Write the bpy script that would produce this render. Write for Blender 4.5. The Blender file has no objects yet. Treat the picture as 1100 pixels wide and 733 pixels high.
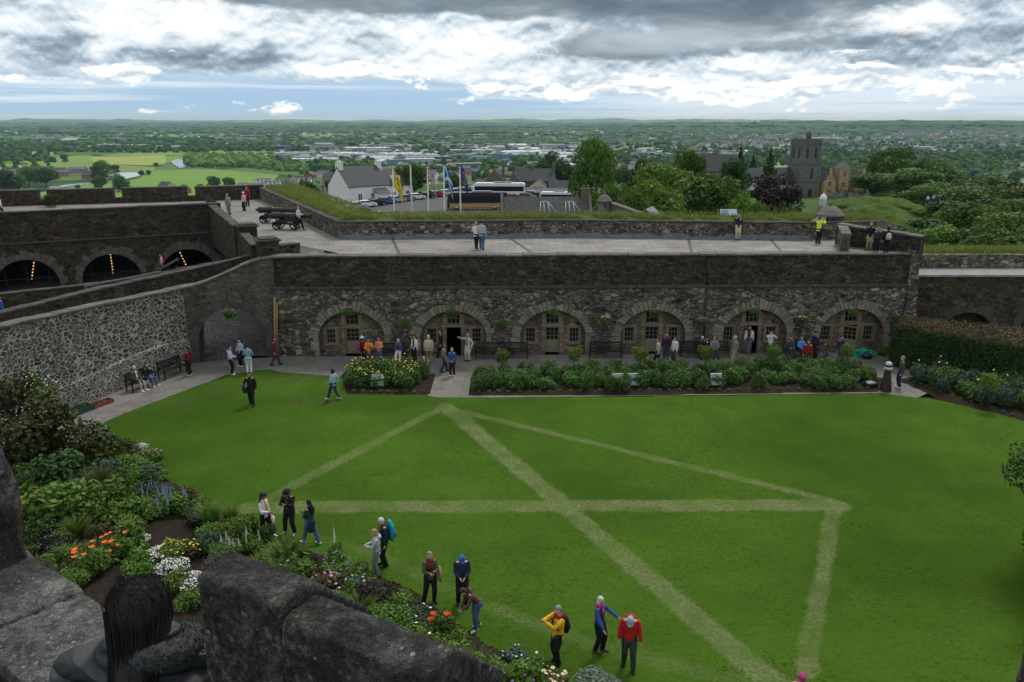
import bpy, bmesh, math, random
import numpy as np
from mathutils import Vector, Matrix, Euler
from mathutils.bvhtree import BVHTree
R=math.radians
random.seed(7); rng=np.random.default_rng(11)
scene=bpy.context.scene
COL=scene.collection
# ------------------------------------------------------------------ camera model
CAM_H=15.5; PITCH=R(15.5); FOC=856.0
def ray(u,v):
    a=(u-550)/FOC;b=(366.5-v)/FOC
    return Vector((a,math.cos(PITCH)+b*math.sin(PITCH),-math.sin(PITCH)+b*math.cos(PITCH)))
def G(u,v,z=0.0):
    d=ray(u,v);t=(z-CAM_H)/d.z
    return (d.x*t,d.y*t)
def G3(u,v,z=0.0):
    x,y=G(u,v,z);return (x,y,z)
def ZY(u,v,y):
    d=ray(u,v);t=y/d.y
    return (d.x*t,CAM_H+d.z*t)
# ------------------------------------------------------------------ object helpers
def tag(o,label=None,cat=None,group=None,kind=None):
    if label:o['label']=label
    if cat:o['category']=cat
    if group:o['group']=group
    if kind:o['kind']=kind
    return o
def thing(name,label,cat,loc=(0,0,0),rz=0,group=None):
    o=bpy.data.objects.new(name,None);COL.objects.link(o)
    o.location=loc;o.rotation_euler=(0,0,rz);o.empty_display_size=.2;o['kind']='thing'
    return tag(o,label,cat,group)
def link_mesh(name,me,mats,parent=None,loc=None,rz=None):
    o=bpy.data.objects.new(name,me);COL.objects.link(o)
    if mats is not None and len(me.materials)==0:
        for m in (mats if isinstance(mats,(list,tuple)) else [mats]):me.materials.append(m)
    if parent:o.parent=parent
    if loc is not None:o.location=loc
    if rz is not None:o.rotation_euler=(0,0,rz)
    return o
def np_mesh(name,V,faces_flat,n_per,mat_idx=None,smooth=False):
    """V (n,3); faces_flat (m*n_per,)"""
    me=bpy.data.meshes.new(name)
    V=np.asarray(V,dtype=np.float32);F=np.asarray(faces_flat,dtype=np.int32).ravel()
    m=len(F)//n_per
    me.vertices.add(len(V));me.vertices.foreach_set('co',V.ravel())
    me.loops.add(len(F));me.loops.foreach_set('vertex_index',F)
    me.polygons.add(m)
    me.polygons.foreach_set('loop_start',np.arange(m,dtype=np.int32)*n_per)
    if mat_idx is not None:me.polygons.foreach_set('material_index',np.asarray(mat_idx,dtype=np.int32))
    me.polygons.foreach_set('use_smooth',np.full(m,smooth))
    me.update(calc_edges=True);me.validate()
    return me
def copy_tree(o,parent=None,kids=None):
    if kids is None:kids=lambda x:list(x.children)
    c=o.copy();COL.objects.link(c);c.parent=parent
    for ch in list(o.children):copy_tree(ch,c)
    return c
class MB:
    def __init__(s):s.v=[];s.f=[];s.m=[];s.sm=[]
    def add(s,vs,fs,mat=0,smooth=False):
        b=len(s.v);s.v+= [tuple(x) for x in vs]
        for f in fs:
            s.f.append(tuple(b+i for i in f));s.m.append(mat);s.sm.append(smooth)
        return b
    def box(s,x0,x1,y0,y1,z0,z1,mat=0):
        s.add([(x0,y0,z0),(x1,y0,z0),(x1,y1,z0),(x0,y1,z0),(x0,y0,z1),(x1,y0,z1),(x1,y1,z1),(x0,y1,z1)],
              [(0,3,2,1),(4,5,6,7),(0,1,5,4),(1,2,6,5),(2,3,7,6),(3,0,4,7)],mat)
    def obox(s,c,size,rz=0,mat=0,M=None):
        hx,hy,hz=size[0]/2,size[1]/2,size[2]/2
        M=M or (Matrix.Translation(c)@Matrix.Rotation(rz,4,'Z'))
        vs=[M@Vector(p) for p in [(-hx,-hy,-hz),(hx,-hy,-hz),(hx,hy,-hz),(-hx,hy,-hz),(-hx,-hy,hz),(hx,-hy,hz),(hx,hy,hz),(-hx,hy,hz)]]
        s.add(vs,[(0,3,2,1),(4,5,6,7),(0,1,5,4),(1,2,6,5),(2,3,7,6),(3,0,4,7)],mat)
    def quad(s,a,b,c,d,mat=0):s.add([a,b,c,d],[(0,1,2,3)],mat)
    def loft(s,pts,rx,ry=None,n=8,xdir=None,mat=0,smooth=True,cap=True):
        pts=[Vector(p) for p in pts];k=len(pts)
        if not hasattr(rx,'__len__'):rx=[rx]*k
        if ry is None:ry=rx
        if not hasattr(ry,'__len__'):ry=[ry]*k
        rings=[]
        last=None
        for i,p in enumerate(pts):
            t=(pts[min(i+1,k-1)]-pts[max(i-1,0)])
            if t.length<1e-9:t=Vector((0,0,1))
            t.normalize()
            x=Vector(xdir) if xdir is not None else (last if last is not None else (Vector((1,0,0)) if abs(t.x)<.8 else Vector((0,1,0))))
            x=(x-t*x.dot(t))
            if x.length<1e-6:x=t.orthogonal()
            x.normalize();y=t.cross(x);last=x
            rings.append([p+x*(rx[i]*math.cos(2*math.pi*j/n))+y*(ry[i]*math.sin(2*math.pi*j/n)) for j in range(n)])
        vs=[q for r in rings for q in r];fs=[]
        for i in range(k-1):
            for j in range(n):
                a=i*n+j;b=i*n+(j+1)%n
                fs.append((a,b,b+n,a+n))
        if cap:
            fs.append(tuple(range(n-1,-1,-1)));fs.append(tuple((k-1)*n+j for j in range(n)))
        s.add(vs,fs,mat,smooth)
    def ell(s,c,r,n=10,m=7,M=None,mat=0,smooth=True):
        c=Vector(c);vs=[];fs=[]
        for i in range(m+1):
            th=math.pi*i/m
            for j in range(n):
                ph=2*math.pi*j/n
                p=Vector((r[0]*math.sin(th)*math.cos(ph),r[1]*math.sin(th)*math.sin(ph),r[2]*math.cos(th)))
                if M is not None:p=M@p
                vs.append(c+p)
        for i in range(m):
            for j in range(n):
                a=i*n+j;b=i*n+(j+1)%n
                if i==0:fs.append((a,a+n,b+n))
                elif i==m-1:fs.append((a,a+n,b))
                else:fs.append((a,a+n,b+n,b))
        s.add(vs,fs,mat,smooth)
    def prism(s,poly,z0,z1,mat=0,M=None):
        n=len(poly)
        vs=[(p[0],p[1],z0) for p in poly]+[(p[0],p[1],z1) for p in poly]
        if M is not None:vs=[M@Vector(p) for p in vs]
        fs=[tuple(range(n-1,-1,-1)),tuple(range(n,2*n))]+[(i,(i+1)%n,n+(i+1)%n,n+i) for i in range(n)]
        s.add(vs,fs,mat)
    def mesh(s,name):
        me=bpy.data.meshes.new(name)
        me.from_pydata(s.v,[],s.f)
        me.polygons.foreach_set('material_index',s.m);me.polygons.foreach_set('use_smooth',s.sm)
        me.update();return me
    def build(s,name,mats,parent=None,loc=None,rz=None,bevel=0,fix=True):
        me=s.mesh(name)
        if fix:
            bm=bmesh.new();bm.from_mesh(me);bmesh.ops.remove_doubles(bm,verts=bm.verts,dist=1e-5)
            bmesh.ops.recalc_face_normals(bm,faces=bm.faces);bm.to_mesh(me);bm.free()
        o=link_mesh(name,me,mats,parent,loc,rz)
        if bevel:
            b=o.modifiers.new('b','BEVEL');b.width=bevel;b.segments=1;b.limit_method='ANGLE'
        return o
# ------------------------------------------------------------------ materials
class NT:
    def __init__(s,nt):s.nt=nt;s.L=nt.links
    def n(s,t,**kw):
        nd=s.nt.nodes.new(t)
        for k,v in kw.items():
            if k.startswith('i_'):
                key=k[2:];key=int(key) if key.isdigit() else key.replace('_',' ')
                s.set(nd.inputs[key],v)
            else:setattr(nd,k,v)
        return nd
    def set(s,inp,v):
        if isinstance(v,bpy.types.NodeSocket):s.L.new(v,inp)
        elif isinstance(v,bpy.types.Node):s.L.new(v.outputs[0],inp)
        else:
            if hasattr(inp.default_value,'__len__') and hasattr(v,'__len__') and len(inp.default_value)==4 and len(v)==3:v=(*v,1)
            inp.default_value=v
    def math(s,op,a,b=0.0,c=None,clamp=False):
        nd=s.nt.nodes.new('ShaderNodeMath');nd.operation=op;nd.use_clamp=clamp
        s.set(nd.inputs[0],a);s.set(nd.inputs[1],b)
        if c is not None:s.set(nd.inputs[2],c)
        return nd.outputs[0]
    def mix(s,f,a,b,mode='MIX'):
        nd=s.nt.nodes.new('ShaderNodeMix');nd.data_type='RGBA';nd.blend_type=mode;nd.clamp_factor=True
        s.set(nd.inputs[0],f);s.set(nd.inputs[6],a);s.set(nd.inputs[7],b)
        return nd.outputs[2]
    def ramp(s,f,stops,interp='LINEAR'):
        nd=s.nt.nodes.new('ShaderNodeValToRGB');cr=nd.color_ramp;cr.interpolation=interp
        while len(cr.elements)<len(stops):cr.elements.new(.5)
        for e,(p,c) in zip(cr.elements,stops):
            e.position=p;e.color=(*c,1) if len(c)==3 else c
        s.set(nd.inputs[0],f);return nd.outputs[0]
    def remap(s,f,a,b,c=0.0,d=1.0,smooth=False):
        nd=s.nt.nodes.new('ShaderNodeMapRange');nd.clamp=True
        if smooth:nd.interpolation_type='SMOOTHSTEP'
        s.set(nd.inputs[0],f)
        for i,v in enumerate((a,b,c,d)):s.set(nd.inputs[i+1],v)
        return nd.outputs[0]
    def noise(s,vec,scale,detail=3,rough=.5,dist=0.0,out=0):
        nd=s.nt.nodes.new('ShaderNodeTexNoise')
        if vec is not None:s.set(nd.inputs['Vector'],vec)
        s.set(nd.inputs['Scale'],scale);s.set(nd.inputs['Detail'],detail);s.set(nd.inputs['Roughness'],rough);s.set(nd.inputs['Distortion'],dist)
        return nd.outputs[out]
    def vor(s,vec,scale,feature='F1',out='Distance',rnd=1.0,dims='3D'):
        nd=s.nt.nodes.new('ShaderNodeTexVoronoi');nd.voronoi_dimensions=dims;nd.feature=feature
        if vec is not None:s.set(nd.inputs['Vector'],vec)
        s.set(nd.inputs['Scale'],scale);s.set(nd.inputs['Randomness'],rnd)
        return nd.outputs[out]
    def mapping(s,vec,scale=(1,1,1),rot=(0,0,0),loc=(0,0,0)):
        nd=s.nt.nodes.new('ShaderNodeMapping')
        s.set(nd.inputs[0],vec);nd.inputs['Scale'].default_value=scale;nd.inputs['Rotation'].default_value=rot;nd.inputs['Location'].default_value=loc
        return nd.outputs[0]
def new_mat(name,rough=.8,spec=.3):
    m=bpy.data.materials.new(name);m.use_nodes=True
    t=NT(m.node_tree);b=m.node_tree.nodes['Principled BSDF']
    b.inputs['Roughness'].default_value=rough
    b.inputs['Specular IOR Level'].default_value=spec
    return m,t,b
def objco(t):return t.n('ShaderNodeTexCoord').outputs['Object']
def worldco(t):return t.n('ShaderNodeNewGeometry').outputs['Position']
def bump(t,b,h,strength=.5,dist=.05):
    nd=t.n('ShaderNodeBump');nd.inputs['Strength'].default_value=strength;nd.inputs['Distance'].default_value=dist
    t.set(nd.inputs['Height'],h);t.L.new(nd.outputs[0],b.inputs['Normal'])
def plain(name,col,rough=.6,spec=.3,var=.12,scale=6,metal=0,bmp=0):
    m,t,b=new_mat(name,rough,spec)
    co=worldco(t);nz=t.noise(co,scale,4,.6)
    c=t.mix(t.remap(nz,.3,.7),tuple(x*(1-var) for x in col),tuple(min(1,x*(1+var)) for x in col))
    t.set(b.inputs['Base Color'],c);b.inputs['Metallic'].default_value=metal
    if bmp:bump(t,b,nz,bmp,.02)
    return m
def rubble(name,cols,mortar,scale=2.2,mw=.06,flat=1.6,moss=.25,dark=.5,mfade=0.0,jit=.5,bmp=.9,small=.5):
    """random rubble stonework: larger and smaller stones with mortar joints, damp stains"""
    m,t,b=new_mat(name,.92,.15)
    co=worldco(t)
    wob=t.n('ShaderNodeVectorMath',operation='MULTIPLY_ADD')
    t.set(wob.inputs[0],t.noise(co,scale*1.6,2,.6,out=1));wob.inputs[1].default_value=(.36*jit*2/scale,)*3;t.set(wob.inputs[2],co)
    mp=t.mapping(wob.outputs[0],(1,1,flat))
    sel=t.remap(t.noise(mp,scale*.42,1,.4),small-.02,small+.02)
    d=t.math('ADD',t.math('MULTIPLY',t.vor(mp,scale,'DISTANCE_TO_EDGE'),t.math('SUBTRACT',1.0,sel)),t.math('MULTIPLY',t.vor(mp,scale*1.95,'DISTANCE_TO_EDGE'),sel))
    vc=t.mix(sel,t.vor(mp,scale,'F1','Color'),t.vor(mp,scale*1.95,'F1','Color'))
    sep=t.n('ShaderNodeSeparateColor',i_0=vc)
    stone=t.ramp(sep.outputs[0],[(i/(len(cols)-1),c) for i,c in enumerate(cols)])
    g=t.noise(co,15,5,.75)
    stone=t.mix(.7,stone,t.ramp(g,[(.32,(.3,.3,.3)),(.68,(1.6,1.6,1.6))]),'MULTIPLY')
    mmask=t.remap(t.math('ADD',d,t.math('MULTIPLY',t.math('SUBTRACT',g,.5),mw*1.6)),mw*.45,mw,1,0)
    big=t.noise(co,.6,4,.65)
    if mfade:mmask=t.math('MULTIPLY',mmask,t.remap(big,.5-mfade*.3,.5+mfade*.3,1,.15))
    c=t.mix(mmask,stone,t.mix(t.remap(g,.35,.65),tuple(x*.6 for x in mortar),mortar))
    st=t.noise(t.mapping(co,(1.3,1.3,.3)),.9,5,.65)
    c=t.mix(t.remap(st,.47,.72,0,dark),c,(.016,.015,.014))
    c=t.mix(t.remap(t.noise(co,1.1,4,.7),.60,.75,0,moss),c,(.035,.04,.015))
    t.set(b.inputs['Base Color'],c)
    h=t.math('ADD',t.remap(d,0,mw*1.6,0,1),t.math('MULTIPLY',g,.7))
    bump(t,b,h,bmp,.07)
    return m
def blockstone(name,cols,dark=.35,moss=.2,scale=1.0,rnd=True):
    """dressed stone, each loose block of the mesh its own tone"""
    m,t,b=new_mat(name,.9,.25)
    co=worldco(t)
    ri=t.n('ShaderNodeNewGeometry').outputs['Random Per Island'] if rnd else t.vor(t.mapping(co,(1,1,.9)),.9*scale,'F1','Distance')
    c=t.ramp(ri,[(i/(len(cols)-1),k) for i,k in enumerate(cols)])
    g=t.noise(co,7*scale,6,.7)
    c=t.mix(.7,c,t.ramp(g,[(.3,(.4,.4,.4)),(.7,(1.45,1.45,1.45))]),'MULTIPLY')
    st=t.noise(t.mapping(co,(1.5,1.5,.5)),1.3*scale,5,.7)
    c=t.mix(t.remap(st,.48,.7,0,dark),c,(.022,.021,.02))
    c=t.mix(t.remap(t.noise(co,2.1*scale,5,.7),.6,.75,0,moss),c,(.06,.055,.02))
    t.set(b.inputs['Base Color'],c)
    bump(t,b,t.noise(co,18*scale,5,.7),.6,.03)
    return m
def foliage(name,c0,c1,c2=None,trans=.25,rough=.6,spec=.25):
    m,t,b=new_mat(name,rough,spec)
    ge=t.n('ShaderNodeNewGeometry');oi=t.n('ShaderNodeObjectInfo')
    r=t.math('ADD',t.math('MULTIPLY',ge.outputs['Random Per Island'],.7),t.math('MULTIPLY',t.noise(ge.outputs['Position'],.6,2,.5),.6))
    c=t.ramp(r,[(.15,c0),(.6,c1),(1.0,c2 or c1)])
    hs=t.n('ShaderNodeHueSaturation');t.set(hs.inputs['Color'],c)
    t.set(hs.inputs['Hue'],t.math('ADD',.485,t.math('MULTIPLY',oi.outputs['Random'],.03)))
    t.set(hs.inputs['Value'],t.math('ADD',.8,t.math('MULTIPLY',oi.outputs['Random'],.4)))
    t.set(b.inputs['Base Color'],hs.outputs[0])
    if trans:
        tr=t.n('ShaderNodeBsdfTranslucent');t.set(tr.inputs[0],hs.outputs[0])
        mx=t.n('ShaderNodeMixShader',i_0=trans)
        t.L.new(b.outputs[0],mx.inputs[1]);t.L.new(tr.outputs[0],mx.inputs[2])
        t.L.new(mx.outputs[0],m.node_tree.nodes['Material Output'].inputs[0])
    return m

EXPO=0.0;SUN_E=2.1;HAZE=4.4e-5
# ------------------------------------------------------------------ render / camera / light
scene.render.engine='CYCLES'
scene.cycles.use_denoising=True
scene.cycles.max_bounces=5;scene.cycles.diffuse_bounces=3;scene.cycles.glossy_bounces=2;scene.cycles.transparent_max_bounces=6
scene.cycles.volume_bounces=0
scene.cycles.caustics_reflective=False;scene.cycles.caustics_refractive=False
scene.cycles.sample_clamp_indirect=4
vs=scene.view_settings;vs.view_transform='Standard';vs.look='None';vs.gamma=1;vs.exposure=EXPO;vs.use_curve_mapping=False
cam=bpy.data.cameras.new('camera');camo=bpy.data.objects.new('camera',cam);COL.objects.link(camo)
cam.sensor_width=36;cam.lens=36*FOC/1100;cam.clip_start=.1;cam.clip_end=120000
camo.location=(0,0,CAM_H);camo.rotation_euler=(R(90)-PITCH,0,0);scene.camera=camo
SUN_EL,SUN_AZ=R(56),R(28)     # high, ahead of the camera and to its right, behind cloud
sl=bpy.data.lights.new('sun','SUN');sl.energy=SUN_E;sl.angle=R(14);sl.color=(1,.95,.87)
so=bpy.data.objects.new('sun',sl);COL.objects.link(so)
sd=Vector((math.sin(SUN_AZ)*math.cos(SUN_EL),math.cos(SUN_AZ)*math.cos(SUN_EL),math.sin(SUN_EL)))
so.rotation_euler=sd.to_track_quat('Z','Y').to_euler();so.location=(20,20,60)
# ------------------------------------------------------------------ sky with cloud layers
w=bpy.data.worlds.new('World');scene.world=w;w.use_nodes=True
t=NT(w.node_tree);bg=w.node_tree.nodes['Background'];bg.inputs[1].default_value=.1
sky=t.n('ShaderNodeTexSky');sky.sky_type='NISHITA';sky.sun_disc=False
sky.sun_elevation=SUN_EL;sky.sun_rotation=SUN_AZ;sky.altitude=100;sky.dust_density=1.2
dirv=t.n('ShaderNodeTexCoord').outputs['Generated']
sp=t.n('ShaderNodeSeparateXYZ',i_0=dirv)
deg=180/math.pi
az=t.math('MULTIPLY',t.math('ARCTAN2',sp.outputs[0],sp.outputs[1]),deg)
el=t.math('MULTIPLY',t.math('ARCSINE',sp.outputs[2]),deg)
def vec(x,y,z=0.0):
    nd=t.n('ShaderNodeCombineXYZ');t.set(nd.inputs[0],x);t.set(nd.inputs[1],y);t.set(nd.inputs[2],z);return nd.outputs[0]
def blob(a0,e0,sa,se):   # soft elliptical bias around a bearing and height
    x=t.math('DIVIDE',t.math('SUBTRACT',az,a0),sa);y=t.math('DIVIDE',t.math('SUBTRACT',el,e0),se)
    return t.math('EXPONENT',t.math('MULTIPLY',t.math('ADD',t.math('MULTIPLY',x,x),t.math('MULTIPLY',y,y)),-1.0))
# blue air near the horizon
air=t.ramp(t.math('DIVIDE',el,10.0),[(0,(4.6,6.8,8.8)),(.05,(4.2,6.6,9.0)),(.13,(3.7,6.1,8.8)),(.24,(4.3,6.4,8.8)),(.45,(5.6,7.2,8.9)),(1,(6.2,7.4,8.8))])
base=t.mix(.85,sky.outputs[0],air)
def fb(sx,sy,off,de=0.0,detail=8,rough=.55,dist=.2):
    e=el if de==0 else t.math('ADD',el,de)
    return t.noise(vec(t.math('MULTIPLY',az,sx),t.math('MULTIPLY',e,sy),off),1.0,detail,rough,dist)
def add(*L):
    r=L[0]
    for q in L[1:]:r=t.math('ADD',r,q)
    return r
def W(k,q):return t.math('MULTIPLY',q,k)
# thin streaked veil low down, mostly to the right
nv=fb(.05,1.6,2.2,0,6,.6)
veil=t.remap(add(nv,W(.20,blob(24,1.0,20,1.5)),W(-.22,blob(-12,1.1,12,1.2))),.42,.66,0,.9,True)
c=t.mix(veil,base,(7.8,9.0,10.0))
# broad soft cloud sheet: bright gaps and grey bellies
sh=fb(.17,.36,5.3,0,9,.55,.4)
shf=fb(.55,.9,8.3,0,8,.6,.15);pf0=fb(.33,.56,17.7,0,9,.56,.15);pf1=fb(.33,.56,17.7,.30,9,.56,.15)
val=add(t.math('MULTIPLY',t.math('SUBTRACT',sh,.5),1.7),W(.55,t.math('SUBTRACT',shf,.5)),W(1.8,t.math('SUBTRACT',pf0,pf1)),.47,W(.34,blob(0,5.4,5.5,1.1)),W(.30,blob(-20,6.6,7,1.3)),W(.22,blob(-14,4.9,9,.9)),W(.25,blob(22,5.7,9,.8)),W(.22,blob(8,3.2,16,.8)),
  W(-.10,blob(-26,4.6,9,.75)),W(.10,blob(-24,5.4,14,1.6)),W(-.22,blob(-14,3.9,6,.5)),W(-.30,blob(2,4.1,4.5,.45)),W(-.22,blob(28,4.4,10,.5)),W(-.18,blob(-31,6.8,5,.9)))
shc=t.ramp(val,[(.05,(2.0,2.7,3.4)),(.3,(3.6,4.5,5.4)),(.48,(6.0,7.1,8.0)),(.66,(8.3,9.1,9.7)),(.9,(11,11.2,11.3))])
smask=t.remap(add(el,W(2.4,t.math('SUBTRACT',fb(.11,.35,13.0,0,8,.55),.5)),W(-1.1,blob(-13,1.7,11,1.0)),W(.9,blob(10,2.2,14,1.2))),1.9,3.3,0,1,True)
c=t.mix(smask,c,shc)
# crisp heaped cumulus with flat bases
n0=fb(.24,.55,3.1,0,10,.58);n1=fb(.24,.55,3.1,.30,10,.58)
cov=add(n0,W(.24,blob(-10.2,3.2,2.6,.65)),W(.16,blob(-4.5,3.1,2.4,.45)),W(.23,blob(-28,2.4,4.5,.5)),W(.17,blob(-.5,1.9,1.6,.4)),W(.2,blob(22.5,2.5,4.5,.8)),W(.2,blob(17.5,1.65,2.6,.35)),W(.18,blob(30,2.8,3.5,.7)),W(.18,blob(9,2.6,5,.7)),W(.12,blob(5,1.7,2,.35)),W(.15,blob(14,2.1,19,.8)),W(.10,blob(-22,3.0,7,.6)),W(-.5,t.remap(el,4.2,5.2,0,1)))
mask=t.remap(cov,.60,.68,0,1,True)
lit=t.remap(t.math('SUBTRACT',n0,n1),-.06,.07,0,1)
cumul=t.ramp(lit,[(0,(6.0,7.1,8.0)),(.4,(9.0,9.8,10.4)),(.75,(12,12.2,12.3))])
c=t.mix(t.math('MULTIPLY',mask,.92),c,cumul)
# heavy grey cloud bases overhead
nd_=fb(.20,.44,21.3,0,10,.58,.2)
dm=add(nd_,W(.40,blob(15,5.3,9.5,1.1)),W(.48,blob(13,7.2,16,.95)),W(.36,blob(8,4.6,5,.9)),W(.42,blob(-8,7.4,11,.6)),W(.12,blob(22,4.6,6,.4)),W(-.25,blob(.5,5.6,3.6,.9)),W(-.20,blob(17,5.15,2.6,.35)),W(-.5,t.remap(el,3.9,3.0,0,1)))
dmask=t.remap(dm,.60,.80,0,.96,True)
dcol=t.ramp(add(fb(.13,.5,40.0,0,9,.58,.4),W(-.14,blob(14,7.4,14,.8)),W(.10,blob(13,5.6,5,.5))),[(.28,(1.3,1.75,2.15)),(.45,(2.2,2.8,3.3)),(.6,(3.8,4.5,5.1)),(.75,(5.6,6.3,6.9))])
c=t.mix(dmask,c,dcol)
# the unseen vault above: broken overcast
over=t.ramp(t.noise(dirv,3.5,6,.6),[(.3,(3.8,4.4,4.9)),(.5,(6.8,7.4,7.8)),(.7,(10.5,10.7,10.9))])
c=t.mix(t.remap(el,9,22,0,1,True),c,over)
c=t.mix(t.remap(el,0,-1.0,0,1),c,(2.2,2.8,3.0))
t.L.new(c,bg.inputs[0])
# ------------------------------------------------------------------ terrain
def sm(a,b,x):
    q=min(1,max(0,(x-a)/(b-a)));return q*q*(3-2*q)
def vnoise(x,s):
    i=math.floor(x);f=x-i;f=f*f*(3-2*f)
    h=lambda k:(math.sin(k*127.1+s*311.7)*43758.5453)%1
    return h(i)*(1-f)+h(i+1)*f
def edge_y(x):
    return 97 if x<-34 else (97-(x+34)/19*31 if x<-15 else 66)
def terr(x,y):
    D=math.hypot(x,y);a=math.degrees(math.atan2(x,y))
    if y<edge_y(x) and y>-60 and abs(x)<75 and not(x>36 and y>64):inside=True
    else:inside=False
    if inside:return -.25
    if a<-14.5: z=-3-67.6*sm(95,620,D)
    else:
        z=-2.7-4.3*sm(195,250,D)-62*sm(255,860,D)
        if a>14: z=z+sm(14,19,a)*(1.6*(1-sm(150,235,D)))
        if a>25: z=z-sm(25,31,a)*9*sm(70,170,D)*(1-sm(300,600,D))
    if D<150 and y>0: pass
    z=max(z,-70)
    if D>4500:
        n=vnoise(a/3.1,1)+.5*vnoise(a/1.3,2)+.25*vnoise(a/.5,3)
        z+= (22+52*sm(4,16,a))*n*.62*1.0*sm(5200,7200,D)*(1-.5*sm(8200,10500,D))
        A=(150 if a<-14 else 150-(a+14)/8*60 if a<-6 else 95+(a+6)/7*80 if a<1 else 170 if a<13 else 170-sm(13,20,a)*80)
        n2=vnoise(a/2.3,5)+.5*vnoise(a/.9,6)+.3*vnoise(a/.37,7)
        z+=.8*A*(.35+.65*n2/1.8*1.2)*sm(11000,21000,D)
    return z
Ds=[0]+list(np.geomspace(6,120,30))+list(np.geomspace(126,1200,36))+list(np.geomspace(1260,31000,44))
AZ=np.concatenate([np.linspace(-45,45,181),np.linspace(48,312,67)])
tv=[];tf=[]
for D in Ds[1:]:
    for a in AZ:
        x=D*math.sin(R(a));y=D*math.cos(R(a))
        tv.append((x,y,terr(x,y) if y>0 else max(-70,-.25-max(0,D-70)*.12)))
na=len(AZ);ci=len(tv);tv.append((0,0,-.25))
for i in range(len(Ds)-2):
    for j in range(na):
        a=i*na+j;b=i*na+(j+1)%na
        tf.append((a,a+na,b+na,b))
me=bpy.data.meshes.new('terrain')
me.from_pydata(tv,[],tf+[(ci,j,(j+1)%na) for j in range(na)]);me.polygons.foreach_set('use_smooth',[True]*len(me.polygons))
m,t,b=new_mat('farmland',.95,.1)
co=worldco(t)
mp=t.mapping(co,(1/330,1/420,0),(0,0,.35))
wob=t.n('ShaderNodeVectorMath',operation='ADD');t.set(wob.inputs[0],mp);t.set(wob.inputs[1],t.noise(mp,.9,2,.5,out=1))
vc=t.n('ShaderNodeSeparateColor',i_0=t.vor(wob.outputs[0],1.0,'F1','Color',dims='2D'))
ve=t.vor(wob.outputs[0],1.0,'DISTANCE_TO_EDGE',dims='2D')
fld=t.ramp(vc.outputs[0],[(0,(.05,.10,.025)),(.25,(.09,.165,.04)),(.42,(.06,.115,.028)),(.55,(.17,.27,.05)),(.68,(.10,.18,.04)),(.82,(.26,.30,.10)),(.92,(.08,.14,.035))],'CONSTANT')
c=t.mix(t.remap(ve,.02,.05,1,0),fld,(.022,.042,.018))
n=t.noise(t.mapping(co,(1/140,1/140,1/140)),1,6,.65)
c=t.mix(t.remap(n,.54,.68),c,(.03,.06,.02))
c=t.mix(.5,c,t.ramp(t.noise(co,.35,4,.6),[(.3,(.6,.6,.6)),(.7,(1.3,1.3,1.3))]),'MULTIPLY')
t.set(b.inputs['Base Color'],c)
tag(link_mesh('terrain',me,m),'green farmland plain rising to low hills at the horizon',None,None,'structure')
# ------------------------------------------------------------------ haze
if HAZE>0:
    hb=MB();hb.box(-30000,30000,-400,32000,-72,max(v[2] for v in tv)+34)
    m=bpy.data.materials.new('haze');m.use_nodes=True
    for nd in list(m.node_tree.nodes):
        if nd.type=='BSDF_PRINCIPLED':m.node_tree.nodes.remove(nd)
    pv=m.node_tree.nodes.new('ShaderNodeVolumePrincipled');pv.inputs['Color'].default_value=(.46,.76,1,1);pv.inputs['Absorption Color'].default_value=(.75,.75,.75,1);pv.inputs['Density'].default_value=HAZE
    m.node_tree.links.new(pv.outputs[0],m.node_tree.nodes['Material Output'].inputs['Volume'])
    tag(hb.build('haze',m),'thin blue haze over the far plain',None,None,'stuff')
BVT=BVHTree.FromPolygons(tv,[tuple(f) for f in tf])
def tz(x,y):
    r=BVT.ray_cast(Vector((x,y,900)),Vector((0,0,-1)))
    return r[0].z if r[0] else terr(x,y)
def GT(u,v):
    """point of the far terrain seen along a sight line"""
    r=BVT.ray_cast(Vector((0,0,CAM_H))+ray(u,v)*90,ray(u,v))
    return r[0]
# fields, river, yards of the plain: thin sheets a little above it
def sheet(name,pts,z,mat,kind='structure',label=None):
    mb=MB();mb.add([(x,y,z) for x,y in pts],[tuple(range(len(pts)))])
    bm=bmesh.new();me=mb.mesh(name);bm.from_mesh(me);bmesh.ops.triangulate(bm,faces=bm.faces)
    for f in bm.faces:
        if f.normal.z<0:f.normal_flip()
    bm.to_mesh(me);bm.free()
    return tag(link_mesh(name,me,mat),label,None,None,kind)
def grassmat(name,c0,c1,sc):
    m,t,b=new_mat(name,.95,.1);co=worldco(t)
    n=t.math('ADD',t.math('MULTIPLY',t.noise(co,sc,5,.6),.6),t.math('MULTIPLY',t.noise(co,sc*9,3,.6),.4))
    t.set(b.inputs['Base Color'],t.mix(t.remap(n,.35,.65),c0,c1));return m
FZ=-69.2
mf1=grassmat('pasture_painted_sun',(.13,.24,.045),(.17,.28,.055),.02)  # sunshine on the far plain is painted into this brighter field colour
mf2=grassmat('pasture_painted_sun_yellow',(.24,.30,.07),(.30,.34,.09),.02)  # yellowish green, sunlit look held in the colour
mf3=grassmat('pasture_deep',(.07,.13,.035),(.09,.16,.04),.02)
PX=lambda L,z=FZ:[G(u,v,z) for u,v in L]
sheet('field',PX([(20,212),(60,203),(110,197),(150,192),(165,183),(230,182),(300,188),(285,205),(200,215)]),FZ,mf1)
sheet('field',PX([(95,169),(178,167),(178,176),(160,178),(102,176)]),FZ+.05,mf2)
sheet('field',PX([(30,176),(95,175),(170,180),(160,187),(100,190),(20,186)]),FZ+.1,grassmat('pasture_mid',(.15,.21,.06),(.19,.25,.07),.02))
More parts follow.
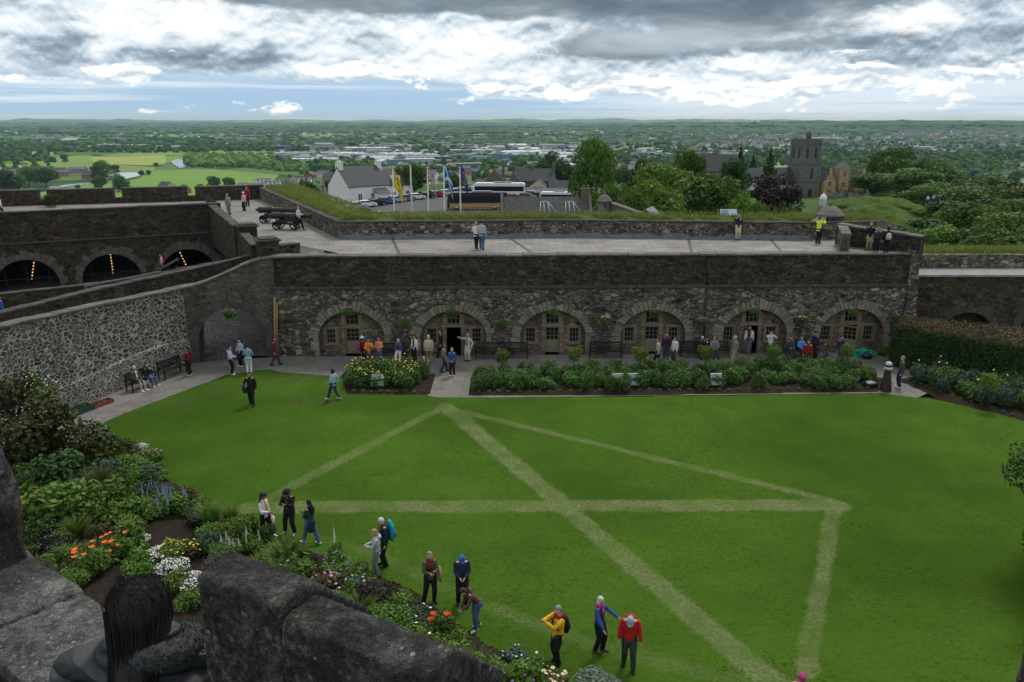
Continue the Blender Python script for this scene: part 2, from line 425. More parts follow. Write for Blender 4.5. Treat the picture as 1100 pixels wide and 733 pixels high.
for L,mm in [([(0,143),(66,143),(70,149),(0,151)],mf3),([(110,145),(250,143.5),(265,146.5),(120,148)],mf1),([(150,138),(300,138.5),(300,140.5),(150,140)],mf3),([(290,141),(470,142),(470,144),(300,144)],mf2),
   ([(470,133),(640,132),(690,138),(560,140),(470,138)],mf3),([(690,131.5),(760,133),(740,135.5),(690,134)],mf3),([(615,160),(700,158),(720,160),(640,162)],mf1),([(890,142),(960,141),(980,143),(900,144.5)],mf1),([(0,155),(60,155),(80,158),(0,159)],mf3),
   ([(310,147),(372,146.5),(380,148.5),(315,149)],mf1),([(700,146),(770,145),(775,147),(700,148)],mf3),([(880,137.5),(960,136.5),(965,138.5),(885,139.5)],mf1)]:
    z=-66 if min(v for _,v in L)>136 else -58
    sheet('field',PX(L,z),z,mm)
m,t,b=new_mat('river_water',.12,.5);t.set(b.inputs['Base Color'],(.10,.12,.13));bump(t,b,t.noise(worldco(t),.25,3,.6),.25,.4)
MWATER=m
FW=FZ+.25
sheet('river',PX([(15,211),(30,204),(50,201),(75,198),(118,194),(122,186),(148,185),(150,189),(130,193.5),(100,198),(70,201),(42,206),(30,212)],FW),FW,MWATER)
sheet('river',PX([(183,173.5),(190,171),(199,171.5),(203,175),(202,179.5),(193,180.5),(187,177)],FW),FW,MWATER)
sheet('river',PX([(40,150.5),(84,148.5),(90,150),(44,152)],-65.6),-65.6,MWATER)

# ------------------------------------------------------------------ stone palettes
M_RUB=rubble('rubble_lower',[(.03,.026,.022),(.22,.185,.145),(.07,.058,.047),(.42,.365,.29),(.05,.045,.041),(.30,.265,.215),(.15,.115,.082)],(.185,.165,.138),2.05,.07,1.75,.1,.45,0,.6,1.2)
M_RUBD=rubble('rubble_dark',[(.02,.016,.014),(.085,.066,.05),(.036,.03,.025),(.15,.113,.078),(.026,.023,.021),(.11,.095,.078)],(.15,.13,.105),2.0,.065,1.8,.12,.4,0,.6,1.2)
M_PALE=rubble('rubble_pale_pointing',[(.06,.052,.045),(.13,.115,.095),(.04,.036,.033),(.17,.145,.12),(.085,.07,.058)],(.54,.515,.455),2.85,.125,1.5,.06,.22,0,.9,.9,.56)
M_PALE2=rubble('rubble_small_pointing',[(.06,.052,.045),(.13,.115,.095),(.04,.036,.033),(.17,.145,.12)],(.62,.59,.52),3.6,.16,1.6,.05,.16,0,.9,.9,.5)
M_CAFE=rubble('rubble_cafe',[(.035,.027,.021),(.085,.066,.047),(.024,.020,.017),(.125,.095,.066),(.055,.045,.036)],(.15,.125,.10),2.1,.06,1.9,.15,.4,0,.6,1.1)
M_ARCH=blockstone('arch_stone',[(.13,.115,.09),(.27,.235,.185),(.17,.15,.12),(.33,.285,.22),(.21,.17,.125)],.5,.15)
M_JAMB=blockstone('jamb_stone',[(.19,.15,.10),(.26,.20,.135),(.31,.22,.135),(.17,.14,.105)],.25,.06)
M_COPE=blockstone('coping_stone',[(.10,.097,.09),(.15,.145,.135),(.12,.115,.10),(.18,.175,.165)],.4,.3)
M_COPED=blockstone('coping_dark',[(.06,.057,.052),(.085,.08,.072),(.07,.065,.058)],.45,.3)
M_RECESS=rubble('recess_rubble',[(.08,.068,.054),(.26,.215,.16),(.13,.108,.086),(.38,.315,.23)],(.24,.205,.165),2.3,.06,2.0,.05,.35)
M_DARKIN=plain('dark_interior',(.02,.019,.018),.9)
M_LEAD=plain('lead_flashing',(.16,.18,.20),.55,.4,.25,2.5)
M_PAINT=plain('olive_paint',(.20,.18,.115),.5,.4,.1)
M_FRAME=plain('frame_paint',(.23,.21,.15),.5,.4,.1)
m,t,b=new_mat('window_glass',.06,.6);b.inputs['Base Color'].default_value=(.012,.014,.015,1);M_GLASS=m
b.inputs['Specular IOR Level'].default_value=.35
M_IRON=plain('black_iron',(.018,.018,.019),.45,.4)
M_BENCHW=plain('dark_bench_wood',(.022,.019,.017),.6,.3)
M_POLE=plain('timber_pole',(.34,.22,.10),.6,.3)
def slabs(name,cols,w,h,rot=0,joint=.012,jcol=(.05,.048,.045),wear=.4):
    m,t,b=new_mat(name,.8,.3)
    co=t.mapping(worldco(t),(1,1,0),(0,0,rot))
    br=t.n('ShaderNodeTexBrick');t.set(br.inputs['Vector'],co);br.inputs['Scale'].default_value=1
    br.inputs['Brick Width'].default_value=w;br.inputs['Row Height'].default_value=h;br.inputs['Mortar Size'].default_value=joint;br.inputs['Mortar Smooth'].default_value=.3;br.offset=.5;br.inputs['Bias'].default_value=0
    br.inputs['Color1'].default_value=(0,0,0,1);br.inputs['Color2'].default_value=(1,1,1,1);br.inputs['Mortar'].default_value=(.5,.5,.5,1)
    c=t.ramp(br.outputs['Color'],[(i/(len(cols)-1),k) for i,k in enumerate(cols)])
    g=t.noise(worldco(t),5,6,.7)
    c=t.mix(.6,c,t.ramp(g,[(.3,(.6,.6,.6)),(.7,(1.3,1.3,1.3))]),'MULTIPLY')
    c=t.mix(t.remap(t.noise(worldco(t),.5,4,.6),.45,.7,0,wear),c,(.05,.05,.048))
    c=t.mix(br.outputs['Fac'],c,jcol)
    t.set(b.inputs['Base Color'],c)
    bump(t,b,t.math('SUBTRACT',t.math('MULTIPLY',g,.4),br.outputs['Fac']),.4,.02)
    return m
M_TERR=slabs('terrace_slabs',[(.21,.205,.195),(.275,.24,.205),(.225,.225,.225),(.31,.285,.255),(.24,.225,.21)],1.15,.75,.025)
M_BATT=slabs('battery_slabs',[(.19,.18,.165),(.25,.235,.21),(.21,.195,.175),(.28,.26,.23)],1.2,.7,.5)
M_PATH=slabs('path_slabs',[(.15,.145,.14),(.20,.18,.15),(.17,.165,.16),(.23,.195,.155)],1.3,.85,.02)
M_COBB=slabs('cobble_setts',[(.09,.088,.084),(.19,.185,.175),(.12,.118,.112),(.24,.235,.225)],.30,.19,.25,.03,(.035,.035,.037),.5)
# ------------------------------------------------------------------ wall builders
def arched_wall(mb,x0,x1,zb,zt,arches,y=0.0,depth=.45,mat=0,n=18,soffit=None):
    """front face at y with arched openings, reveal running back by depth; zt: number or function of x"""
    ztf=zt if callable(zt) else (lambda x:zt)
    xs=set([x0,x1])
    for cx,a,sp,ri in arches:
        for k in range(n+1):xs.add(cx-a*math.cos(math.pi*k/n))
    k=x0
    while k<x1:xs.add(k);k+=1.0
    xs=sorted(xs);xs=[x for i,x in enumerate(xs) if i==0 or x-xs[i-1]>1e-4]
    def low(x):
        for cx,a,sp,ri in arches:
            if abs(x-cx)<a-1e-6:return sp+ri*math.sqrt(max(0,1-((x-cx)/a)**2))
        return None
    for i in range(len(xs)-1):
        a_,b_=xs[i],xs[i+1];mid=(a_+b_)/2
        if low(mid) is None:
            mb.quad((a_,y,zb),(b_,y,zb),(b_,y,ztf(b_)),(a_,y,ztf(a_)),mat)
        else:
            cx,a,sp,ri=[q for q in arches if abs(mid-q[0])<q[1]][0]
            f=lambda x:sp+ri*math.sqrt(max(0,1-min(1,abs(x-cx)/a)**2))
            mb.quad((a_,y,f(a_)),(b_,y,f(b_)),(b_,y,ztf(b_)),(a_,y,ztf(a_)),mat)
            sm_=mat if soffit is None else soffit
            mb.quad((a_,y,f(a_)),(a_,y+depth,f(a_)),(b_,y+depth,f(b_)),(b_,y,f(b_)),sm_)
    for cx,a,sp,ri in arches:
        sm_=mat if soffit is None else soffit
        mb.quad((cx-a,y,zb),(cx-a,y+depth,zb),(cx-a,y+depth,sp),(cx-a,y,sp),sm_)
        mb.quad((cx+a,y,zb),(cx+a,y,sp),(cx+a,y+depth,sp),(cx+a,y+depth,zb),sm_)
def voussoirs(mb,cx,a,sp,ri,w=.62,n=19,y=0.0,proud=.035,zb=0,quoin=True,mat=0,deep=.12):
    g=.012
    for k in range(n):
        t0=math.pi*k/n+g/2;t1=math.pi*(k+1)/n-g/2
        wo=w*random.uniform(.7,1.35)
        P=lambda t,e:(cx-(a+e)*math.cos(t),sp+(ri+e)*math.sin(t))
        tm=(t0+t1)/2
        poly=[P(t0,.0),P(tm,.0),P(t1,.0),P(t1,wo),P(tm,wo),P(t0,wo)]
        pr=proud*random.uniform(.6,1.3)
        vs=[(p[0],y-pr,p[1]) for p in poly]+[(p[0],y+deep,p[1]) for p in poly]
        m_=6
        mb.add(vs,[tuple(range(m_)),tuple(range(2*m_-1,m_-1,-1))]+[(i+m_,(i+1)%m_+m_,(i+1)%m_,i) for i in range(m_)],mat)
    if quoin:
        z=zb
        while z<sp-.1:
            h=min(random.uniform(.28,.42),sp-z)
            for s in (-1,1):
                wq=random.choice([.35,.6])*random.uniform(.9,1.1);pr=proud*random.uniform(.6,1.3)
                x0,x1=sorted((cx+s*a,cx+s*(a+wq)))
                mb.box(x0,x1,y-pr,y+deep,z+.008,z+h-.008,mat)
            z+=h
def holes_wall(mb,x0,x1,z0,z1,holes,y,depth=.2,mat=0):
    xs=sorted({x0,x1,*[h[0] for h in holes],*[h[1] for h in holes]});zs=sorted({z0,z1,*[h[2] for h in holes],*[h[3] for h in holes]})
    for i in range(len(xs)-1):
        for j in range(len(zs)-1):
            cx,cz=(xs[i]+xs[i+1])/2,(zs[j]+zs[j+1])/2
            if any(h[0]<cx<h[1] and h[2]<cz<h[3] for h in holes):continue
            mb.quad((xs[i],y,zs[j]),(xs[i+1],y,zs[j]),(xs[i+1],y,zs[j+1]),(xs[i],y,zs[j+1]),mat)
    for a,b_,c,d in holes:
        mb.quad((a,y,c),(a,y+depth,c),(a,y+depth,d),(a,y,d),mat);mb.quad((b_,y,c),(b_,y,d),(b_,y+depth,d),(b_,y+depth,c),mat)
        mb.quad((a,y,d),(a,y+depth,d),(b_,y+depth,d),(b_,y,d),mat);mb.quad((a,y,c),(b_,y,c),(b_,y+depth,c),(a,y+depth,c),mat)
def normals2(pts):
    N=[]
    for i in range(len(pts)):
        a=Vector(pts[max(i-1,0)][:2]);b=Vector(pts[i][:2]);c=Vector(pts[min(i+1,len(pts)-1)][:2])
        d1=(b-a).normalized() if i>0 else (c-b).normalized();d2=(c-b).normalized() if i<len(pts)-1 else d1
        n1=Vector((-d1.y,d1.x));n2=Vector((-d2.y,d2.x));n=(n1+n2).normalized()
        N.append(n/max(.4,n.dot(n1)))
    return N
def resample(pts,step):
    out=[tuple(pts[0])]
    for a,b in zip(pts[:-1],pts[1:]):
        L=math.hypot(b[0]-a[0],b[1]-a[1]);k=max(1,int(round(L/step)))
        for i in range(1,k+1):out.append(tuple(a[j]+(b[j]-a[j])*i/k for j in range(len(a))))
    return out
def pathwall(name,pts,th,mat,parent=None,jit=.0,step=1.0):
    """wall along pts (x,y,zb,zt); thickness th to the left of the way it runs"""
    P=resample(pts,step);N=normals2(P);mb=MB();rows=[]
    for (x,y,zb,zt),n in zip(P,N):
        j=random.uniform(-jit,jit);rows.append([(x,y,zb),(x,y,zt+j),(x+n.x*th,y+n.y*th,zt+j),(x+n.x*th,y+n.y*th,zb)])
    vs=[q for r in rows for q in r];fs=[]
    for i in range(len(rows)-1):
        for k in range(3):fs.append((4*i+k,4*i+4+k,4*i+5+k,4*i+1+k))
    e=4*(len(rows)-1)
    fs+=[(0,1,2,3),(e+3,e+2,e+1,e)]
    mb.add(vs,fs,0)
    return mb.build(name,mat,parent)
def coping(name,pts,th,mat,parent=None,over=.07,h=.15,step=.95,jit=.02,roof=0.0):
    """run of separate cap stones along pts (x,y,z)"""
    P=resample(pts,step);N=normals2(P);mb=MB()
    for i in range(len(P)-1):
        o=over+random.uniform(-jit,jit);hh=h+random.uniform(-jit,jit);zj=random.uniform(-jit,jit)*.5
        g=.008/max(.1,math.hypot(P[i+1][0]-P[i][0],P[i+1][1]-P[i][1]))
        def at(f,k):
            q=[P[i][j]+(P[i+1][j]-P[i][j])*f for j in range(3)];n=N[i].lerp(N[i+1],f);return (q[0]+n.x*k,q[1]+n.y*k,q[2]+zj)
        sec=lambda f:[at(f,-o),at(f,th+o)]
        a0,a1=sec(g);b0,b1=sec(1-g)
        up=lambda p,d:(p[0],p[1],p[2]+d)
        c=.02
        am=tuple((a0[k]+a1[k])/2 for k in range(3));bm_=tuple((b0[k]+b1[k])/2 for k in range(3))
        mb.add([a0,a1,b1,b0,up(a0,hh),up(am,hh+roof),up(a1,hh),up(b1,hh),up(bm_,hh+roof),up(b0,hh)],
               [(0,1,2,3),(4,9,8,5),(5,8,7,6),(0,3,9,4),(1,6,7,2),(0,4,5,6,1),(3,2,7,8,9)],0)
    return mb.build(name,mat,parent,bevel=.02)
# ------------------------------------------------------------------ the vaulted range below the terrace
RX,RY,RA=5.0,52.4,.025
rng_t=thing('casemate_range','long dark stone range with six arched bays below the paved terrace','building',(RX,RY,0),RA)
def RL(xw):return (xw-RX)/math.cos(RA)
X0,X1=-20.9,21.75
ZS=4.62;ZT=6.78
ARC=[RL(x) for x in (-10.84,-3.97,2.78,9.62,16.6,23.3)]
AA,ASP,ARI=2.22,1.3,1.82
arches=[(c,AA,ASP,ARI) for c in ARC]
mb=MB()
arched_wall(mb,X0,X1,-.3,ZS,arches,0,.5)
mb.quad((X1,0,-.3),(X1,9,-.3),(X1,9,ZS),(X1,0,ZS));mb.quad((X0,9,-.3),(X0,0,-.3),(X0,0,ZS),(X0,9,ZS))
mb.build('lower_wall',M_RUB,rng_t)
mb=MB();mb.box(X0,X1,.12,.9,ZS,ZT);mb.build('upper_wall',M_RUBD,rng_t)
mb=MB();x=X0
while x<X1-.05:
    l=min(random.uniform(.9,1.5),X1-x);mb.box(x+.006,x+l-.006,-.09+random.uniform(-.015,.015),.13,ZS,ZS+.2+random.uniform(-.02,.02));x+=l
mb.build('string_course',M_COPED,rng_t,bevel=.03)
def zc(x):return ZT
coping('wall_coping',[(X0,.1,ZT),(X1,.1,ZT)],.85,M_COPE,rng_t,.07,.13,1.2)
for c in ARC:
    mb=MB();voussoirs(mb,c,AA,ASP,ARI,.55,27,0,.05);mb.build('arch_ring',M_ARCH,rng_t,bevel=.015)
# recessed fronts with doors and windows
def window(parent,xc,z0,z1,w,y,nx=3,nz=3,name='window'):
    f=MB();fr=.055
    f.box(xc-w/2,xc-w/2+fr,y-.03,y+.05,z0,z1);f.box(xc+w/2-fr,xc+w/2,y-.03,y+.05,z0,z1)
    f.box(xc-w/2+fr,xc+w/2-fr,y-.03,y+.05,z0,z0+fr);f.box(xc-w/2+fr,xc+w/2-fr,y-.03,y+.05,z1-fr,z1)
    for i in range(1,nx):
        x=xc-w/2+w*i/nx;f.box(x-.014,x+.014,y-.015,y+.012,z0+fr,z1-fr)
    for j in range(1,nz):
        z=z0+(z1-z0)*j/nz;f.box(xc-w/2+fr,xc+w/2-fr,y-.019,y+.016,z-.014,z+.014)
    wo=f.build(name,M_FRAME,parent)
    p=MB();p.box(xc-w/2+.02,xc+w/2-.02,y+.02,y+.03,z0+.02,z1-.02);p.build('pane',M_GLASS,wo)
    return wo
def door_leaf(parent,M,w,h,glass=True):
    """leaf with three by three lights above a boarded panel; M places its hinge corner"""
    d=MB();fr=.09
    bx=lambda x0,x1,y0,y1,z0,z1:d.obox(None,(x1-x0,y1-y0,z1-z0),M=M@Matrix.Translation(((x0+x1)/2,(y0+y1)/2,(z0+z1)/2)))
    bx(0,w,-.025,.025,0,h*.50)
    bx(0,fr,-.025,.025,h*.5,h);bx(w-fr,w,-.025,.025,h*.5,h);bx(fr,w-fr,-.025,.025,h-fr,h)
    bx(.1,w-.1,-.034,-.024,.12,h*.42)
    for i in (1,2):
        x=fr+(w-2*fr)*i/3;bx(x-.014,x+.014,-.018,.018,h*.5,h-fr)
        z=h*.5+(h*.5-fr)*i/3;bx(fr,w-fr,-.021,.021,z-.014,z+.014)
    o=d.build('door',M_PAINT,parent)
    g=MB();g.obox(None,(w-2*fr,.008,h*.5-fr),M=M@Matrix.Translation((w/2,0,h*.75-fr/2)));g.build('pane',M_GLASS,o)
    k=MB();k.obox(None,(.04,.12,.04),M=M@Matrix.Translation((w-.06,0,h*.46)));k.build('handle',M_IRON,o)
    return o
BAYS=[dict(w=[-1.5],door=('shut',-.02),panel=1.5),dict(w=[-1.52,1.55],door=('dark',0)),dict(w=[-1.5,1.5],door=('shut',0)),
      dict(w=[-1.55,1.5],door=('shut',0)),dict(w=[-1.65,1.3],door=('left',-.1)),dict(w=[-1.6,1.4],door=('glass',.1))]
DW,DH=.98,1.86
for c,B in zip(ARC,BAYS):
    y=.5
    dk,dx=B['door'];dx+=c
    holes=[(dx-DW/2,dx+DW/2,-.3,DH),(dx-.44,dx+.44,2.06,2.86)]
    for wx in B['w']:holes.append((c+wx-.33,c+wx+.33,.76,1.78))
    mb=MB();holes_wall(mb,c-AA-.1,c+AA+.1,-.3,3.3,holes,y,.22)
    mb.build('bay_wall',M_RECESS,rng_t)
    mb=MB()
    for s in (-1,1):   # door surround
        z=0
        while z<DH-.02:
            h=min(random.uniform(.3,.5),DH-z);wq=random.uniform(.2,.34)
            xa,xb=sorted((dx+s*DW/2,dx+s*(DW/2+wq)));mb.box(xa,xb,y-.03,y+.1,z+.006,z+h-.006);z+=h
        xa,xb=sorted((dx+s*.44,dx+s*.72));mb.box(xa,xb,y-.028,y+.1,2.08,2.84)
    mb.box(dx-.8,dx+.8,y-.035,y+.1,DH+.005,2.055)
    for wx in B['w']:
        q=c+wx
        mb.box(q-.5,q+.5,y-.05,y+.1,.64,.755);mb.box(q-.5,q+.5,y-.03,y+.1,1.785,1.96)
        for s in (-1,1):
            xa,xb=sorted((q+s*.33,q+s*.5));mb.box(xa,xb,y-.026,y+.1,.76,1.22);mb.box(xa,xb,y-.03,y+.1,1.23,1.78)
    mb.build('door_surround',M_JAMB,rng_t,bevel=.012)
    for wx in B['w']:window(rng_t,c+wx,.76,1.78,.66,y+.13)
    window(rng_t,dx,2.06,2.86,.88,y+.13,3,2,'fanlight')
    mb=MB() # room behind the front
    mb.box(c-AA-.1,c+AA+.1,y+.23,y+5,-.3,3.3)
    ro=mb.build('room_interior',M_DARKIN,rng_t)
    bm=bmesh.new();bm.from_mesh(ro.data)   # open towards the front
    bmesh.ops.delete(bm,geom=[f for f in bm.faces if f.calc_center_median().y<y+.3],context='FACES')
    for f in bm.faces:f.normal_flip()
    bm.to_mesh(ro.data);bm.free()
    if dk=='shut':door_leaf(rng_t,Matrix.Translation((dx-DW/2,y+.12,0.03)),DW,DH-.03)
    elif dk=='left':door_leaf(rng_t,Matrix.Translation((dx-DW/2,y-.02,0.03))@Matrix.Rotation(R(-80),4,'Z'),DW,DH-.03)
    elif dk=='glass':door_leaf(rng_t,Matrix.Translation((dx-DW/2,y+.02,0.03))@Matrix.Rotation(R(-38),4,'Z'),DW,DH-.03)
    else:
        o=door_leaf(rng_t,Matrix.Translation((dx+DW/2,y+.02,0.03))@Matrix.Rotation(R(-82),4,'Z'),DW,DH-.03)
    if B.get('panel'):
        mb=MB();q=c+B['panel'];mb.box(q-.22,q+.22,y-.04,y,1.32,1.76);mb.build('notice_panel',plain('notice_green',(.17,.17,.06),.6),rng_t)
# rain pipe on the fourth pier
mb=MB();px=RL(13.1);mb.loft([(px,-.09,.05),(px,-.09,ZS-.05)],.055,n=8);
for z in (.4,1.8,3.2,4.4):mb.box(px-.09,px+.09,-.09,0.02,z,z+.06)
mb.build('rain_pipe',M_IRON,rng_t)
mb=MB();mb.loft([(px,.02,ZS+.2),(px,.05,ZT-.2)],.05,n=8);mb.build('rain_pipe',M_IRON,rng_t)
# sloping end pier with its pale drip strip
mb=MB();xe=X1
mb.add([(xe,-.35,-.3),(xe+.9,-.35,-.3),(xe+.9,1,-.3),(xe,1,-.3),(xe+.0,-.02,ZT+.3),(xe+.55,-.02,ZT+.3),(xe+.55,1,ZT+.3),(xe,1,ZT+.3)],[(0,1,5,4),(1,2,6,5),(2,3,7,6),(3,0,4,7),(4,5,6,7)])
mb.build('end_pier',M_RUB,rng_t)
# ------------------------------------------------------------------ terrace and battery floor
def W2(xl,yl):
    return (RX+xl*math.cos(RA)-yl*math.sin(RA),RY+xl*math.sin(RA)+yl*math.cos(RA))
ZF=6.8
TB=[G(364,257,ZF),G(620,255,ZF),G(870,258,ZF)]     # foot of the rear parapet
BK=(-28.6,91.8)
sheet('terrace_paving',[W2(-16,.95),W2(X1,.95),(27.6,60.2),TB[2],TB[1],TB[0],(-15.6,57.5)],ZF,M_TERR)
sheet('battery_paving',[TB[0],BK,(-34,91),(-60,84),(-60,58),(-40.41,62.7),(-25.75,70.0),(-16.6,53.4),(-15.6,57.5)],ZF-.004,M_BATT)
mb=MB()
for x in (-7.5,1.5,12.2,18.4):
    a=W2(RL(x),.95);bq=(x-1.6 if x<5 else x+1.2,60.4)
    mb.obox(((a[0]+bq[0])/2,(a[1]+bq[1])/2,ZF+.004),(.22,math.hypot(a[0]-bq[0],a[1]-bq[1]),.008),math.atan2(-(bq[0]-a[0]),bq[1]-a[1]))
tag(mb.build('terrace_drains',plain('wet_channel',(.06,.065,.07),.5)),None,None,None,'structure')
# rear parapet with thick grassy top
rear=thing('grassy_parapet','low stone parapet behind the terrace with long grass along its thick top','wall')
PT=[(BK[0],BK[1]-.2),TB[0],TB[1],TB[2],(27.6,60.4)]
for a,b_ in zip(PT[:-1],PT[1:]):pass
pathwall('wall',[(p[0],p[1],ZF-.3,ZF+1.22) for p in PT],1.0,M_RUB,rear,.02)
coping('coping',[(p[0],p[1],ZF+1.22) for p in PT],.6,M_COPED,rear,.05,.12,1.1)
N=normals2(PT)
mb=MB();rows=[]
for p,n in zip(resample(PT,1.2),normals2(resample(PT,1.2))):
    prof=[(.45,ZF+1.30),(1.0,ZF+1.46),(2.2,ZF+1.5),(3.6,ZF+1.35),(4.6,ZF+.4),(9,-3)]
    rows.append([(p[0]+n.x*k,p[1]+n.y*k,z+random.uniform(-.05,.05)) for k,z in prof])
k=6;vsx=[q for r in rows for q in r]
mb.add(vsx,[(i*k+j,(i+1)*k+j,(i+1)*k+j+1,i*k+j+1) for i in range(len(rows)-1) for j in range(k-1)],0,True)
M_TURF=grassmat('rough_turf',(.045,.085,.018),(.085,.12,.03),.9)
tag(mb.build('parapet_turf',M_TURF),'green turf bank on the rear parapet',None,None,'structure')
# lead flashing with ragged upper edge
def flashing(p0,p1,parent,h=.34,name='flashing'):
    P=resample([p0,p1],.22);n=normals2(P);mb=MB();vs=[];z=.0
    step=h
    for i,(p,q) in enumerate(zip(P,n)):
        if i%3==0:step=h*random.uniform(.45,1.25)
        vs+=[(p[0]-q.x*.012,p[1]-q.y*.012,ZF),(p[0]-q.x*.012,p[1]-q.y*.012,ZF+step)]
        vs+=[(p[0]-q.x*.45,p[1]-q.y*.45,ZF+.006)]
    fs=[]
    for i in range(len(P)-1):
        fs+= [(3*i,3*i+3,3*i+4,3*i+1),(3*i+2,3*i+5,3*i+3,3*i)]
    mb.add(vs,fs);return mb.build(name,M_LEAD,parent)
flashing(TB[0],TB[1],rear);flashing(TB[1],TB[2],rear)
# splayed right end of the terrace: two walls meeting at a turret base
rw=thing('splayed_parapet','angled pair of stone parapet walls with sloping caps at the terrace corner','wall')
A=G(868,258,ZF);B_=(23.6,60.2);C_=(24.2,57.4);Dp=(24.2,52.6)
q0=TB[2];
pathwall('wall',[(q0[0]+.5,q0[1]-.1,ZF-.2,ZF+1.25),(24.6,61.4,ZF-.2,ZF+1.75)],.6,M_RUB,rw)
coping('coping',[(q0[0]+.5,q0[1]-.1,ZF+1.25),(24.6,61.4,ZF+1.75)],.6,M_COPE,rw,.06,.14)
w1=[(22.4,54.0,ZF-.2,ZF+1.15),(23.3,57.0,ZF-.2,ZF+1.35)]
pathwall('wall',w1[::-1],.55,M_RUB,rw);coping('coping',[(p[0],p[1],p[3]) for p in w1[::-1]],.55,M_COPE,rw,.06,.14)
w2=[(23.3,57.3,ZF-.5,ZF+1.4),(27.2,52.95,ZF-.5,ZF+1.15)]
pathwall('wall',w2,.7,M_RUBD,rw);coping('coping',[(p[0],p[1],p[3]) for p in w2],.7,M_COPE,rw,.06,.14)
flashing((22.42,54.0),(23.2,57.0),rw,.3)
# ------------------------------------------------------------------ wall east of the range
ew=thing('garden_wall','dark stone wall with arched openings and pale ledge beyond the clipped hedge','wall')
mb=MB();EY=54.6
ea=[(32.2,1.7,1.1,1.35),(37.6,1.7,1.2,1.4),(43.2,1.7,1.2,1.4)]
arched_wall(mb,27.2,60,-.3,5.0,ea,EY,.6);mb.build('wall',M_RUBD,ew)
mb=MB()
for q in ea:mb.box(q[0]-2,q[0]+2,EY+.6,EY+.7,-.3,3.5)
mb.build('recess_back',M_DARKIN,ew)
for q in ea:
    mb=MB();voussoirs(mb,q[0],q[1],q[2],q[3],.5,15,EY,.03,-.2);mb.build('arch_ring',M_COPED,ew)
mb=MB();mb.box(27.2,60,EY-.12,EY+3.2,5.0,5.14);mb.build('ledge',plain('pale_ledge',(.22,.23,.23),.7,.3,.2,1.5),ew)
mb=MB();mb.box(27.2,60,EY+2.6,EY+3.3,5.14,6.1);mb.build('rear_wall',M_RUB,ew)
mb=MB();rows=[];xs=np.arange(27.2,61,1.2)
for x in xs:rows.append([(x,EY+3.1,6.08),(x,EY+4.2,6.3+random.uniform(-.06,.06)),(x,EY+6,6.25),(x,EY+10,4),(x,EY+18,-5)])
mb.add([q for r in rows for q in r],[(i*5+j,i*5+5+j,i*5+6+j,i*5+1+j) for i in range(len(rows)-1) for j in range(4)],0,True)
tag(mb.build('bank_turf',M_TURF),'green turf bank above the dark wall',None,None,'structure')
# ------------------------------------------------------------------ entrance pend and pale garden wall with ramp above
SX,SY=-21.25,50.4;EX,EYY=-15.7,W2(X0,0)[1]
pd=thing('pend_wall','weathered stone wall with an open arched pend leading to the cobbled road','wall',(SX,SY,0),math.atan2(EYY-SY,EX-SX))
PL=math.hypot(EX-SX,EYY-SY)
def lz(x):   # sloping head of the wall
    return 5.05+(6.75-5.05)*sm(0,1,x/PL)
mb=MB();pa=[(2.75,2.15,1.15,2.45)]
arched_wall(mb,0,PL,-.3,lz,pa,0,3.4)
mb.build('wall',rubble('rubble_pend',[(.06,.053,.045),(.15,.135,.11),(.10,.09,.075),(.20,.18,.15),(.08,.072,.062)],(.22,.205,.175),2.6,.06,1.6,.35,.45),pd)
mb=MB();voussoirs(mb,2.75,2.15,1.15,2.45,.5,19,0,.02,0);mb.build('arch_ring',blockstone('pend_arch_stone',[(.07,.063,.053),(.11,.098,.08),(.09,.08,.068)],.4,.2),pd,bevel=.015)
PW=[(-28.2,31.0),(-25.4,40.0),(-24.6,41.9),(SX-.02,SY)]
pw=thing('pale_pointed_wall','grey rubble garden wall with bold white pointing below the ramp','wall')
zt=[5.35,5.38,5.3,5.0]
pathwall('wall',[(p[0],p[1],-.3,z) for p,z in zip(PW,zt)],.6,M_PALE,pw,.015)
off=[(p[0]+.16,p[1]-.06) for p in PW]
mb=MB();P=resample([(p[0],p[1]) for p in PW],.8);Nn=normals2(P);rows=[]
for i,(p,n) in enumerate(zip(P,Nn)):
    hh=1.55+.25*math.sin(i*.35)
    rows.append([(p[0]-n.x*.16,p[1]-n.y*.16,-.3),(p[0]-n.x*.13,p[1]-n.y*.13,hh),(p[0]+.05*n.x,p[1]+.05*n.y,hh+.1)])
mb.add([q for r in rows for q in r],[(i*3+j,i*3+3+j,i*3+4+j,i*3+1+j) for i in range(len(rows)-1) for j in range(2)])
mb.build('plinth',M_PALE2,pw)
cp=[(p[0],p[1],z) for p,z in zip(PW,zt)]
c2=[];ca=math.atan2(EYY-SY,EX-SX)
for k in range(9):
    x=PL*k/8;c2.append((SX+x*math.cos(ca),SY+x*math.sin(ca),lz(x)))
coping('coping',cp+c2[1:]+[(*W2(X0+2.4,0.1),ZT)],.62,M_COPE,pw,.1,.13,1.0,.025)
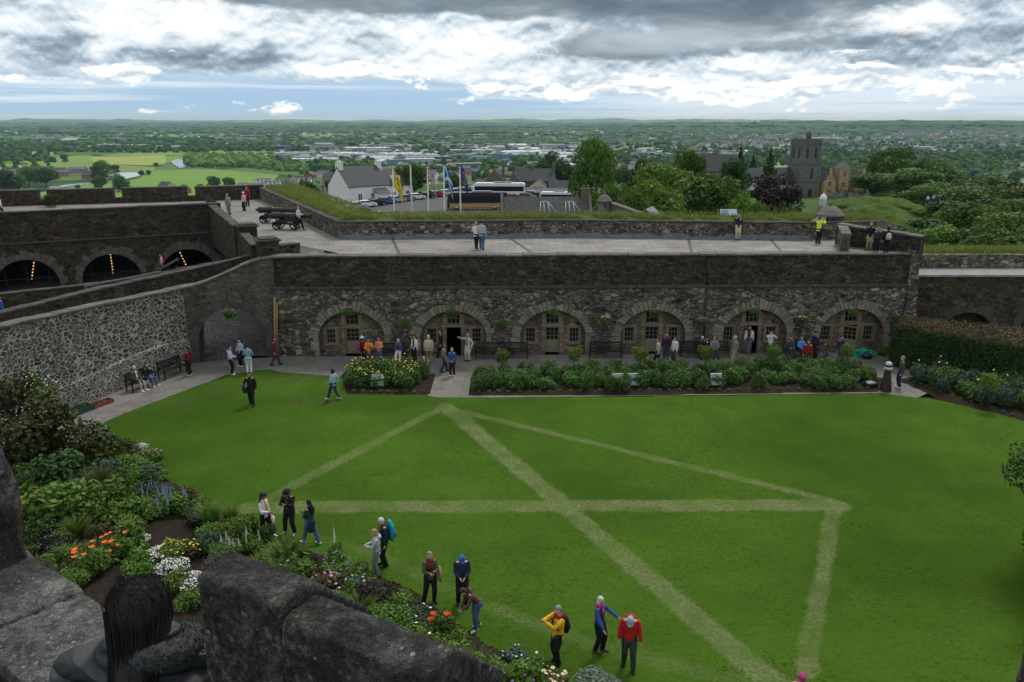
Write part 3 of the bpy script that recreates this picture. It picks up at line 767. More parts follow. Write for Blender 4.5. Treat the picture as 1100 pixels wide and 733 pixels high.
# ramp surface and its inner wall
rp=[(-28.2,31,4.3),(-25.4,40,4.3),(-24.6,41.9,4.25),(SX,SY,4.1),(-18.4,51.9,5.0),(EX,EYY+.3,6.0),(-13.2,W2(RL(-13.2),0)[1]+.5,6.7)]
Nn=normals2(rp);mb=MB();vsx=[]
for p,n in zip(rp,Nn):vsx+=[(p[0]+n.x*.3,p[1]+n.y*.3,p[2]),(p[0]+n.x*3.3,p[1]+n.y*3.3,p[2])]
mb.add(vsx,[(2*i,2*i+2,2*i+3,2*i+1) for i in range(len(rp)-1)])
tag(mb.build('ramp',M_BATT),None,None,None,'structure')
iw=thing('ramp_wall','narrow dark stone wall on the far side of the ramp above the pend','wall')
ip=[(-31.2,32,-.3,5.3),G(50,326,5.3)+(-.3,5.3),G(120,309,5.55)+(-.3,5.55),G(128,307.5,5.56)+(3.95,5.56),G(230,285.5,5.95)+(3.95,5.95),G(273,274.5,6.55)+(3.95,6.55)]
pathwall('wall',ip,.55,M_RUBD,iw,.015);coping('coping',[(p[0],p[1],p[3]) for p in ip],.55,M_COPED,iw,.06,.12)
# ------------------------------------------------------------------ yard with its cobbled road
def yz(x,y):
    return 2.25*sm(51.5,64,y)
mb=MB();xs=np.arange(-75,-13,2.0);ys=np.arange(46,74,1.0)
for x in xs:
    for y in ys:
        if x+2>-18 and y>56:pass
        q=[(x,y),(x+2,y),(x+2,y+1),(x,y+1)]
        mb.add([(a,b_,.015+yz(a,b_)) for a,b_ in q],[(0,1,2,3)])
o=mb.build('cobbled_road',M_COBB);tag(o,'grey cobbled road climbing through the pend',None,None,'structure')
# keep the road inside the yard: clip what would cross the garden
bm=bmesh.new();bm.from_mesh(o.data)
dl=[f for f in bm.faces if (lambda c:(c.y<SY+.6+(c.x-SX)*math.tan(ca) and c.x>-25) or c.x>EX+1 or (c.x<=-21 and (c.x-SX)>(c.y-SY)*.36-.6))(f.calc_center_median())]
bmesh.ops.delete(bm,geom=dl,context='FACES');bm.to_mesh(o.data);bm.free()
yw=thing('yard_wall','low brown stone wall in the yard before the glazed arches','wall')
yp=[G(-60,326,3.4)+(.8,3.4),G(5,317,3.4)+(.8,3.4),G(122,304,3.6)+(1.2,3.6)]
pathwall('wall',yp,.5,M_CAFE,yw,.02);coping('coping',[(p[0],p[1],p[3]) for p in yp],.5,M_COPED,yw,.05,.12)
yp2=[G(92,307,3.7)+(1.2,3.55),G(175,292,3.9)+(1.4,3.8),G(262,276,4.6)+(1.6,4.5)]
yw2=thing('yard_parapet','rough stone parapet before the rightmost glazed arch','wall')
pathwall('wall',yp2,.5,M_RUB,yw2,.03);coping('coping',[(p[0],p[1],p[3]) for p in yp2],.5,M_COPED,yw2,.05,.1)
# ------------------------------------------------------------------ cafe vaults under the battery
cA=Vector((-40.41,62.61,0));cB=Vector((-25.75,69.94,0));cd=(cB-cA).normalized()
cang=math.atan2(cd.y,cd.x)
cf=thing('vaulted_cafe','dark brown stone range with three glazed arches and lamp strings inside','building',(cA.x,cA.y,0),cang)
def CL(u,v,z):
    g=Vector((*G(u,v,z),0));return (g-cA).dot(cd)
def hitx(u):   # wall-local x where sight line column u meets the wall plane
    d=ray(u,290);n=Vector((-cd.y,cd.x));tt=Vector((cA.x,cA.y)).dot(n)/Vector((d.x,d.y)).dot(n)
    return (Vector((d.x*tt,d.y*tt))-Vector((cA.x,cA.y))).dot(Vector((cd.x,cd.y)))
LX0,LX1=-22.0,(cB-cA).length+.4
AR=[(hitx(28),2.25),(hitx(120),2.25),(hitx(203),2.25),(hitx(28)-7.2,2.25)]
ca_=[(x,a,2.6,2.1) for x,a in AR]
mb=MB();arched_wall(mb,LX0,LX1,1.2,5.95,ca_,0,.7);mb.quad((LX1,0,1),(LX1,12,1),(LX1,12,5.95),(LX1,0,5.95));mb.build('lower_wall',M_CAFE,cf)
mb=MB();mb.box(LX0,LX1,.1,.7,6.08,8.42);mb.quad((LX1+.001,.7,5.9),(LX1+.001,12,5.9),(LX1+.001,12,8.4),(LX1+.001,.7,8.4));mb.build('upper_wall',M_CAFE,cf)
mb=MB();mb.box(LX0,LX1+.02,-.1,.11,5.95,6.1);mb.build('string_course',M_COPED,cf,bevel=.03)
coping('wall_coping',[(LX0,.08,8.42),(LX1,.08,8.42)],.66,M_COPED,cf,.06,.13,1.1)
M_LAMP=bpy.data.materials.new('warm_lamp');M_LAMP.use_nodes=True
bb=M_LAMP.node_tree.nodes['Principled BSDF'];bb.inputs['Base Color'].default_value=(1,.6,.25,1);bb.inputs['Emission Color'].default_value=(1,.50,.15,1);bb.inputs['Emission Strength'].default_value=1.8
M_DGL=bpy.data.materials.new('cafe_glass');M_DGL.use_nodes=True
nt_=NT(M_DGL.node_tree);gl=nt_.n('ShaderNodeBsdfGlossy',i_Roughness=.05);gl.inputs[0].default_value=(.5,.55,.6,1);tr=nt_.n('ShaderNodeBsdfTransparent');tr.inputs[0].default_value=(.8,.82,.82,1)
mx=nt_.n('ShaderNodeMixShader',i_0=.06);nt_.L.new(tr.outputs[0],mx.inputs[1]);nt_.L.new(gl.outputs[0],mx.inputs[2]);nt_.L.new(mx.outputs[0],M_DGL.node_tree.nodes['Material Output'].inputs[0])
for i,(x,a,sp_,ri) in enumerate(ca_):
    mb=MB();voussoirs(mb,x,a,sp_,ri,.62,17,0,.035,2.0);mb.build('arch_ring',blockstone('cafe_arch_stone',[(.09,.082,.07),(.14,.125,.105),(.11,.10,.085)],.35,.1),cf,bevel=.015)
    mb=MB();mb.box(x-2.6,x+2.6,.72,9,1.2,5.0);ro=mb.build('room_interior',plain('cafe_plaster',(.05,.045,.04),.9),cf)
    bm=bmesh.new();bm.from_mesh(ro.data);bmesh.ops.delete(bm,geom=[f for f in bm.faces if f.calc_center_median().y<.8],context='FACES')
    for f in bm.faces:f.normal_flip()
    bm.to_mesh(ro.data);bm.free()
    mb=MB();K=16
    arc=[(x-a*math.cos(math.pi*k/K),sp_+ri*math.sin(math.pi*k/K)) for k in range(K+1)]
    mb.add([(p[0],.55,p[1]) for p in arc]+[(x+a,.55,1.3),(x-a,.55,1.3)],[tuple(range(K+3))]);gz=mb.build('glazing',M_DGL,cf)
    mb=MB()
    for q in (-.75,.0,.75):mb.box(x+q*a*.9-.025,x+q*a*.9+.025,.5,.56,1.3,sp_+ri*math.sqrt(1-(q*.9)**2))
    mb.box(x-a,x+a,.49,.565,3.05,3.1);mb.box(x-a,x+a,.48,.57,2.28,2.36)
    mb.build('glazing_frame',M_IRON,gz)
    # lamps hung one behind another from the vault
    for k in range(7):
        mb=MB();lx,ly,lz_=x+(.5,.05,-.5,.5)[i]+(-.07,.0,.09,-.07)[i]*k,2.2+.05*k,4.35-.27*k
        mb.ell((lx,ly,lz_),(.055,.055,.06),8,6);l=mb.build('pendant_lamp',M_LAMP,cf)
        mb=MB();mb.loft([(lx,ly,lz_+.07),(lx,ly,lz_+.2)],.008,n=4);mb.build('lamp_cord',M_IRON,l)
# crenellated rear parapet of the battery
bp=thing('battery_parapet','crenellated dark stone parapet along the far edge of the battery','wall')
def seg_u(u):   # point on the rear line below pixel column u
    a=Vector((-61,81.6));b_=Vector((-28.4,91.9));d=ray(u,205);d=Vector((d.x,d.y));e=b_-a
    s=(a.x*d.y-a.y*d.x)/(e.y*d.x-e.x*d.y);return a+e*s
for k,(u0,u1,zt_) in enumerate([(-140,39.5,8.32),(49.5,121,8.32),(130.5,200.5,8.32),(209.5,283.2,8.28)]):
    a=seg_u(u0);b_=seg_u(u1)
    pathwall('merlon',[(a.x,a.y,ZF-.3,zt_),(b_.x,b_.y,ZF-.3,zt_)],1.3,M_CAFE,bp,.03)
    coping('coping',[(a.x,a.y,zt_),(b_.x,b_.y,zt_)],1.3,M_COPED,bp,.03,.1,1.3)
for u in (44.5,126,205):
    a=seg_u(u-5.2);b_=seg_u(u+5.2)
    pathwall('embrasure_sill',[(a.x,a.y,ZF-.3,ZF+.55),(b_.x,b_.y,ZF-.3,ZF+.55)],1.3,M_CAFE,bp)
    mb=MB();c=(a+b_)/2;mb.obox((c.x,c.y+.35,ZF+.58),(.75,.5,.05),.3);mb.build('sill_cap',M_COPE,bp)
# stepped parapet where the battery drops to the yard
sp_t=thing('stepped_parapet','stone parapet stepping down beside the guns with square capped piers','wall')
s0=Vector(G(237,222,8.35));s1=Vector(G(262,243,8.0));s2=Vector(G(284,256,7.9));s3=Vector(G(291,271,6.6))
prs=[(LX1,)]
pA=cA.xy+cd.xy*(LX1-.4)
L1=[(pA.x,pA.y,5,8.3),(s1.x-.2,s1.y+.2,5,7.9)]
pathwall('wall',L1,-.6,M_RUBD,sp_t,.02);coping('coping',[(p[0],p[1],p[3]) for p in L1][::-1],.6,M_COPED,sp_t,.05,.12)
L2=[(s1.x+.3,s1.y-.3,4.5,7.55),(s2.x-.5,s2.y+.6,4.5,7.3)]
pathwall('wall',L2,-.6,M_RUBD,sp_t,.02);coping('coping',[(p[0],p[1],p[3]) for p in L2][::-1],.6,M_COPED,sp_t,.05,.12)
for q,z in ((s1,8.0),(s2,7.75)):
    mb=MB();mb.obox((q.x+.2,q.y-.1,(z+3)/2),(1.3,1.3,z-3),cang);mb.build('pier',M_RUBD,sp_t)
    mb=MB();mb.obox((q.x+.2,q.y-.1,z+.07),(1.55,1.55,.14),cang);mb.obox((q.x+.2,q.y-.1,z+.19),(1.25,1.25,.1),cang);mb.build('pier_cap',M_COPED,sp_t,bevel=.03)
L3=[G(287,268,7.3)+(ZF-.5,7.35),G(322,262,7.3)+(ZF-.5,7.25)]
lw=thing('battery_kerb_wall','short low stone wall dividing the ramp from the battery paving','wall')
pathwall('wall',L3,.6,M_RUBD,lw,.02);coping('coping',[(p[0],p[1],p[3]) for p in L3],.6,M_COPED,lw,.05,.12)
# solid mass below the battery edge so that no gap shows
bmass=thing('battery_retaining_wall','dark stone retaining wall dropping from the battery to the yard','wall')
rt=[(pA.x+.25,pA.y-.1,-.3,ZF-.02),(s1.x+.4,s1.y,-.3,ZF-.02),(s2.x+.3,s2.y,-.3,ZF-.02),(-16.0,54.2,-.3,ZF-.02)]
pathwall('wall',rt,.5,M_RUBD,bmass)


# ------------------------------------------------------------------ garden ground: lawn with mown cross and pentagon lines, paths, beds
LAWN=[(-21.9,39.0)]+[G(u,v) for u,v in [(135,444),(180,427),(246,402),(290,397),(300,400),(370,405.5),(468,427),(505,427.5),(700,426),(945,422.5),(1010,430),(1095,450)]]+[(30,34),(31,18),(14,6),(2.5,15),(1.86,19.0),(-.86,21.0),(-3.53,24.0),(-7.68,26.5),(-11.2,28.6),(-15.84,33.0)]
def in_poly(px,py,poly):
    px=np.asarray(px);py=np.asarray(py);c=np.zeros(px.shape,bool);n=len(poly);j=n-1
    for i in range(n):
        xi,yi=poly[i];xj,yj=poly[j]
        c^=((yi>py)!=(yj>py))&(px<(xj-xi)*(py-yi)/(yj-yi+1e-12)+xi);j=i
    return c
def vnoise2(x,y,s,seed=0):
    x=np.asarray(x)/s+seed*17.3;y=np.asarray(y)/s+seed*9.1
    xi=np.floor(x);yi=np.floor(y);fx=x-xi;fy=y-yi;fx=fx*fx*(3-2*fx);fy=fy*fy*(3-2*fy)
    h=lambda a,b:np.modf(np.abs(np.sin(a*127.1+b*311.7+seed)*43758.5453))[0]
    return (h(xi,yi)*(1-fx)+h(xi+1,yi)*fx)*(1-fy)+(h(xi,yi+1)*(1-fx)+h(xi+1,yi+1)*fx)*fy
def seg_d(X,Y,a,b):
    ax,ay=a;bx,by=b;L2=(bx-ax)**2+(by-ay)**2
    t_=np.clip(((X-ax)*(bx-ax)+(Y-ay)*(by-ay))/L2,0,1)
    return np.hypot(X-(ax+t_*(bx-ax)),Y-(ay+t_*(by-ay))),t_
st=.11
gx=np.arange(-23,32,st);gy=np.arange(5,51,st)
X,Y=np.meshgrid(gx,gy);nx_=len(gx);ny_=len(gy)
apex=G(470,437);wl=G(268,546);er=G(900,540);
def G_(u,v):return G(u,v)
LINES=[(G(474,439),G(268,546),.62,.75),(G(479,437),(8.0,18.2),.95,1.0),(G(497,443),G(900,540),.5,.75),(G(268,545.5),G(898,543),1.05,1.0),(G(896,541),G(866,722),.58,.9),
       (G(280,562),G(392,592),.55,.25),(G(392,592),G(520,650),.6,.35),(G(520,650),G(640,695),.6,.45),(G(640,695),G(800,733),.6,.4)]
line=np.zeros_like(X)
for a,b_,wd,sg in LINES:
    d,tt=seg_d(X,Y,a,b_)
    e=d+(vnoise2(X,Y,.35,2)-.5)*.16+(vnoise2(X,Y,1.6,12)-.5)*.10
    k=np.clip((wd/2-e)/.12+.5,0,1)*sg
    k*=np.clip(.38+.95*vnoise2(X,Y,.7,5)*(.55+.6*vnoise2(X,Y,2.6,6)),0,1)
    line=np.maximum(line,k)
worn=np.zeros_like(X)
for (u,v),rx_,ry_,s_ in [((245,418),1.6,1.0,1),((330,432),2.2,.5,.7),((300,408),2.5,.8,.8),((200,432),1.2,.8,.6),((470,432),1.2,.5,.6)]:
    cx,cy=G(u,v);d=np.hypot((X-cx)/rx_,(Y-cy)/ry_)
    worn=np.maximum(worn,np.clip(1.3-d,0,1)*s_*np.clip((vnoise2(X,Y,.6,8)-.25)*2.2,0,1))
Zl=.02+.015*(vnoise2(X,Y,1.7,3)-.5)
inm=in_poly(X,Y,LAWN)
keep=inm[:-1,:-1]&inm[1:,:-1]&inm[:-1,1:]&inm[1:,1:]
idx=np.arange(nx_*ny_).reshape(ny_,nx_)
Q=np.stack([idx[:-1,:-1],idx[:-1,1:],idx[1:,1:],idx[1:,:-1]],-1)[keep]
used,inv=np.unique(Q,return_inverse=True)
Vx=np.stack([X.ravel(),Y.ravel(),Zl.ravel()],-1)[used]
me=np_mesh('lawn',Vx,inv.reshape(-1,4),4,None,True)
for nm,arr in (('line',line),('worn',worn)):
    at=me.attributes.new(nm,'FLOAT','POINT');at.data.foreach_set('value',arr.ravel()[used].astype(np.float32))
m,t,b=new_mat('mown_lawn',.95,.04)
co=worldco(t)
n1=t.noise(co,.22,4,.6);n2=t.noise(t.mapping(co,(1,2.2,1)),2.2,5,.7);n3=t.noise(co,26,4,.8);n4=t.noise(t.mapping(co,(.6,2.0,1),(0,0,.25)),6.5,4,.7)
f=t.math('ADD',t.math('ADD',t.math('MULTIPLY',n1,.25),t.math('MULTIPLY',n2,.3)),t.math('ADD',t.math('MULTIPLY',n3,.34),t.math('MULTIPLY',n4,.34)))
c=t.ramp(f,[(.40,(.008,.034,.002)),(.5,(.027,.080,.006)),(.60,(.066,.138,.014))])
c=t.mix(t.remap(t.noise(co,.4,4,.65),  .46,.68,0,.6),c,(.052,.090,.012))
# broad mowing bands
wv=t.n('ShaderNodeTexWave');t.set(wv.inputs['Vector'],t.mapping(co,(1,1,1),(0,0,1.45)));wv.inputs['Scale'].default_value=.16;wv.inputs['Distortion'].default_value=1.2;wv.inputs['Detail'].default_value=2
c=t.mix(t.math('MULTIPLY',wv.outputs['Fac'],.22),c,(.052,.115,.008))
ln=t.n('ShaderNodeAttribute',attribute_name='line').outputs['Fac'];wn=t.n('ShaderNodeAttribute',attribute_name='worn').outputs['Fac']
straw=t.ramp(t.noise(co,7,5,.75),[(.3,(.075,.125,.03)),(.5,(.14,.17,.065)),(.70,(.29,.265,.145))])
c=t.mix(t.remap(t.noise(co,.09,3,.5),.44,.62,0,.42),c,(.016,.044,.003))
c=t.mix(t.math('MULTIPLY',ln,.85),c,straw)
c=t.mix(t.math('MULTIPLY',wn,.85),c,t.ramp(t.noise(co,4,4,.7),[(.35,(.05,.045,.03)),(.65,(.10,.085,.055))]))
t.set(b.inputs['Base Color'],c);bump(t,b,t.math('ADD',n3,n4),.7,.05)
tag(link_mesh('lawn',me,m),'mown green lawn with pale lines of a giant star',None,None,'structure')
# paved paths
PATH=[(-27,30),G(85,455),(-21.9,39.0)]+[G(u,v) for u,v in [(135,444),(180,427),(246,402),(290,397),(300,400),(370,405.5),(468,427),(505,427.5),(940,422.5),(985,428)]]+[(31,50),(31,54.5),W2(X1+.9,.1),W2(X0,-.02),(SX+1,SY+.5),(SX,SY),(-24.6,41.9),(-28,31)]
sheet('path',PATH,.008,M_PATH)
sheet('gravel_strip',[G(71,444),G(112,440),G(150,427),G(165,414),G(130,422)],.014,plain('gravel',(.20,.19,.18),.9,.2,.5,22))
# flower-bed soil
m,t,b=new_mat('bed_soil',.95,.1);co=worldco(t);n=t.noise(co,6,6,.75)
t.set(b.inputs['Base Color'],t.ramp(n,[(.3,(.012,.009,.007)),(.7,(.05,.037,.028))]));bump(t,b,n,1,.08);M_SOIL=m
def mound(name,poly,h=.12,st=.25,z0=.01,label=None):
    xs_=[p[0] for p in poly];ys_=[p[1] for p in poly]
    gx=np.arange(min(xs_),max(xs_)+st,st);gy=np.arange(min(ys_),max(ys_)+st,st)
    X,Y=np.meshgrid(gx,gy);ins=in_poly(X,Y,poly)
    d=np.full(X.shape,9.)
    for i in range(len(poly)):d=np.minimum(d,seg_d(X,Y,poly[i],poly[(i+1)%len(poly)])[0])
    Z=z0+np.where(ins,h*np.clip(d/.35,0,1)*(.7+.6*vnoise2(X,Y,.5,4)),-.02)
    idx=np.arange(X.size).reshape(X.shape);k=ins[:-1,:-1]|ins[1:,:-1]|ins[:-1,1:]|ins[1:,1:]
    Q=np.stack([idx[:-1,:-1],idx[:-1,1:],idx[1:,1:],idx[1:,:-1]],-1)[k]
    u,inv=np.unique(Q,return_inverse=True)
    me=np_mesh(name,np.stack([X.ravel(),Y.ravel(),Z.ravel()],-1)[u],inv.reshape(-1,4),4,None,True)
    return tag(link_mesh(name,me,M_SOIL),label,None,None,'structure')
BED1=[G(370,404.5),G(466,426),G(467,404),G(380,396)]
BED1=[G(366,404),G(372,424),G(462,425),G(467,402),G(375,397)]
BED2=[G(503,425.5),G(506,402),G(600,400),G(900,394),G(948,407),G(945,421),G(700,424.5)]
BED3=[G(962,408),G(1010,428),G(1100,453),(31.5,38),(33,44),G(1000,402)]
mound('bed_soil',BED1);mound('bed_soil',BED2);mound('bed_soil',BED3)
# the deep border under the ramparts
BORD=[(-27,31),(-24.7,38.0),(-21.9,39.0),(-15.84,33.05),(-11.2,28.65),(-7.68,26.55),(-3.53,24.05),(-.86,21.05),(1.86,19.05),(2.6,14.5),(-4,8),(-22,12),(-27,22)]
mound('border_soil',BORD,.2,.16)

# ------------------------------------------------------------------ foliage templates
def unit(n,r):
    v=r.normal(size=(n,3));return v/np.linalg.norm(v,axis=1,keepdims=True)
def leafcloud(n,lobes,leaf,seed,shell=.72,asp=.55,up=.35,droop=0.0,rand=.8):
    """n loose rhombic leaves spread over the outer volume of ellipsoid lobes [(c,r)]"""
    r=np.random.default_rng(seed)
    C=np.array([l[0] for l in lobes],float);Rr=np.array([l[1] if hasattr(l[1],'__len__') else (l[1],)*3 for l in lobes],float)
    w=(Rr.prod(1))**(2/3);k=r.choice(len(lobes),n,p=w/w.sum())
    d=unit(n,r);rad=shell+(1.04-shell)*r.random(n)**.6
    rad*=1+.10*np.sin(d[:,0]*7+k)*np.cos(d[:,1]*6+k*2)+.06*r.normal(size=n)
    P=C[k]+d*Rr[k]*rad[:,None]
    N=d*.8+np.array([0,0,up])+rand*r.normal(size=(n,3));N/=np.linalg.norm(N,axis=1,keepdims=True)
    A=np.cross(N,r.normal(size=(n,3)));A/=np.linalg.norm(A,axis=1,keepdims=True)
    if droop:
        A[:,2]-=droop;A/=np.linalg.norm(A,axis=1,keepdims=True);N=np.cross(A,np.cross(N,A));N/=np.linalg.norm(N,axis=1,keepdims=True)+1e-9
    B=np.cross(N,A);s=leaf*(.6+.8*r.random(n))[:,None]
    V=np.stack([P+A*s,P+B*s*asp,P-A*s,P-B*s*asp],1).reshape(-1,3)
    return V
def leafmesh(name,V,mat):
    me=np_mesh(name,V,np.arange(len(V)),4);me.materials.append(mat);return me
F_MID=foliage('leaf_mid_green',(.028,.070,.008),(.068,.135,.013),(.13,.205,.03))
F_BRI=foliage('leaf_bright_green',(.055,.11,.010),(.115,.20,.02),(.18,.27,.035))
F_DRK=foliage('leaf_dark_green',(.014,.040,.008),(.036,.08,.014),(.07,.125,.022))
F_COP=foliage('leaf_copper',(.010,.006,.007),(.022,.011,.012),(.040,.022,.02))
F_YEW=foliage('leaf_olive',(.035,.045,.008),(.075,.085,.012),(.11,.12,.02))
M_BARK=plain('bark',(.055,.045,.035),.9,.2,.3,8)
def lobes_round(h,w,seed,n=11,base=.28,top=1.0):
    r=random.Random(seed);L=[((0,0,h*.6),(w*.33,w*.33,h*.28))]
    for i in range(n):
        a=r.uniform(0,6.28);z=r.uniform(base,.86*top);env=math.sin(math.pi*min(1,max(.12,(z-base*.6)/(1.05-base*.6))))**.6
        q=w*.5*env*r.uniform(.45,.78);s=w*r.uniform(.15,.24)
        L.append(((q*math.cos(a),q*math.sin(a),z*h),(s,s,s*r.uniform(.75,1.05))))
    L.append((( w*.04,0,h*.88),(w*.2,w*.2,h*.13)))
    return L
def lobes_cone(h,w,seed):
    r=random.Random(seed);L=[]
    for i in range(16):
        f=i/15;z=.1+.86*f;q=w*.5*(1-f)*.75;a=i*2.4
        L.append(((q*math.cos(a)*.7,q*math.sin(a)*.7,z*h),(w*.26*(1.08-f),w*.26*(1.08-f),h*.075)))
    return L
def trunk_mesh(name,h,lobes,r0=.28,seed=0):
    mb=MB();rr=random.Random(seed)
    mb.loft([(0,0,-.6),(.05,0,h*.2),(-.05,.06,h*.45),(0,0,h*.8)],[r0*1.25,r0,r0*.75,r0*.2],n=7)
    for c,_ in lobes[1:10]:
        z=h*rr.uniform(.2,.4);mb.loft([(0,0,z),(c[0]*.5,c[1]*.5,(z+c[2])*.5+.1),(c[0]*.92,c[1]*.92,c[2])],[r0*.4,r0*.25,r0*.08],n=5)
    me=mb.mesh(name);me.materials.append(M_BARK);return me
TREE={}
def make_tree(key,h,w,lobes,n,leaf,mat,**kw):
    TREE[key]=(h,w,leafmesh('crown',leafcloud(n,lobes,leaf,sum(map(ord,key)),**kw),mat),trunk_mesh('trunk',h,lobes,h*.022,3))
for i,(m_,nm) in enumerate(((F_MID,'mid'),(F_BRI,'bright'),(F_DRK,'dark'))):
    make_tree(nm+'0',10,9,lobes_round(10,9,i*3+1),6500,.26,m_)
    make_tree(nm+'1',10,8,lobes_round(10,8,i*3+2,13,.2),6500,.25,m_)
make_tree('birch',10,7,lobes_round(10,7,31,15,.16,1.05),9000,.20,F_MID,droop=.9,asp=.4)
make_tree('copper',10,10,lobes_round(10,10,37,14,.1,.95),8000,.24,F_COP)
make_tree('conifer',10,4.4,lobes_cone(10,4.4,5),4000,.20,F_DRK,droop=.5)
make_tree('yew',6,9,lobes_round(6,9,41,12,.1,.95),6500,.17,F_YEW)
def plant_tree(key,x,y,z,h,w,label,name='tree',group=None,rz=None):
    H,W_,cm,tm=TREE[key]
    t_=thing(name,label,'tree',(x,y,z),random.uniform(0,6.28) if rz is None else rz,group)
    s=(w/W_,w/W_,h/H)
    for nm,me in (('crown',cm),('trunk',tm)):
        o=link_mesh(nm,me,None,t_);o.scale=s
    return t_
def tree_px(key,u,vt,wpx,y,label,name='tree',group=None,drop=None):
    x,zt_=ZY(u,vt,y);d=math.hypot(x,y)
    z0=tz(x,y) if drop is None else drop
    return plant_tree(key,x,y,z0,max(2.0,zt_-z0),wpx*d/FOC*.98,label,name,group)
for a in [('birch',642,150.5,58,112,'tallest drooping birch standing left of the tree group beyond the terrace','birch_tree'),
 ('dark0',690,172,44,160,'dark round tree showing just behind the bright sycamore','tree'),
 ('bright0',714,177,62,128,'broad bright green sycamore crown in the middle of the tree group','tree'),
 ('mid0',741,162,36,175,'rounded green tree rising above the sycamore crowns','tree'),
 ('bright1',704,194,66,104,'bright leafy tree directly behind the turf bank, below the sycamore','tree'),
 ('mid1',763,187,74,112,'wide mid green maple in front of the church nave','tree'),
 ('dark1',788,171,40,165,'dark bushy tree against the church roof','tree'),
 ('mid0',657,199,48,98,'green tree tucked behind the pepperpot turret','tree'),
 ('mid1',680,203,44,92,'low green tree beside the little white gable','tree'),
 ('conifer',796.5,156,22,270,'tallest dark conifer near the church roof','conifer_tree'),
 ('conifer',810,165,17,285,'small dark conifer beside the taller conifer','conifer_tree'),
 ('conifer',829,158,26,240,'dark conifer left of the church tower','conifer_tree'),
 ('bright1',800,206,32,98,'yellowish green small tree left of the copper beech','tree'),
 ('mid1',815,217,28,92,'low green bush at the foot of the copper beech','bush'),
 ('copper',839,187,58,142,'round dark copper beech before the church tower','copper_beech'),
 ('yew',853,222,52,80,'olive green spreading yew behind the terrace corner','yew_bush'),
 ('mid0',441,176,40,192,'round green tree beside the white house','tree'),
 ('dark0',487,186,28,240,'dark round tree behind the saltire flagpole','tree'),
 ('mid1',325,193,34,118,'leafy bush growing behind the domed turret','bush'),
 ('dark1',880,178,24,262,'dark tree between church tower and yellow stone house','tree'),
 ('mid1',940,186,44,236,'green tree beside the yellow stone house','tree'),
 ('mid0',977,181,64,246,'broad green tree above the rock outcrop','tree'),
 ('dark0',1014,186,62,250,'dark broad tree right of the rock outcrop','tree')]:
    tree_px(a[0],a[1],a[2],a[3],a[4],a[5],a[6])
WG='trees massed on the slope right of the graveyard'
for a in [('mid1',1036,200,56,205),('dark0',1066,211,66,165),('mid0',1092,214,64,155),('dark1',1001,236,56,116),('bright1',1022,243,64,104),('mid0',1080,229,84,98),('mid1',1048,217,56,142),
          ('mid0',985,248,40,99),('dark1',1062,256,66,88),('mid1',1100,246,70,82),('dark0',1040,262,50,80),('mid1',1014,262,44,82),('mid0',1120,225,70,120),('dark1',1020,216,50,175),('mid1',960,190,40,262),('mid0',1050,193,50,262),
          ('dark1',1084,196,56,255),('mid1',1110,198,56,230),('bright0',1030,228,48,150),('dark0',1095,262,50,78),('mid0',990,200,44,215),('mid1',1008,196,44,225)]:
    tree_px(*a,'leafy green tree in the wooded slope right of the graveyard','tree',WG)
rr=random.Random(5)
for k in range(46):
    u=rr.uniform(925,1130);y=rr.uniform(270,560);x,_=ZY(u,190,y)
    z0=tz(x,y);h=rr.uniform(9,15);plant_tree(rr.choice(['mid0','mid1','dark0','dark1','mid0','bright1']),x,y,z0,h,h*rr.uniform(.8,1.1),'leafy green tree in the wooded slope right of the graveyard','tree',WG)
for k in range(26):
    u=rr.uniform(560,935);y=rr.uniform(300,620);x,_=ZY(u,190,y)
    z0=tz(x,y);h=rr.uniform(8,13);plant_tree(rr.choice(['mid0','mid1','dark0','dark1']),x,y,z0,h,h*rr.uniform(.8,1.1),'leafy tree on the falling ground behind the church','tree','trees on the falling ground behind the church')
# riverside and meadow trees of the plain that one can tell apart
PG='single trees beside the river meadow'
for u,v,wp,k in [(32,200,18,'bright0'),(50,200,19,'mid0'),(44,198,12,'dark0'),(112,193,20,'bright1'),(104,193,12,'mid1'),(124,187,10,'mid1'),(152,189,6,'dark0'),(70,175,8,'mid1'),(6,208,22,'dark1'),(20,207,16,'mid0'),
                 (107,206.5,14,'mid0'),(128,206.5,15,'mid1'),(135,206.8,11,'mid0'),(84,206,6,'mid1'),(60,194,8,'mid0'),(230,206,14,'mid0'),(246,206,14,'mid1'),(215,207,9,'mid0'),(198,207,8,'mid1'),(352,205,12,'mid0'),(300,213,14,'dark0'),(318,213,12,'mid1'),(340,212,10,'mid0'),(160,189,5,'mid0'),(168,180,5,'mid1')]:
    p=GT(u,v);d=math.hypot(p.x,p.y);wd=wp*d/FOC
    plant_tree(k,p.x,p.y,p.z,wd*random.uniform(.85,1.1),wd,'leafy tree standing by the river meadow','tree',PG)
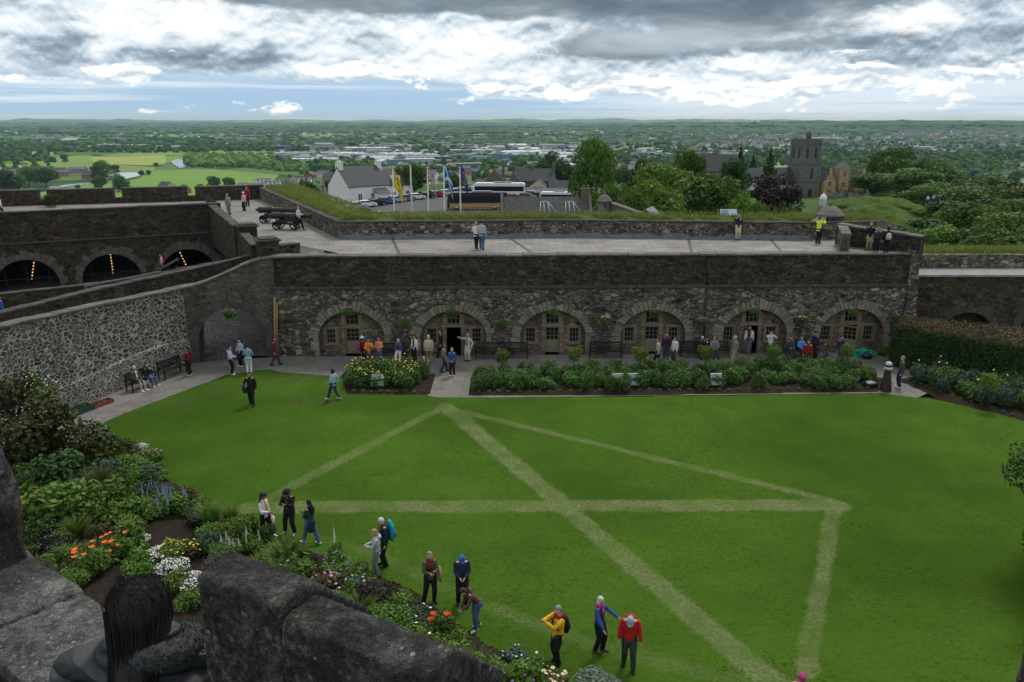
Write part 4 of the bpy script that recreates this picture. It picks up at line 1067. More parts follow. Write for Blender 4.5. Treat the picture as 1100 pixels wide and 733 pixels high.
# ------------------------------------------------------------------ woods of the plain: one mass
def crown_mass(name,items,seed,leafy,mat,label):
    r=np.random.default_rng(seed);V=[];off=0
    bm=bmesh.new();bmesh.ops.create_icosphere(bm,subdivisions=1 if not leafy else 2,radius=1)
    bv=np.array([v.co for v in bm.verts]);bf=np.array([[v.index for v in f.verts] for f in bm.faces]);bm.free()
    n=len(items);it=np.array(items)   # x,y,z,w,h
    jit=1+.22*r.normal(size=(n,len(bv),1)).clip(-1.6,1.6)
    P=bv[None]*jit
    P=P*np.stack([it[:,3]*.5,it[:,3]*.5,it[:,4]*.5],-1)[:,None,:]+it[:,None,:3]+np.array([0,0,1])*it[:,4][:,None,None]*.45
    F=(bf[None]+(np.arange(n)*len(bv))[:,None,None]).reshape(-1)
    me=np_mesh(name,P.reshape(-1,3),F,3)
    me.materials.append(mat)
    return tag(link_mesh(name,me,None),label,None,None,'stuff')
def wood_mat(name,cols):
    m,t,b=new_mat(name,.95,.1);ge=t.n('ShaderNodeNewGeometry')
    r=t.math('ADD',t.math('MULTIPLY',ge.outputs['Random Per Island'],.75),t.math('MULTIPLY',t.noise(ge.outputs['Position'],.12,4,.7),.5))
    t.set(b.inputs['Base Color'],t.ramp(r,[(.2,cols[0]),(.6,cols[1]),(1,cols[2])]));return m
M_WOOD=wood_mat('wood_foliage',[(.018,.045,.012),(.042,.088,.018),(.085,.145,.03)])
M_WOODB=wood_mat('wood_foliage_painted_sun',[(.06,.12,.022),(.10,.175,.035),(.16,.24,.05)])  # lighter copy of the wood colours, sunlight painted in
rr=random.Random(9)
def fillpx(L,u0,u1,v0,v1,n,w,h=None,wj=.35,shape=None):
    for _ in range(n):
        u=rr.uniform(u0,u1);v=rr.uniform(v0,v1)
        if shape and not shape(u,v):continue
        p=GT(u,v)
        if p is None:continue
        if p.y<780:p=Vector((*G(u,v,-69.5),-69.5))
        ww=w*rr.uniform(1-wj,1+wj);L.append((p.x,p.y,p.z-1,ww,(h or ww)*rr.uniform(.8,1.2)))
nearw=[];nearb=[];farw=[]
fillpx(nearb,200,300,168,180,420,11);fillpx(nearb,250,330,180,190,170,11,shape=lambda u,v:v<176+(u-230)*.12)
fillpx(nearw,285,400,176,189,420,12,shape=lambda u,v:v<180+(u-280)*.09);fillpx(nearb,300,395,175,184,90,11)
fillpx(nearw,0,330,156,166,900,12,shape=lambda u,v:v<164.5-(.012*abs(u-160)));fillpx(nearw,0,60,163,176,90,11)
fillpx(nearw,445,505,161,169,150,13);fillpx(nearw,640,730,158,178,160,12);fillpx(nearw,700,905,160,182,420,12)
fillpx(nearw,880,1100,156,186,1000,13);fillpx(nearw,880,1100,182,200,230,12);fillpx(nearw,560,680,166,186,120,11);fillpx(nearw,430,560,168,186,110,10)
fillpx(nearw,320,660,152,178,260,10);fillpx(nearw,500,720,172,200,110,11)
fillpx(nearw,0,60,178,190,40,9)
fillpx(farw,0,1100,143,157,1500,34,14,shape=lambda u,v:not(10<u<90 and 148<v<151))
fillpx(farw,0,1100,137,144,1700,85,17)
fillpx(farw,0,1100,132.5,138,1800,190,24)
fillpx(farw,700,1100,134,150,900,60,18)
fillpx(farw,480,760,146,156,420,34,14)
crown_mass('woodland',nearw,1,True,M_WOOD,'dark green woods spread over the plain')
crown_mass('woodland',nearb,2,True,M_WOODB,'riverside wood with sunshine painted into its bright green')
crown_mass('woodland',farw,3,False,M_WOOD,'far strips of woodland and hedges')
# ------------------------------------------------------------------ houses
def pl(n,c):return plain(n,c,.85,.2,.18,.7)
M_SLATE=plain('slate_roof',(.055,.058,.065),.7,.3,.3,2.5,0,.3);M_SLATEL=plain('slate_light',(.13,.135,.145),.7,.3,.25,2.5)
M_WHITE=plain('white_harl',(.78,.77,.74),.9,.2,.1,1.2);M_CREAM=plain('cream_harl',(.50,.45,.36),.9,.2,.1,1.2)
M_BROWN=plain('brown_sandstone',(.16,.125,.095),.9,.2,.3,1.2,0,.3);M_GREYST=plain('grey_sandstone',(.15,.14,.125),.9,.2,.3,1.0,0,.3)
M_YEL=plain('yellow_sandstone',(.42,.30,.16),.9,.2,.28,1.0,0,.3);M_BRICK=plain('red_brick',(.20,.10,.07),.9,.2,.2,1.0);M_TAN=plain('tan_brick',(.34,.22,.13),.9,.2,.2,1)
M_WIN=plain('dark_pane',(.03,.035,.04),.15,.5)
def gable(mb,w,d,h,rh,ov=.25,x0=0,y0=0,wall=0,roof=1,z0=-1.5):
    """block with ridge along x: walls, then a roof with eaves"""
    a,b_,c,e=x0-w/2,x0+w/2,y0-d/2,y0+d/2
    mb.add([(a,c,z0),(b_,c,z0),(b_,e,z0),(a,e,z0),(a,c,h),(b_,c,h),(b_,e,h),(a,e,h),(a,y0,h+rh),(b_,y0,h+rh)],
           [(0,1,5,4),(2,3,7,6),(1,2,6,9,5),(3,0,4,8,7)],wall)
    k=rh/(d/2)
    for s in (-1,1):
        ye=y0+s*(d/2+ov);ze=h-ov*k+.05
        vs=[(a-ov*.5,ye,ze),(b_+ov*.5,ye,ze),(b_+ov*.5,y0,h+rh+.05),(a-ov*.5,y0,h+rh+.05)]
        vs+= [(p[0],p[1],p[2]+.14) for p in vs]
        mb.add(vs,[(0,1,2,3),(4,5,6,7),(0,1,5,4),(1,2,6,5),(3,0,4,7)],roof)
def win_boxes(parent,pts,w,h,axis='x',mat=None,name='window'):
    """flat windows with a sill, each a part: (x,y,z) centre, facing -y or along x"""
    for x,y,z in pts:
        m_=MB()
        if axis=='x':
            m_.box(x-w/2,x+w/2,y-.03,y+.05,z-h/2,z+h/2,0);m_.box(x-.03,x+.03,y-.05,y-.02,z-h/2,z+h/2,1);m_.box(x-w/2,x+w/2,y-.052,y-.022,z-.03,z+.03,1);m_.box(x-w/2-.08,x+w/2+.08,y-.09,y+.0,z-h/2-.1,z-h/2-.002,1)
        else:
            m_.box(x-.05,x+.03,y-w/2,y+w/2,z-h/2,z+h/2,0);m_.box(x-.07,x-.04,y-.03,y+.03,z-h/2,z+h/2,1);m_.box(x-.09,x,y-w/2-.08,y+w/2+.08,z-h/2-.1,z-h/2-.002,1)
        m_.build(name,[M_WIN,M_WHITE],parent)
def chimney(parent,x,y,z,w=.9,d=.7,h=1.8,mat=None):
    m_=MB();m_.box(x-w/2,x+w/2,y-d/2,y+d/2,z-1.2,z+h);m_.box(x-w/2-.08,x+w/2+.08,y-d/2-.08,y+d/2+.08,z+h,z+h+.14)
    for k in (-.25,.25):m_.loft([(x+k*w,y,z+h+.1),(x+k*w,y,z+h+.5)],.12,n=6)
    return m_.build('chimney',mat or M_BROWN,parent)
# white harled house by the car park
x,z=ZY(392,222,184)
wh=thing('white_house','white harled house with dark slate roofs beside the car park','house',(x,184,-2.6),R(44));wh.scale=(.97,.97,1.02)
mb=MB();gable(mb,11,8.6,3.9,3.9,.2,-1.5,0);mb.build('wall',[M_WHITE,M_SLATE],wh)
mb=MB();gable(mb,7.5,7.4,3.6,3.3,.2,7.8,.2);mb.build('wing',[M_WHITE,M_SLATE],wh)
chimney(wh,-6.4,0,7.6,1.1,1.6,1.3,M_WHITE);chimney(wh,4.2,0,7.6,1.0,1.3,1.2,M_WHITE);chimney(wh,10.9,.2,6.8,.9,1.2,1.1,M_WHITE)
win_boxes(wh,[(-4,-4.3,1.6),(-.5,-4.3,1.6),(2.5,-4.3,1.6),(6,-3.5,1.5),(10,-3.5,1.5),(8.2,-3.5,3.0)],.9,1.3)
mb=MB();mb.box(6.2,8,-3.4,-1.6,4.0,5.6);mb.build('dormer',[M_WHITE],wh);win_boxes(wh,[(7.1,-3.4,4.8)],1.1,1.0)
mb=MB();mb.box(-.2,3,-6.3,-4.3,-1,2.2,0);mb.add([(-.4,-6.5,2.15),(3.2,-6.5,2.15),(3.2,-4.3,3.3),(-.4,-4.3,3.3)],[(0,1,2,3)],1);mb.build('porch',[M_WHITE,M_SLATE],wh)
# old school range with crow gables
x,_=ZY(558,210,215)
os_=thing('stone_mansion','large grey brown stone building with steep gables and chimneys behind the coaches','building',(x,222,-6),R(-6));os_.scale=(.68,.68,.68)
mb=MB();gable(mb,17,10,8.0,4.6,.2,5.5,4);mb.build('main_block',[M_BROWN,M_SLATE],os_)
mb=MB();gable(mb,9,7,8.6,4.0,.1,0,0);o=mb.build('gable_wing',[M_BROWN,M_SLATE],os_);o.rotation_euler=(0,0,R(90));o.location=(-9.5,0,0)
mb=MB();gable(mb,8,7,6.5,4.4,.1,0,0);o=mb.build('gable_wing',[M_BROWN,M_SLATE],os_);o.rotation_euler=(0,0,R(90));o.location=(-1.5,-.5,0)
mb=MB();gable(mb,9,7,6.2,2.8,.1,0,0);o=mb.build('cream_wing',[M_CREAM,M_SLATE],os_);o.rotation_euler=(0,0,R(90));o.location=(8.2,-4,0)
mb=MB();gable(mb,12,7,4.6,3.8,.1,0,0);o=mb.build('side_wing',[M_BROWN,M_SLATE],os_);o.location=(17.5,-3,0);o.rotation_euler=(0,0,R(20))
chimney(os_,-2.6,4,12.2,1.2,1,2.4);chimney(os_,13.6,4,12.2,1.2,1,2.6);chimney(os_,-6.6,1.5,10.5,.9,.9,4.2);chimney(os_,5,4.5,12.4,1,1,1.2);chimney(os_,21.5,-2,8,1,1,1.6)
win_boxes(os_,[(-10.6,-4.55,4.5),(-8.4,-4.55,4.5),(-10.6,-4.55,7.6),(-8.4,-4.55,7.6),(-1.5,-4.55,4.5),(-1.5,-4.55,7.2),(2.8,-1.05,6.5),(4.4,-1.05,6.5),(7.2,-8.55,5.4),(9.2,-8.55,5.4)],1.0,1.6)
# slate roofed visitor building close behind the bank
x,_=ZY(586,225,93)
vr=thing('slate_roof_building','long low building with slate roof and two skylight frames close behind the turf bank','building',(x,93,2.2),R(2))
mb=MB();gable(mb,9.6,6.2,1.2,3.4,.1,0,0,0,1,-6);mb.build('wall',[M_GREYST,plain('old_slate',(.085,.083,.082),.8,.3,.35,3,0,.5)],vr)
for s in (-1,1):
    mb=MB();mb.add([(s*4.9,-3.3,1.0),(s*4.9,0,4.85),(s*4.9,3.3,1.0),(s*5.2,-3.3,1.0),(s*5.2,0,4.85),(s*5.2,3.3,1.0),(s*4.9,-3.3,1.4),(s*4.9,0,5.2),(s*4.9,3.3,1.4),(s*5.2,-3.3,1.4),(s*5.2,0,5.2),(s*5.2,3.3,1.4)],
      [(0,1,4,3),(6,7,10,9),(1,2,5,4),(7,8,11,10),(0,1,7,6),(1,2,8,7),(3,4,10,9),(4,5,11,10),(0,3,9,6)]);mb.build('gable_skew',M_GREYST,vr)
chimney(vr,4.6,0,4.6,1.0,.8,1.0,M_BROWN)
for q in (-.2,2.7):
    mb=MB();zz=lambda y:1.2+3.4*(1+y/3.1)+.22
    for a_,b_ in (((q-.6,-1.9),(q-.4,-.5)),((q+.6,-1.9),(q+.4,-.5)),((q-.4,-.5),(q+.4,-.5)),((q-.05,-1.9),(q-.05,-.5)),((q+.4,-.5),(q+1.35,-1.6))):
        mb.loft([(a_[0],a_[1],zz(a_[1])),(b_[0],b_[1],zz(b_[1]))],.05,n=5)
    mb.build('skylight_frame',plain('pale_frame',(.4,.42,.44),.5),vr)
# small pale gable peeping over the bank
x,_=ZY(697,232,84)
pg=thing('pale_gable','small pale stone gable with lead ridge peeping above the turf bank','building',(x,84,2.3),R(-8))
mb=MB();gable(mb,3,4.4,2.5,1.7,.1,0,0,0,1,-4);o=mb.build('wall',[M_GREYST,plain('lead_grey',(.17,.18,.19),.6)],pg);o.rotation_euler=(0,0,R(75))
# turrets
def lathe(mb,prof,n=16,mat=0,c=(0,0)):
    rings=len(prof);vs=[(c[0]+r*math.cos(2*math.pi*j/n),c[1]+r*math.sin(2*math.pi*j/n),z) for r,z in prof for j in range(n)]
    mb.add(vs,[(i*n+j,i*n+(j+1)%n,(i+1)*n+(j+1)%n,(i+1)*n+j) for i in range(rings-1) for j in range(n)],mat,True)
def turret(u,vt,y,r,label,drum,name='sentry_turret',squat=1.0):
    x,zt_=ZY(u,vt,y)
    t_=thing(name,label,'turret',(x,y,zt_))
    s=r;mb=MB();lathe(mb,[(s*.9,-drum),(s*.9,-s*1.35*squat),(s*.86,-s*1.3*squat)],16);mb.build('drum',M_GREYST,t_)
    mb=MB();lathe(mb,[(s*.9,-s*1.45*squat),(s*1.12,-s*1.4*squat),(s*1.12,-s*1.25*squat),(s*.98,-s*1.15*squat),(s*.82,-s*.85*squat),(s*.55,-s*.55*squat),(s*.22,-s*.38*squat),(s*.10,-s*.32*squat),(.01,-s*.31*squat)],16);mb.build('dome',M_GREYST,t_)
    mb=MB();mb.ell((0,0,-s*.16),(s*.16,s*.16,s*.2),8,6);mb.build('finial',M_GREYST,t_)
    mb=MB();mb.box(-.12*s,.12*s,-s*.93,-s*.7,-s*2.1*squat,-s*1.6*squat);mb.build('loophole',M_DARKIN,t_)
    return t_
turret(649.5,206,82,.72,'pepperpot sentry turret with ball finial beside the slate roof',4.2)
turret(311,187,104,1.25,'weathered stone beehive turret behind the grassy battery corner',5)
turret(893,217,61.5,.95,'squat stone turret cap on the outer corner of the terrace',3.0,squat=.8)
x,_=ZY(347,190,104);ob=thing('stone_pinnacle','slim dark stone pinnacle beside the beehive turret','monument',(x,104,1.5))
mb=MB();mb.loft([(0,0,-3),(0,0,2.6),(0,0,3.0),(0,0,6.9)],[.5,.45,.55,.05],n=4);mb.build('shaft',M_GREYST,ob)
mb=MB();mb.ell((0,0,6.95),(.12,.12,.16),6,5);mb.build('finial',M_GREYST,ob)
# wall running from the pepperpot
p0=ZY(654,219,82);p1=ZY(686,230,78)
ow=thing('outwork_wall','sloping stone wall running down from the pepperpot turret','wall')
pathwall('wall',[(p0[0],82,0,p0[1]),(p1[0],78,0,p1[1])],.6,M_GREYST,ow);coping('coping',[(p0[0],82,p0[1]),(p1[0],78,p1[1])],.6,M_COPE,ow)
# white lantern monument
x,zt_=ZY(885,207,150);lm=thing('lantern_monument','white glazed lantern monument with domed top in the graveyard','monument',(x,150,zt_-4.2))
mb=MB();lathe(mb,[(1.0,-1.5),(1.0,1.2),(.75,1.3),(.75,1.6)],8);mb.build('plinth',M_GREYST,lm)
mb=MB();lathe(mb,[(.6,1.6),(.6,3.0)],8);mb.build('glazing',plain('milky_glass',(.5,.56,.58),.2,.5),lm)
mb=MB();lathe(mb,[(.7,2.95),(.7,3.1),(.62,3.4),(.4,3.75),(.12,3.95),(.05,4.2),(.0,4.22)],8)
for k in range(8):a=k*math.pi/4;mb.loft([(.62*math.cos(a),.62*math.sin(a),1.55),(.62*math.cos(a),.62*math.sin(a),3.05)],.05,n=4)
mb.build('dome',M_WHITE,lm)
# ------------------------------------------------------------------ church with tower
M_TOW=plain('tower_stone',(.155,.145,.13),.95,.2,.32,1.3,0,.5)
x,_=ZY(862,200,250);ch=thing('church','grey stone church with tall crenellated tower and long slate roofs','church',(x,250,-7.5),R(14));ch.scale=(.75,.75,.88)
mb=MB();mb.box(-4.6,4.6,-4.6,4.6,-3,11.5);mb.box(-4.15,4.15,-4.15,4.15,11.5,18.6)
for sx in (-1,1):
    for sy in (-1,1):
        mb.box(sx*4.0-.7,sx*4.0+.7,sy*4.0-.7,sy*4.0+.7,-3,13.2);mb.box(sx*3.8-.55,sx*3.8+.55,sy*3.8-.55,sy*3.8+.55,13.2,19.4)
mb.build('tower',M_TOW,ch)
mb=MB()
for z in (5.5,11.4):mb.box(-4.8,4.8,-4.8,4.8,z,z+.35)
mb.box(-4.45,4.45,-4.45,4.45,18.0,18.5);mb.build('string_course',M_TOW,ch)
mb=MB()
for s in (-1,1):
    for k in range(-3,4):
        mb.box(k*1.25-.38,k*1.25+.38,s*4.3-.2,s*4.3+.2,18.5,19.9);mb.box(s*4.3-.19,s*4.3+.19,k*1.25-.37,k*1.25+.37,18.5,19.88)
mb.build('battlement',M_TOW,ch)
mb=MB();lathe(mb,[(1.1,17),(1.1,21.0),(1.25,21.1),(.0,23.6)],8,0,(.3,-.6));mb.build('stair_turret',M_TOW,ch)
mb=MB();mb.loft([(.3,-.6,23.4),(.3,-.6,24.4)],.06,n=4);mb.build('finial',M_BROWN,ch)
for xx in (-1.9,1.9):
    for ax in (0,1):
        mb=MB();poly=[(-.55,0),(.55,0),(.55,2.9),(.3,3.5),(0,3.8),(-.3,3.5),(-.55,2.9)]
        M=(Matrix.Translation((xx,-4.17,13.4)) if ax==0 else Matrix.Translation((-4.17,xx,13.4))@Matrix.Rotation(R(-90),4,'Z'))@Matrix.Rotation(R(90),4,'X')
        mb.prism(poly,-.2,.03,0,M);mb.build('belfry_opening',M_WIN,ch)
for zz_,w_ in ((6.6,.4),(-.5,.9)):
    mb=MB();poly=[(-w_,0),(w_,0),(w_,2.8),(w_*.5,3.5),(0,3.9),(-w_*.5,3.5),(-w_,2.8)]
    mb.prism(poly,-.2,.04,0,Matrix.Translation((.6,-4.62,zz_))@Matrix.Rotation(R(90),4,'X'));mb.build('lancet_window',M_WIN,ch)
mb=MB();gable(mb,26,9,6.0,4.0,.3,-17,3,0,1,-4);mb.build('nave',[M_TOW,M_SLATE],ch)
mb=MB();mb.add([(-29,-6.5,-3),(-5,-6.5,-3),(-5,-6.5,3.2),(-29,-6.5,3.2),(-5,-1.5,5.4),(-29,-1.5,5.4),(-29,-6.8,3.3),(-5,-6.8,3.3),(-5,-1.4,5.6),(-29,-1.4,5.6)],[(0,1,2,3),(6,7,8,9)]);
mb.build('aisle',[M_TOW],ch)
mb=MB();mb.add([(-29,-6.8,3.32),(-5,-6.8,3.32),(-5,-1.4,5.62),(-29,-1.4,5.62)],[(0,1,2,3)]);mb.build('aisle_roof',M_SLATEL,ch)
mb=MB();gable(mb,14,9,9.5,5.0,.3,-36,4,0,1,-4);mb.build('choir',[M_TOW,M_SLATE],ch)
for k in range(6):
    mb=MB();xx=-27+k*3.8;poly=[(-.7,0),(.7,0),(.7,2.2),(.35,2.9),(0,3.2),(-.35,2.9),(-.7,2.2)]
    mb.prism(poly,-.2,.04,0,Matrix.Translation((xx,-6.52,-.6))@Matrix.Rotation(R(90),4,'X'));mb.build('lancet_window',M_WIN,ch)
    mb=MB();mb.box(xx+1.5,xx+2.2,-7.3,-6.5,-3,2.8);mb.build('buttress',M_TOW,ch)
# yellow stone almshouse
x,_=ZY(900,205,252);al=thing('almshouse','yellow sandstone almshouse with gabled wings and slate capped little tower','building',(x,252,-7.2),R(8));al.scale=(.86,.86,.86)
mb=MB();gable(mb,15,6,5.0,3.2,.2,0,2,0,1,-3);mb.build('main_block',[M_YEL,M_SLATE],al)
for xx,nm in ((-6.2,0),(6.4,1)):
    mb=MB();gable(mb,7,4.6,5.2,3.6,.1,0,0,0,1,-3);o=mb.build('gable_wing',[M_YEL,M_SLATE],al);o.rotation_euler=(0,0,R(90));o.location=(xx,-1.5,0)
    chimney(al,xx,-4.8,8.6,.9,.6,.9,M_YEL)
mb=MB();mb.box(-1.9,1.9,-3.4,.4,-3,9.6);mb.box(-2.05,2.05,-3.55,.55,9.4,9.8);mb.build('tower',M_YEL,al)
mb=MB();mb.add([(-2.1,-3.6,9.8),(2.1,-3.6,9.8),(2.1,.6,9.8),(-2.1,.6,9.8),(0,-1.5,12.6)],[(0,1,4),(1,2,4),(2,3,4),(3,0,4),(3,2,1,0)]);mb.build('tower_cap',M_SLATEL,al)
win_boxes(al,[(-6.2,-5.03,1.6),(-6.2,-5.03,4.6),(6.4,-5.03,1.6),(6.4,-5.03,4.6),(0,-3.43,7.6),(0,-3.43,4),(-3.3,-1.03,2.2),(3.3,-1.03,2.2)],1.0,1.5)
mb=MB();mb.box(-.6,.6,-3.46,-3.3,-1,1.8);mb.build('door',M_IRON,al)
chimney(al,9.0,2,7.4,.9,.7,1.3,M_YEL)
# brick gabled house down by the meadow
def far_house(label,u,v,w,d,h,rh,rz,wm,rm,name='house',cat='house',group=None,ch_=True,pt=None):
    p=Vector((*G(u,v,-69.5),-69.5)) if pt is None else pt;t_=thing(name,label,cat,p,R(rz),group)
    mb=MB();gable(mb,w,d,h,rh,.3,0,0,0,1,-2)
    nx=max(2,int(w/3.2))
    for k in range(nx):
        for zz in ((h*.3,h*.74) if h>4 else (h*.5,)):
            xx=-w/2+(k+.5)*w/nx;mb.box(xx-.55,xx+.55,-d/2-.04,-d/2+.05,zz-.7,zz+.7,2)
    mb.build('wall',[wm,rm,M_WIN],t_)
    if ch_:
        for s in (-.46,.46):chimney(t_,s*w,0,h+rh-.3,1,.8,1.2,wm)
    return t_
far_house('big house with dark roof and brick gable at the meadow edge',180,207,20,15,7,6,-35,M_CREAM,M_SLATE,'house','house',None)
far_house('low slate annex beside the big dark roofed house',197,208,15,11,4,4,-10,M_GREYST,M_SLATE,ch_=False)
tg='terraced houses by the river'
rr=random.Random(21)
for u,v,w,rz in [(10,194,34,8),(16,188,30,6),(36,186,22,12),(44,188,16,40),(62,186,30,-4),(72,189,40,-3),(88,189.5,36,-3),(96,192,20,30),(58,192,18,-20),(26,196,20,15),(4,199,24,5),(84,185.5,30,-4)]:
    far_house('terraced houses of orange brick with grey roofs near the river bend',u,v,w,10,5.6,3.2,rz,rr.choice([M_TAN,M_TAN,M_BRICK,M_CREAM]),rr.choice([M_SLATE,M_SLATEL]),'terraced_house','house',tg)
tg='white terraced houses below the battery'
for u,v,w,rz in [(276,207,20,6),(292,204,22,2),(306,209,14,14),(318,208,18,0),(330,206,20,3),(341,209,12,-6),(352,206,16,0),(262,206,12,10),(283,201,22,4),(325,200,24,1)]:
    t_=far_house('white terraced house with grey roof and dormers below the battery',u,v,w,9,7.5,3.6,rz,M_WHITE,M_SLATEL,'terraced_house','house',tg)
    n=int(w/5)
    for k in range(n):
        mb=MB();gable(mb,4,2.6,8.6,1.8,.1,0,0,0,1,6.2);o=mb.build('dormer',[M_WHITE,M_SLATEL],t_);o.rotation_euler=(0,0,R(90));o.location=(-w/2+(k+.5)*w/n,-3.2,0)
tg='stone town houses beyond the white house'
for u,v,w,d,h,rz in [(455,214,18,10,7,10),(463,205,22,10,7,-8),(500,203,20,10,8,4),(515,206,16,10,8,20),(478,199,24,10,8,0),(610,200,18,10,7,10),(625,205,20,10,7,-14),(600,190,24,12,8,3),(450,196,26,11,8,6),(640,196,22,10,8,0),(530,192,26,12,9,2),(570,188,22,12,9,-4)]:
    y_=500+(v-188)*11;x_=ZY(u,200,y_)[0];p=Vector((x_,y_,tz(x_,y_)))
    far_house('grey stone town house with slate roof on the slope below the car park',u,v,w,d,h,4,rz,rr.choice([M_GREYST,M_BROWN,M_CREAM]),M_SLATE,'town_house','house',tg,True,p)
# town: warehouses and houses of the plain
def tmpl(name,w,d,h,rh,wm,rm,flat=False):
    mb=MB()
    if flat:
        mb.box(-w/2,w/2,-d/2,d/2,-2,h,0);mb.box(-w/2-.3,w/2+.3,-d/2-.3,d/2+.3,h,h+.6,1)
        k=-w/2+6
        while k<w/2-4:mb.box(k,k+1.6,-d*.3,d*.3,h+.6,h+1.0,2);k+=11
        mb.box(-w*.3,-w*.3+5,-d/2-.1,-d/2+.1,0,4.5,2);mb.box(w*.2,w*.2+5,-d/2-.1,-d/2+.1,0,4.5,2)
    else:
        gable(mb,w,d,h,rh,.4,0,0,0,1,-2)
        n=max(2,int(w/4))
        for k in range(n):
            xx=-w/2+(k+.5)*w/n;mb.box(xx-.6,xx+.6,-d/2-.06,-d/2+.05,h*.5-.8,h*.5+.8,2)
    me=mb.mesh(name)
    for q in (wm,rm,M_WIN):me.materials.append(q)
    return me
P_=lambda n,c:plain(n,c,.7,.3,.12,.05)
WR=[P_('shed_white',(.60,.62,.65)),P_('shed_pale',(.36,.39,.43)),P_('shed_grey',(.27,.29,.32)),P_('shed_blue',(.13,.20,.32)),P_('shed_brown',(.20,.15,.12)),P_('shed_dark',(.11,.115,.13))]
WT=[tmpl('warehouse',60,34,9,0,WR[i],WR[j],True) for i,j in ((0,0),(1,0),(2,1),(1,2),(3,1),(4,2),(5,2),(0,1))]
WT+=[tmpl('warehouse',50,26,7,3,WR[i],WR[j]) for i,j in ((0,1),(1,2),(0,0))]
HT=[tmpl('house',13,9,5,3.4,a,b_) for a,b_ in ((M_CREAM,M_SLATE),(M_WHITE,M_SLATEL),(M_BROWN,M_SLATE),(M_TAN,M_SLATE),(M_GREYST,M_SLATEL),(M_BRICK,P_('tile_brown',(.16,.09,.065))),(M_WHITE,P_('tile_red',(.22,.11,.08))))]
def put(me,name,label,cat,group,u,v,s,rz,sy=None):
    p=GT(u,v)
    if p is None:return
    if p.y<800:p=Vector((*G(u,v,-69.5),-69.5))
    o=link_mesh(name,me,None);o.location=(p.x,p.y,p.z);o.rotation_euler=(0,0,rz);o.scale=(s,sy or s,min(s,1.2));o['kind']='thing'
    return tag(o,label,cat,group)
rr=random.Random(33)
WL='pale low warehouse roof on the plain beyond the town'
def wh_zone(n,u0,u1,v0,v1,s0,s1,set_=WT):
    for _ in range(n):
        put(rr.choice(set_),'warehouse',WL,'warehouse','warehouses spread over the plain',rr.uniform(u0,u1),rr.uniform(v0,v1),rr.uniform(s0,s1),R(rr.choice([8,-14,20])+rr.uniform(-6,6)+rr.choice([0,90])))
wh_zone(105,290,640,153,172,.5,1.3);wh_zone(26,320,470,166,177,.7,1.6);wh_zone(16,640,800,156,172,.6,1.3);wh_zone(22,430,660,172,182,.4,.9);wh_zone(18,0,420,141,152,.8,2.2);wh_zone(14,60,200,157.5,161,.5,1.1,WT[:3])
wh_zone(16,560,1000,141,152,.8,2.0);wh_zone(8,985,1040,160,166,.8,1.6)
for u,v,s in [(395,163,2.0),(380,170,1.5),(500,166,1.3),(600,170,1.5),(560,168,1.6),(430,170,1.7)]:
    put(WT[0] if s>1.45 else WT[1],'warehouse','large white roofed warehouse among the sheds of the plain','warehouse','large white warehouses',u,v,s,R(rr.uniform(-8,8)))
HL='small house of the town on the plain'
def h_zone(n,u0,u1,v0,v1,s0=.9,s1=1.5):
    for _ in range(n):
        put(rr.choice(HT),'house',HL,'house','houses of the town on the plain',rr.uniform(u0,u1),rr.uniform(v0,v1),rr.uniform(s0,s1),R(rr.choice([0,35,-30,80])+rr.uniform(-12,12)))
h_zone(70,960,1100,164,200,1.1,1.7);h_zone(50,430,680,178,200);h_zone(40,620,720,168,188);h_zone(50,720,900,156,170,1.0,1.6);h_zone(26,330,440,178,196);h_zone(14,0,60,182,194);h_zone(30,880,1000,160,182,1.0,1.6)
# houses still farther off read as one mass of roofs
items=[]
for zz in [(720,900,147,158,420),(900,1100,150,166,520),(480,720,150,160,200),(960,1100,143,150,200),(0,500,140,150,70),(560,800,139,146,120),(300,640,152,166,200)]:
    for _ in range(zz[4]):
        p=GT(rr.uniform(zz[0],zz[1]),rr.uniform(zz[2],zz[3]))
        if p:items.append((p,rr.uniform(.9,1.5)*(1 if p.y<3500 else 1.6),rr.uniform(0,3.1),rr.randrange(5)))
mb=MB()
for p,s,a,k in items:
    M=Matrix.Translation(p)@Matrix.Rotation(a,4,'Z')@Matrix.Scale(s,4)
    w_,d_,h_,r_=7,4.5,5,3.2
    vs=[M@Vector(q) for q in [(-w_,-d_,-2),(w_,-d_,-2),(w_,d_,-2),(-w_,d_,-2),(-w_,-d_,h_),(w_,-d_,h_),(w_,d_,h_),(-w_,d_,h_),(-w_,0,h_+r_),(w_,0,h_+r_)]]
    mb.add(vs,[(0,1,5,4),(2,3,7,6),(1,2,6,9,5),(3,0,4,8,7)],k);mb.add(vs,[(4,5,9,8),(6,7,8,9)],5+k%2)
tag(mb.build('distant_town',[M_CREAM,M_WHITE,M_BROWN,M_TAN,M_GREYST,M_SLATE,M_SLATEL],fix=False),'far roofs of the town reading as one mass',None,None,'stuff')
for k,u in enumerate([757,761,765,769,776,781,785,803,808,814]):
    p=GT(u,134.5) or GT(u,136);o=MB();o.box(-11,11,-9,9,-10,38);o.box(-3,3,-3,3,38,41);ob=o.build('tower_block',M_WHITE);ob.location=p;ob['kind']='thing'
    tag(ob,'white tower block on the horizon beyond the town','building','tower blocks on the horizon')
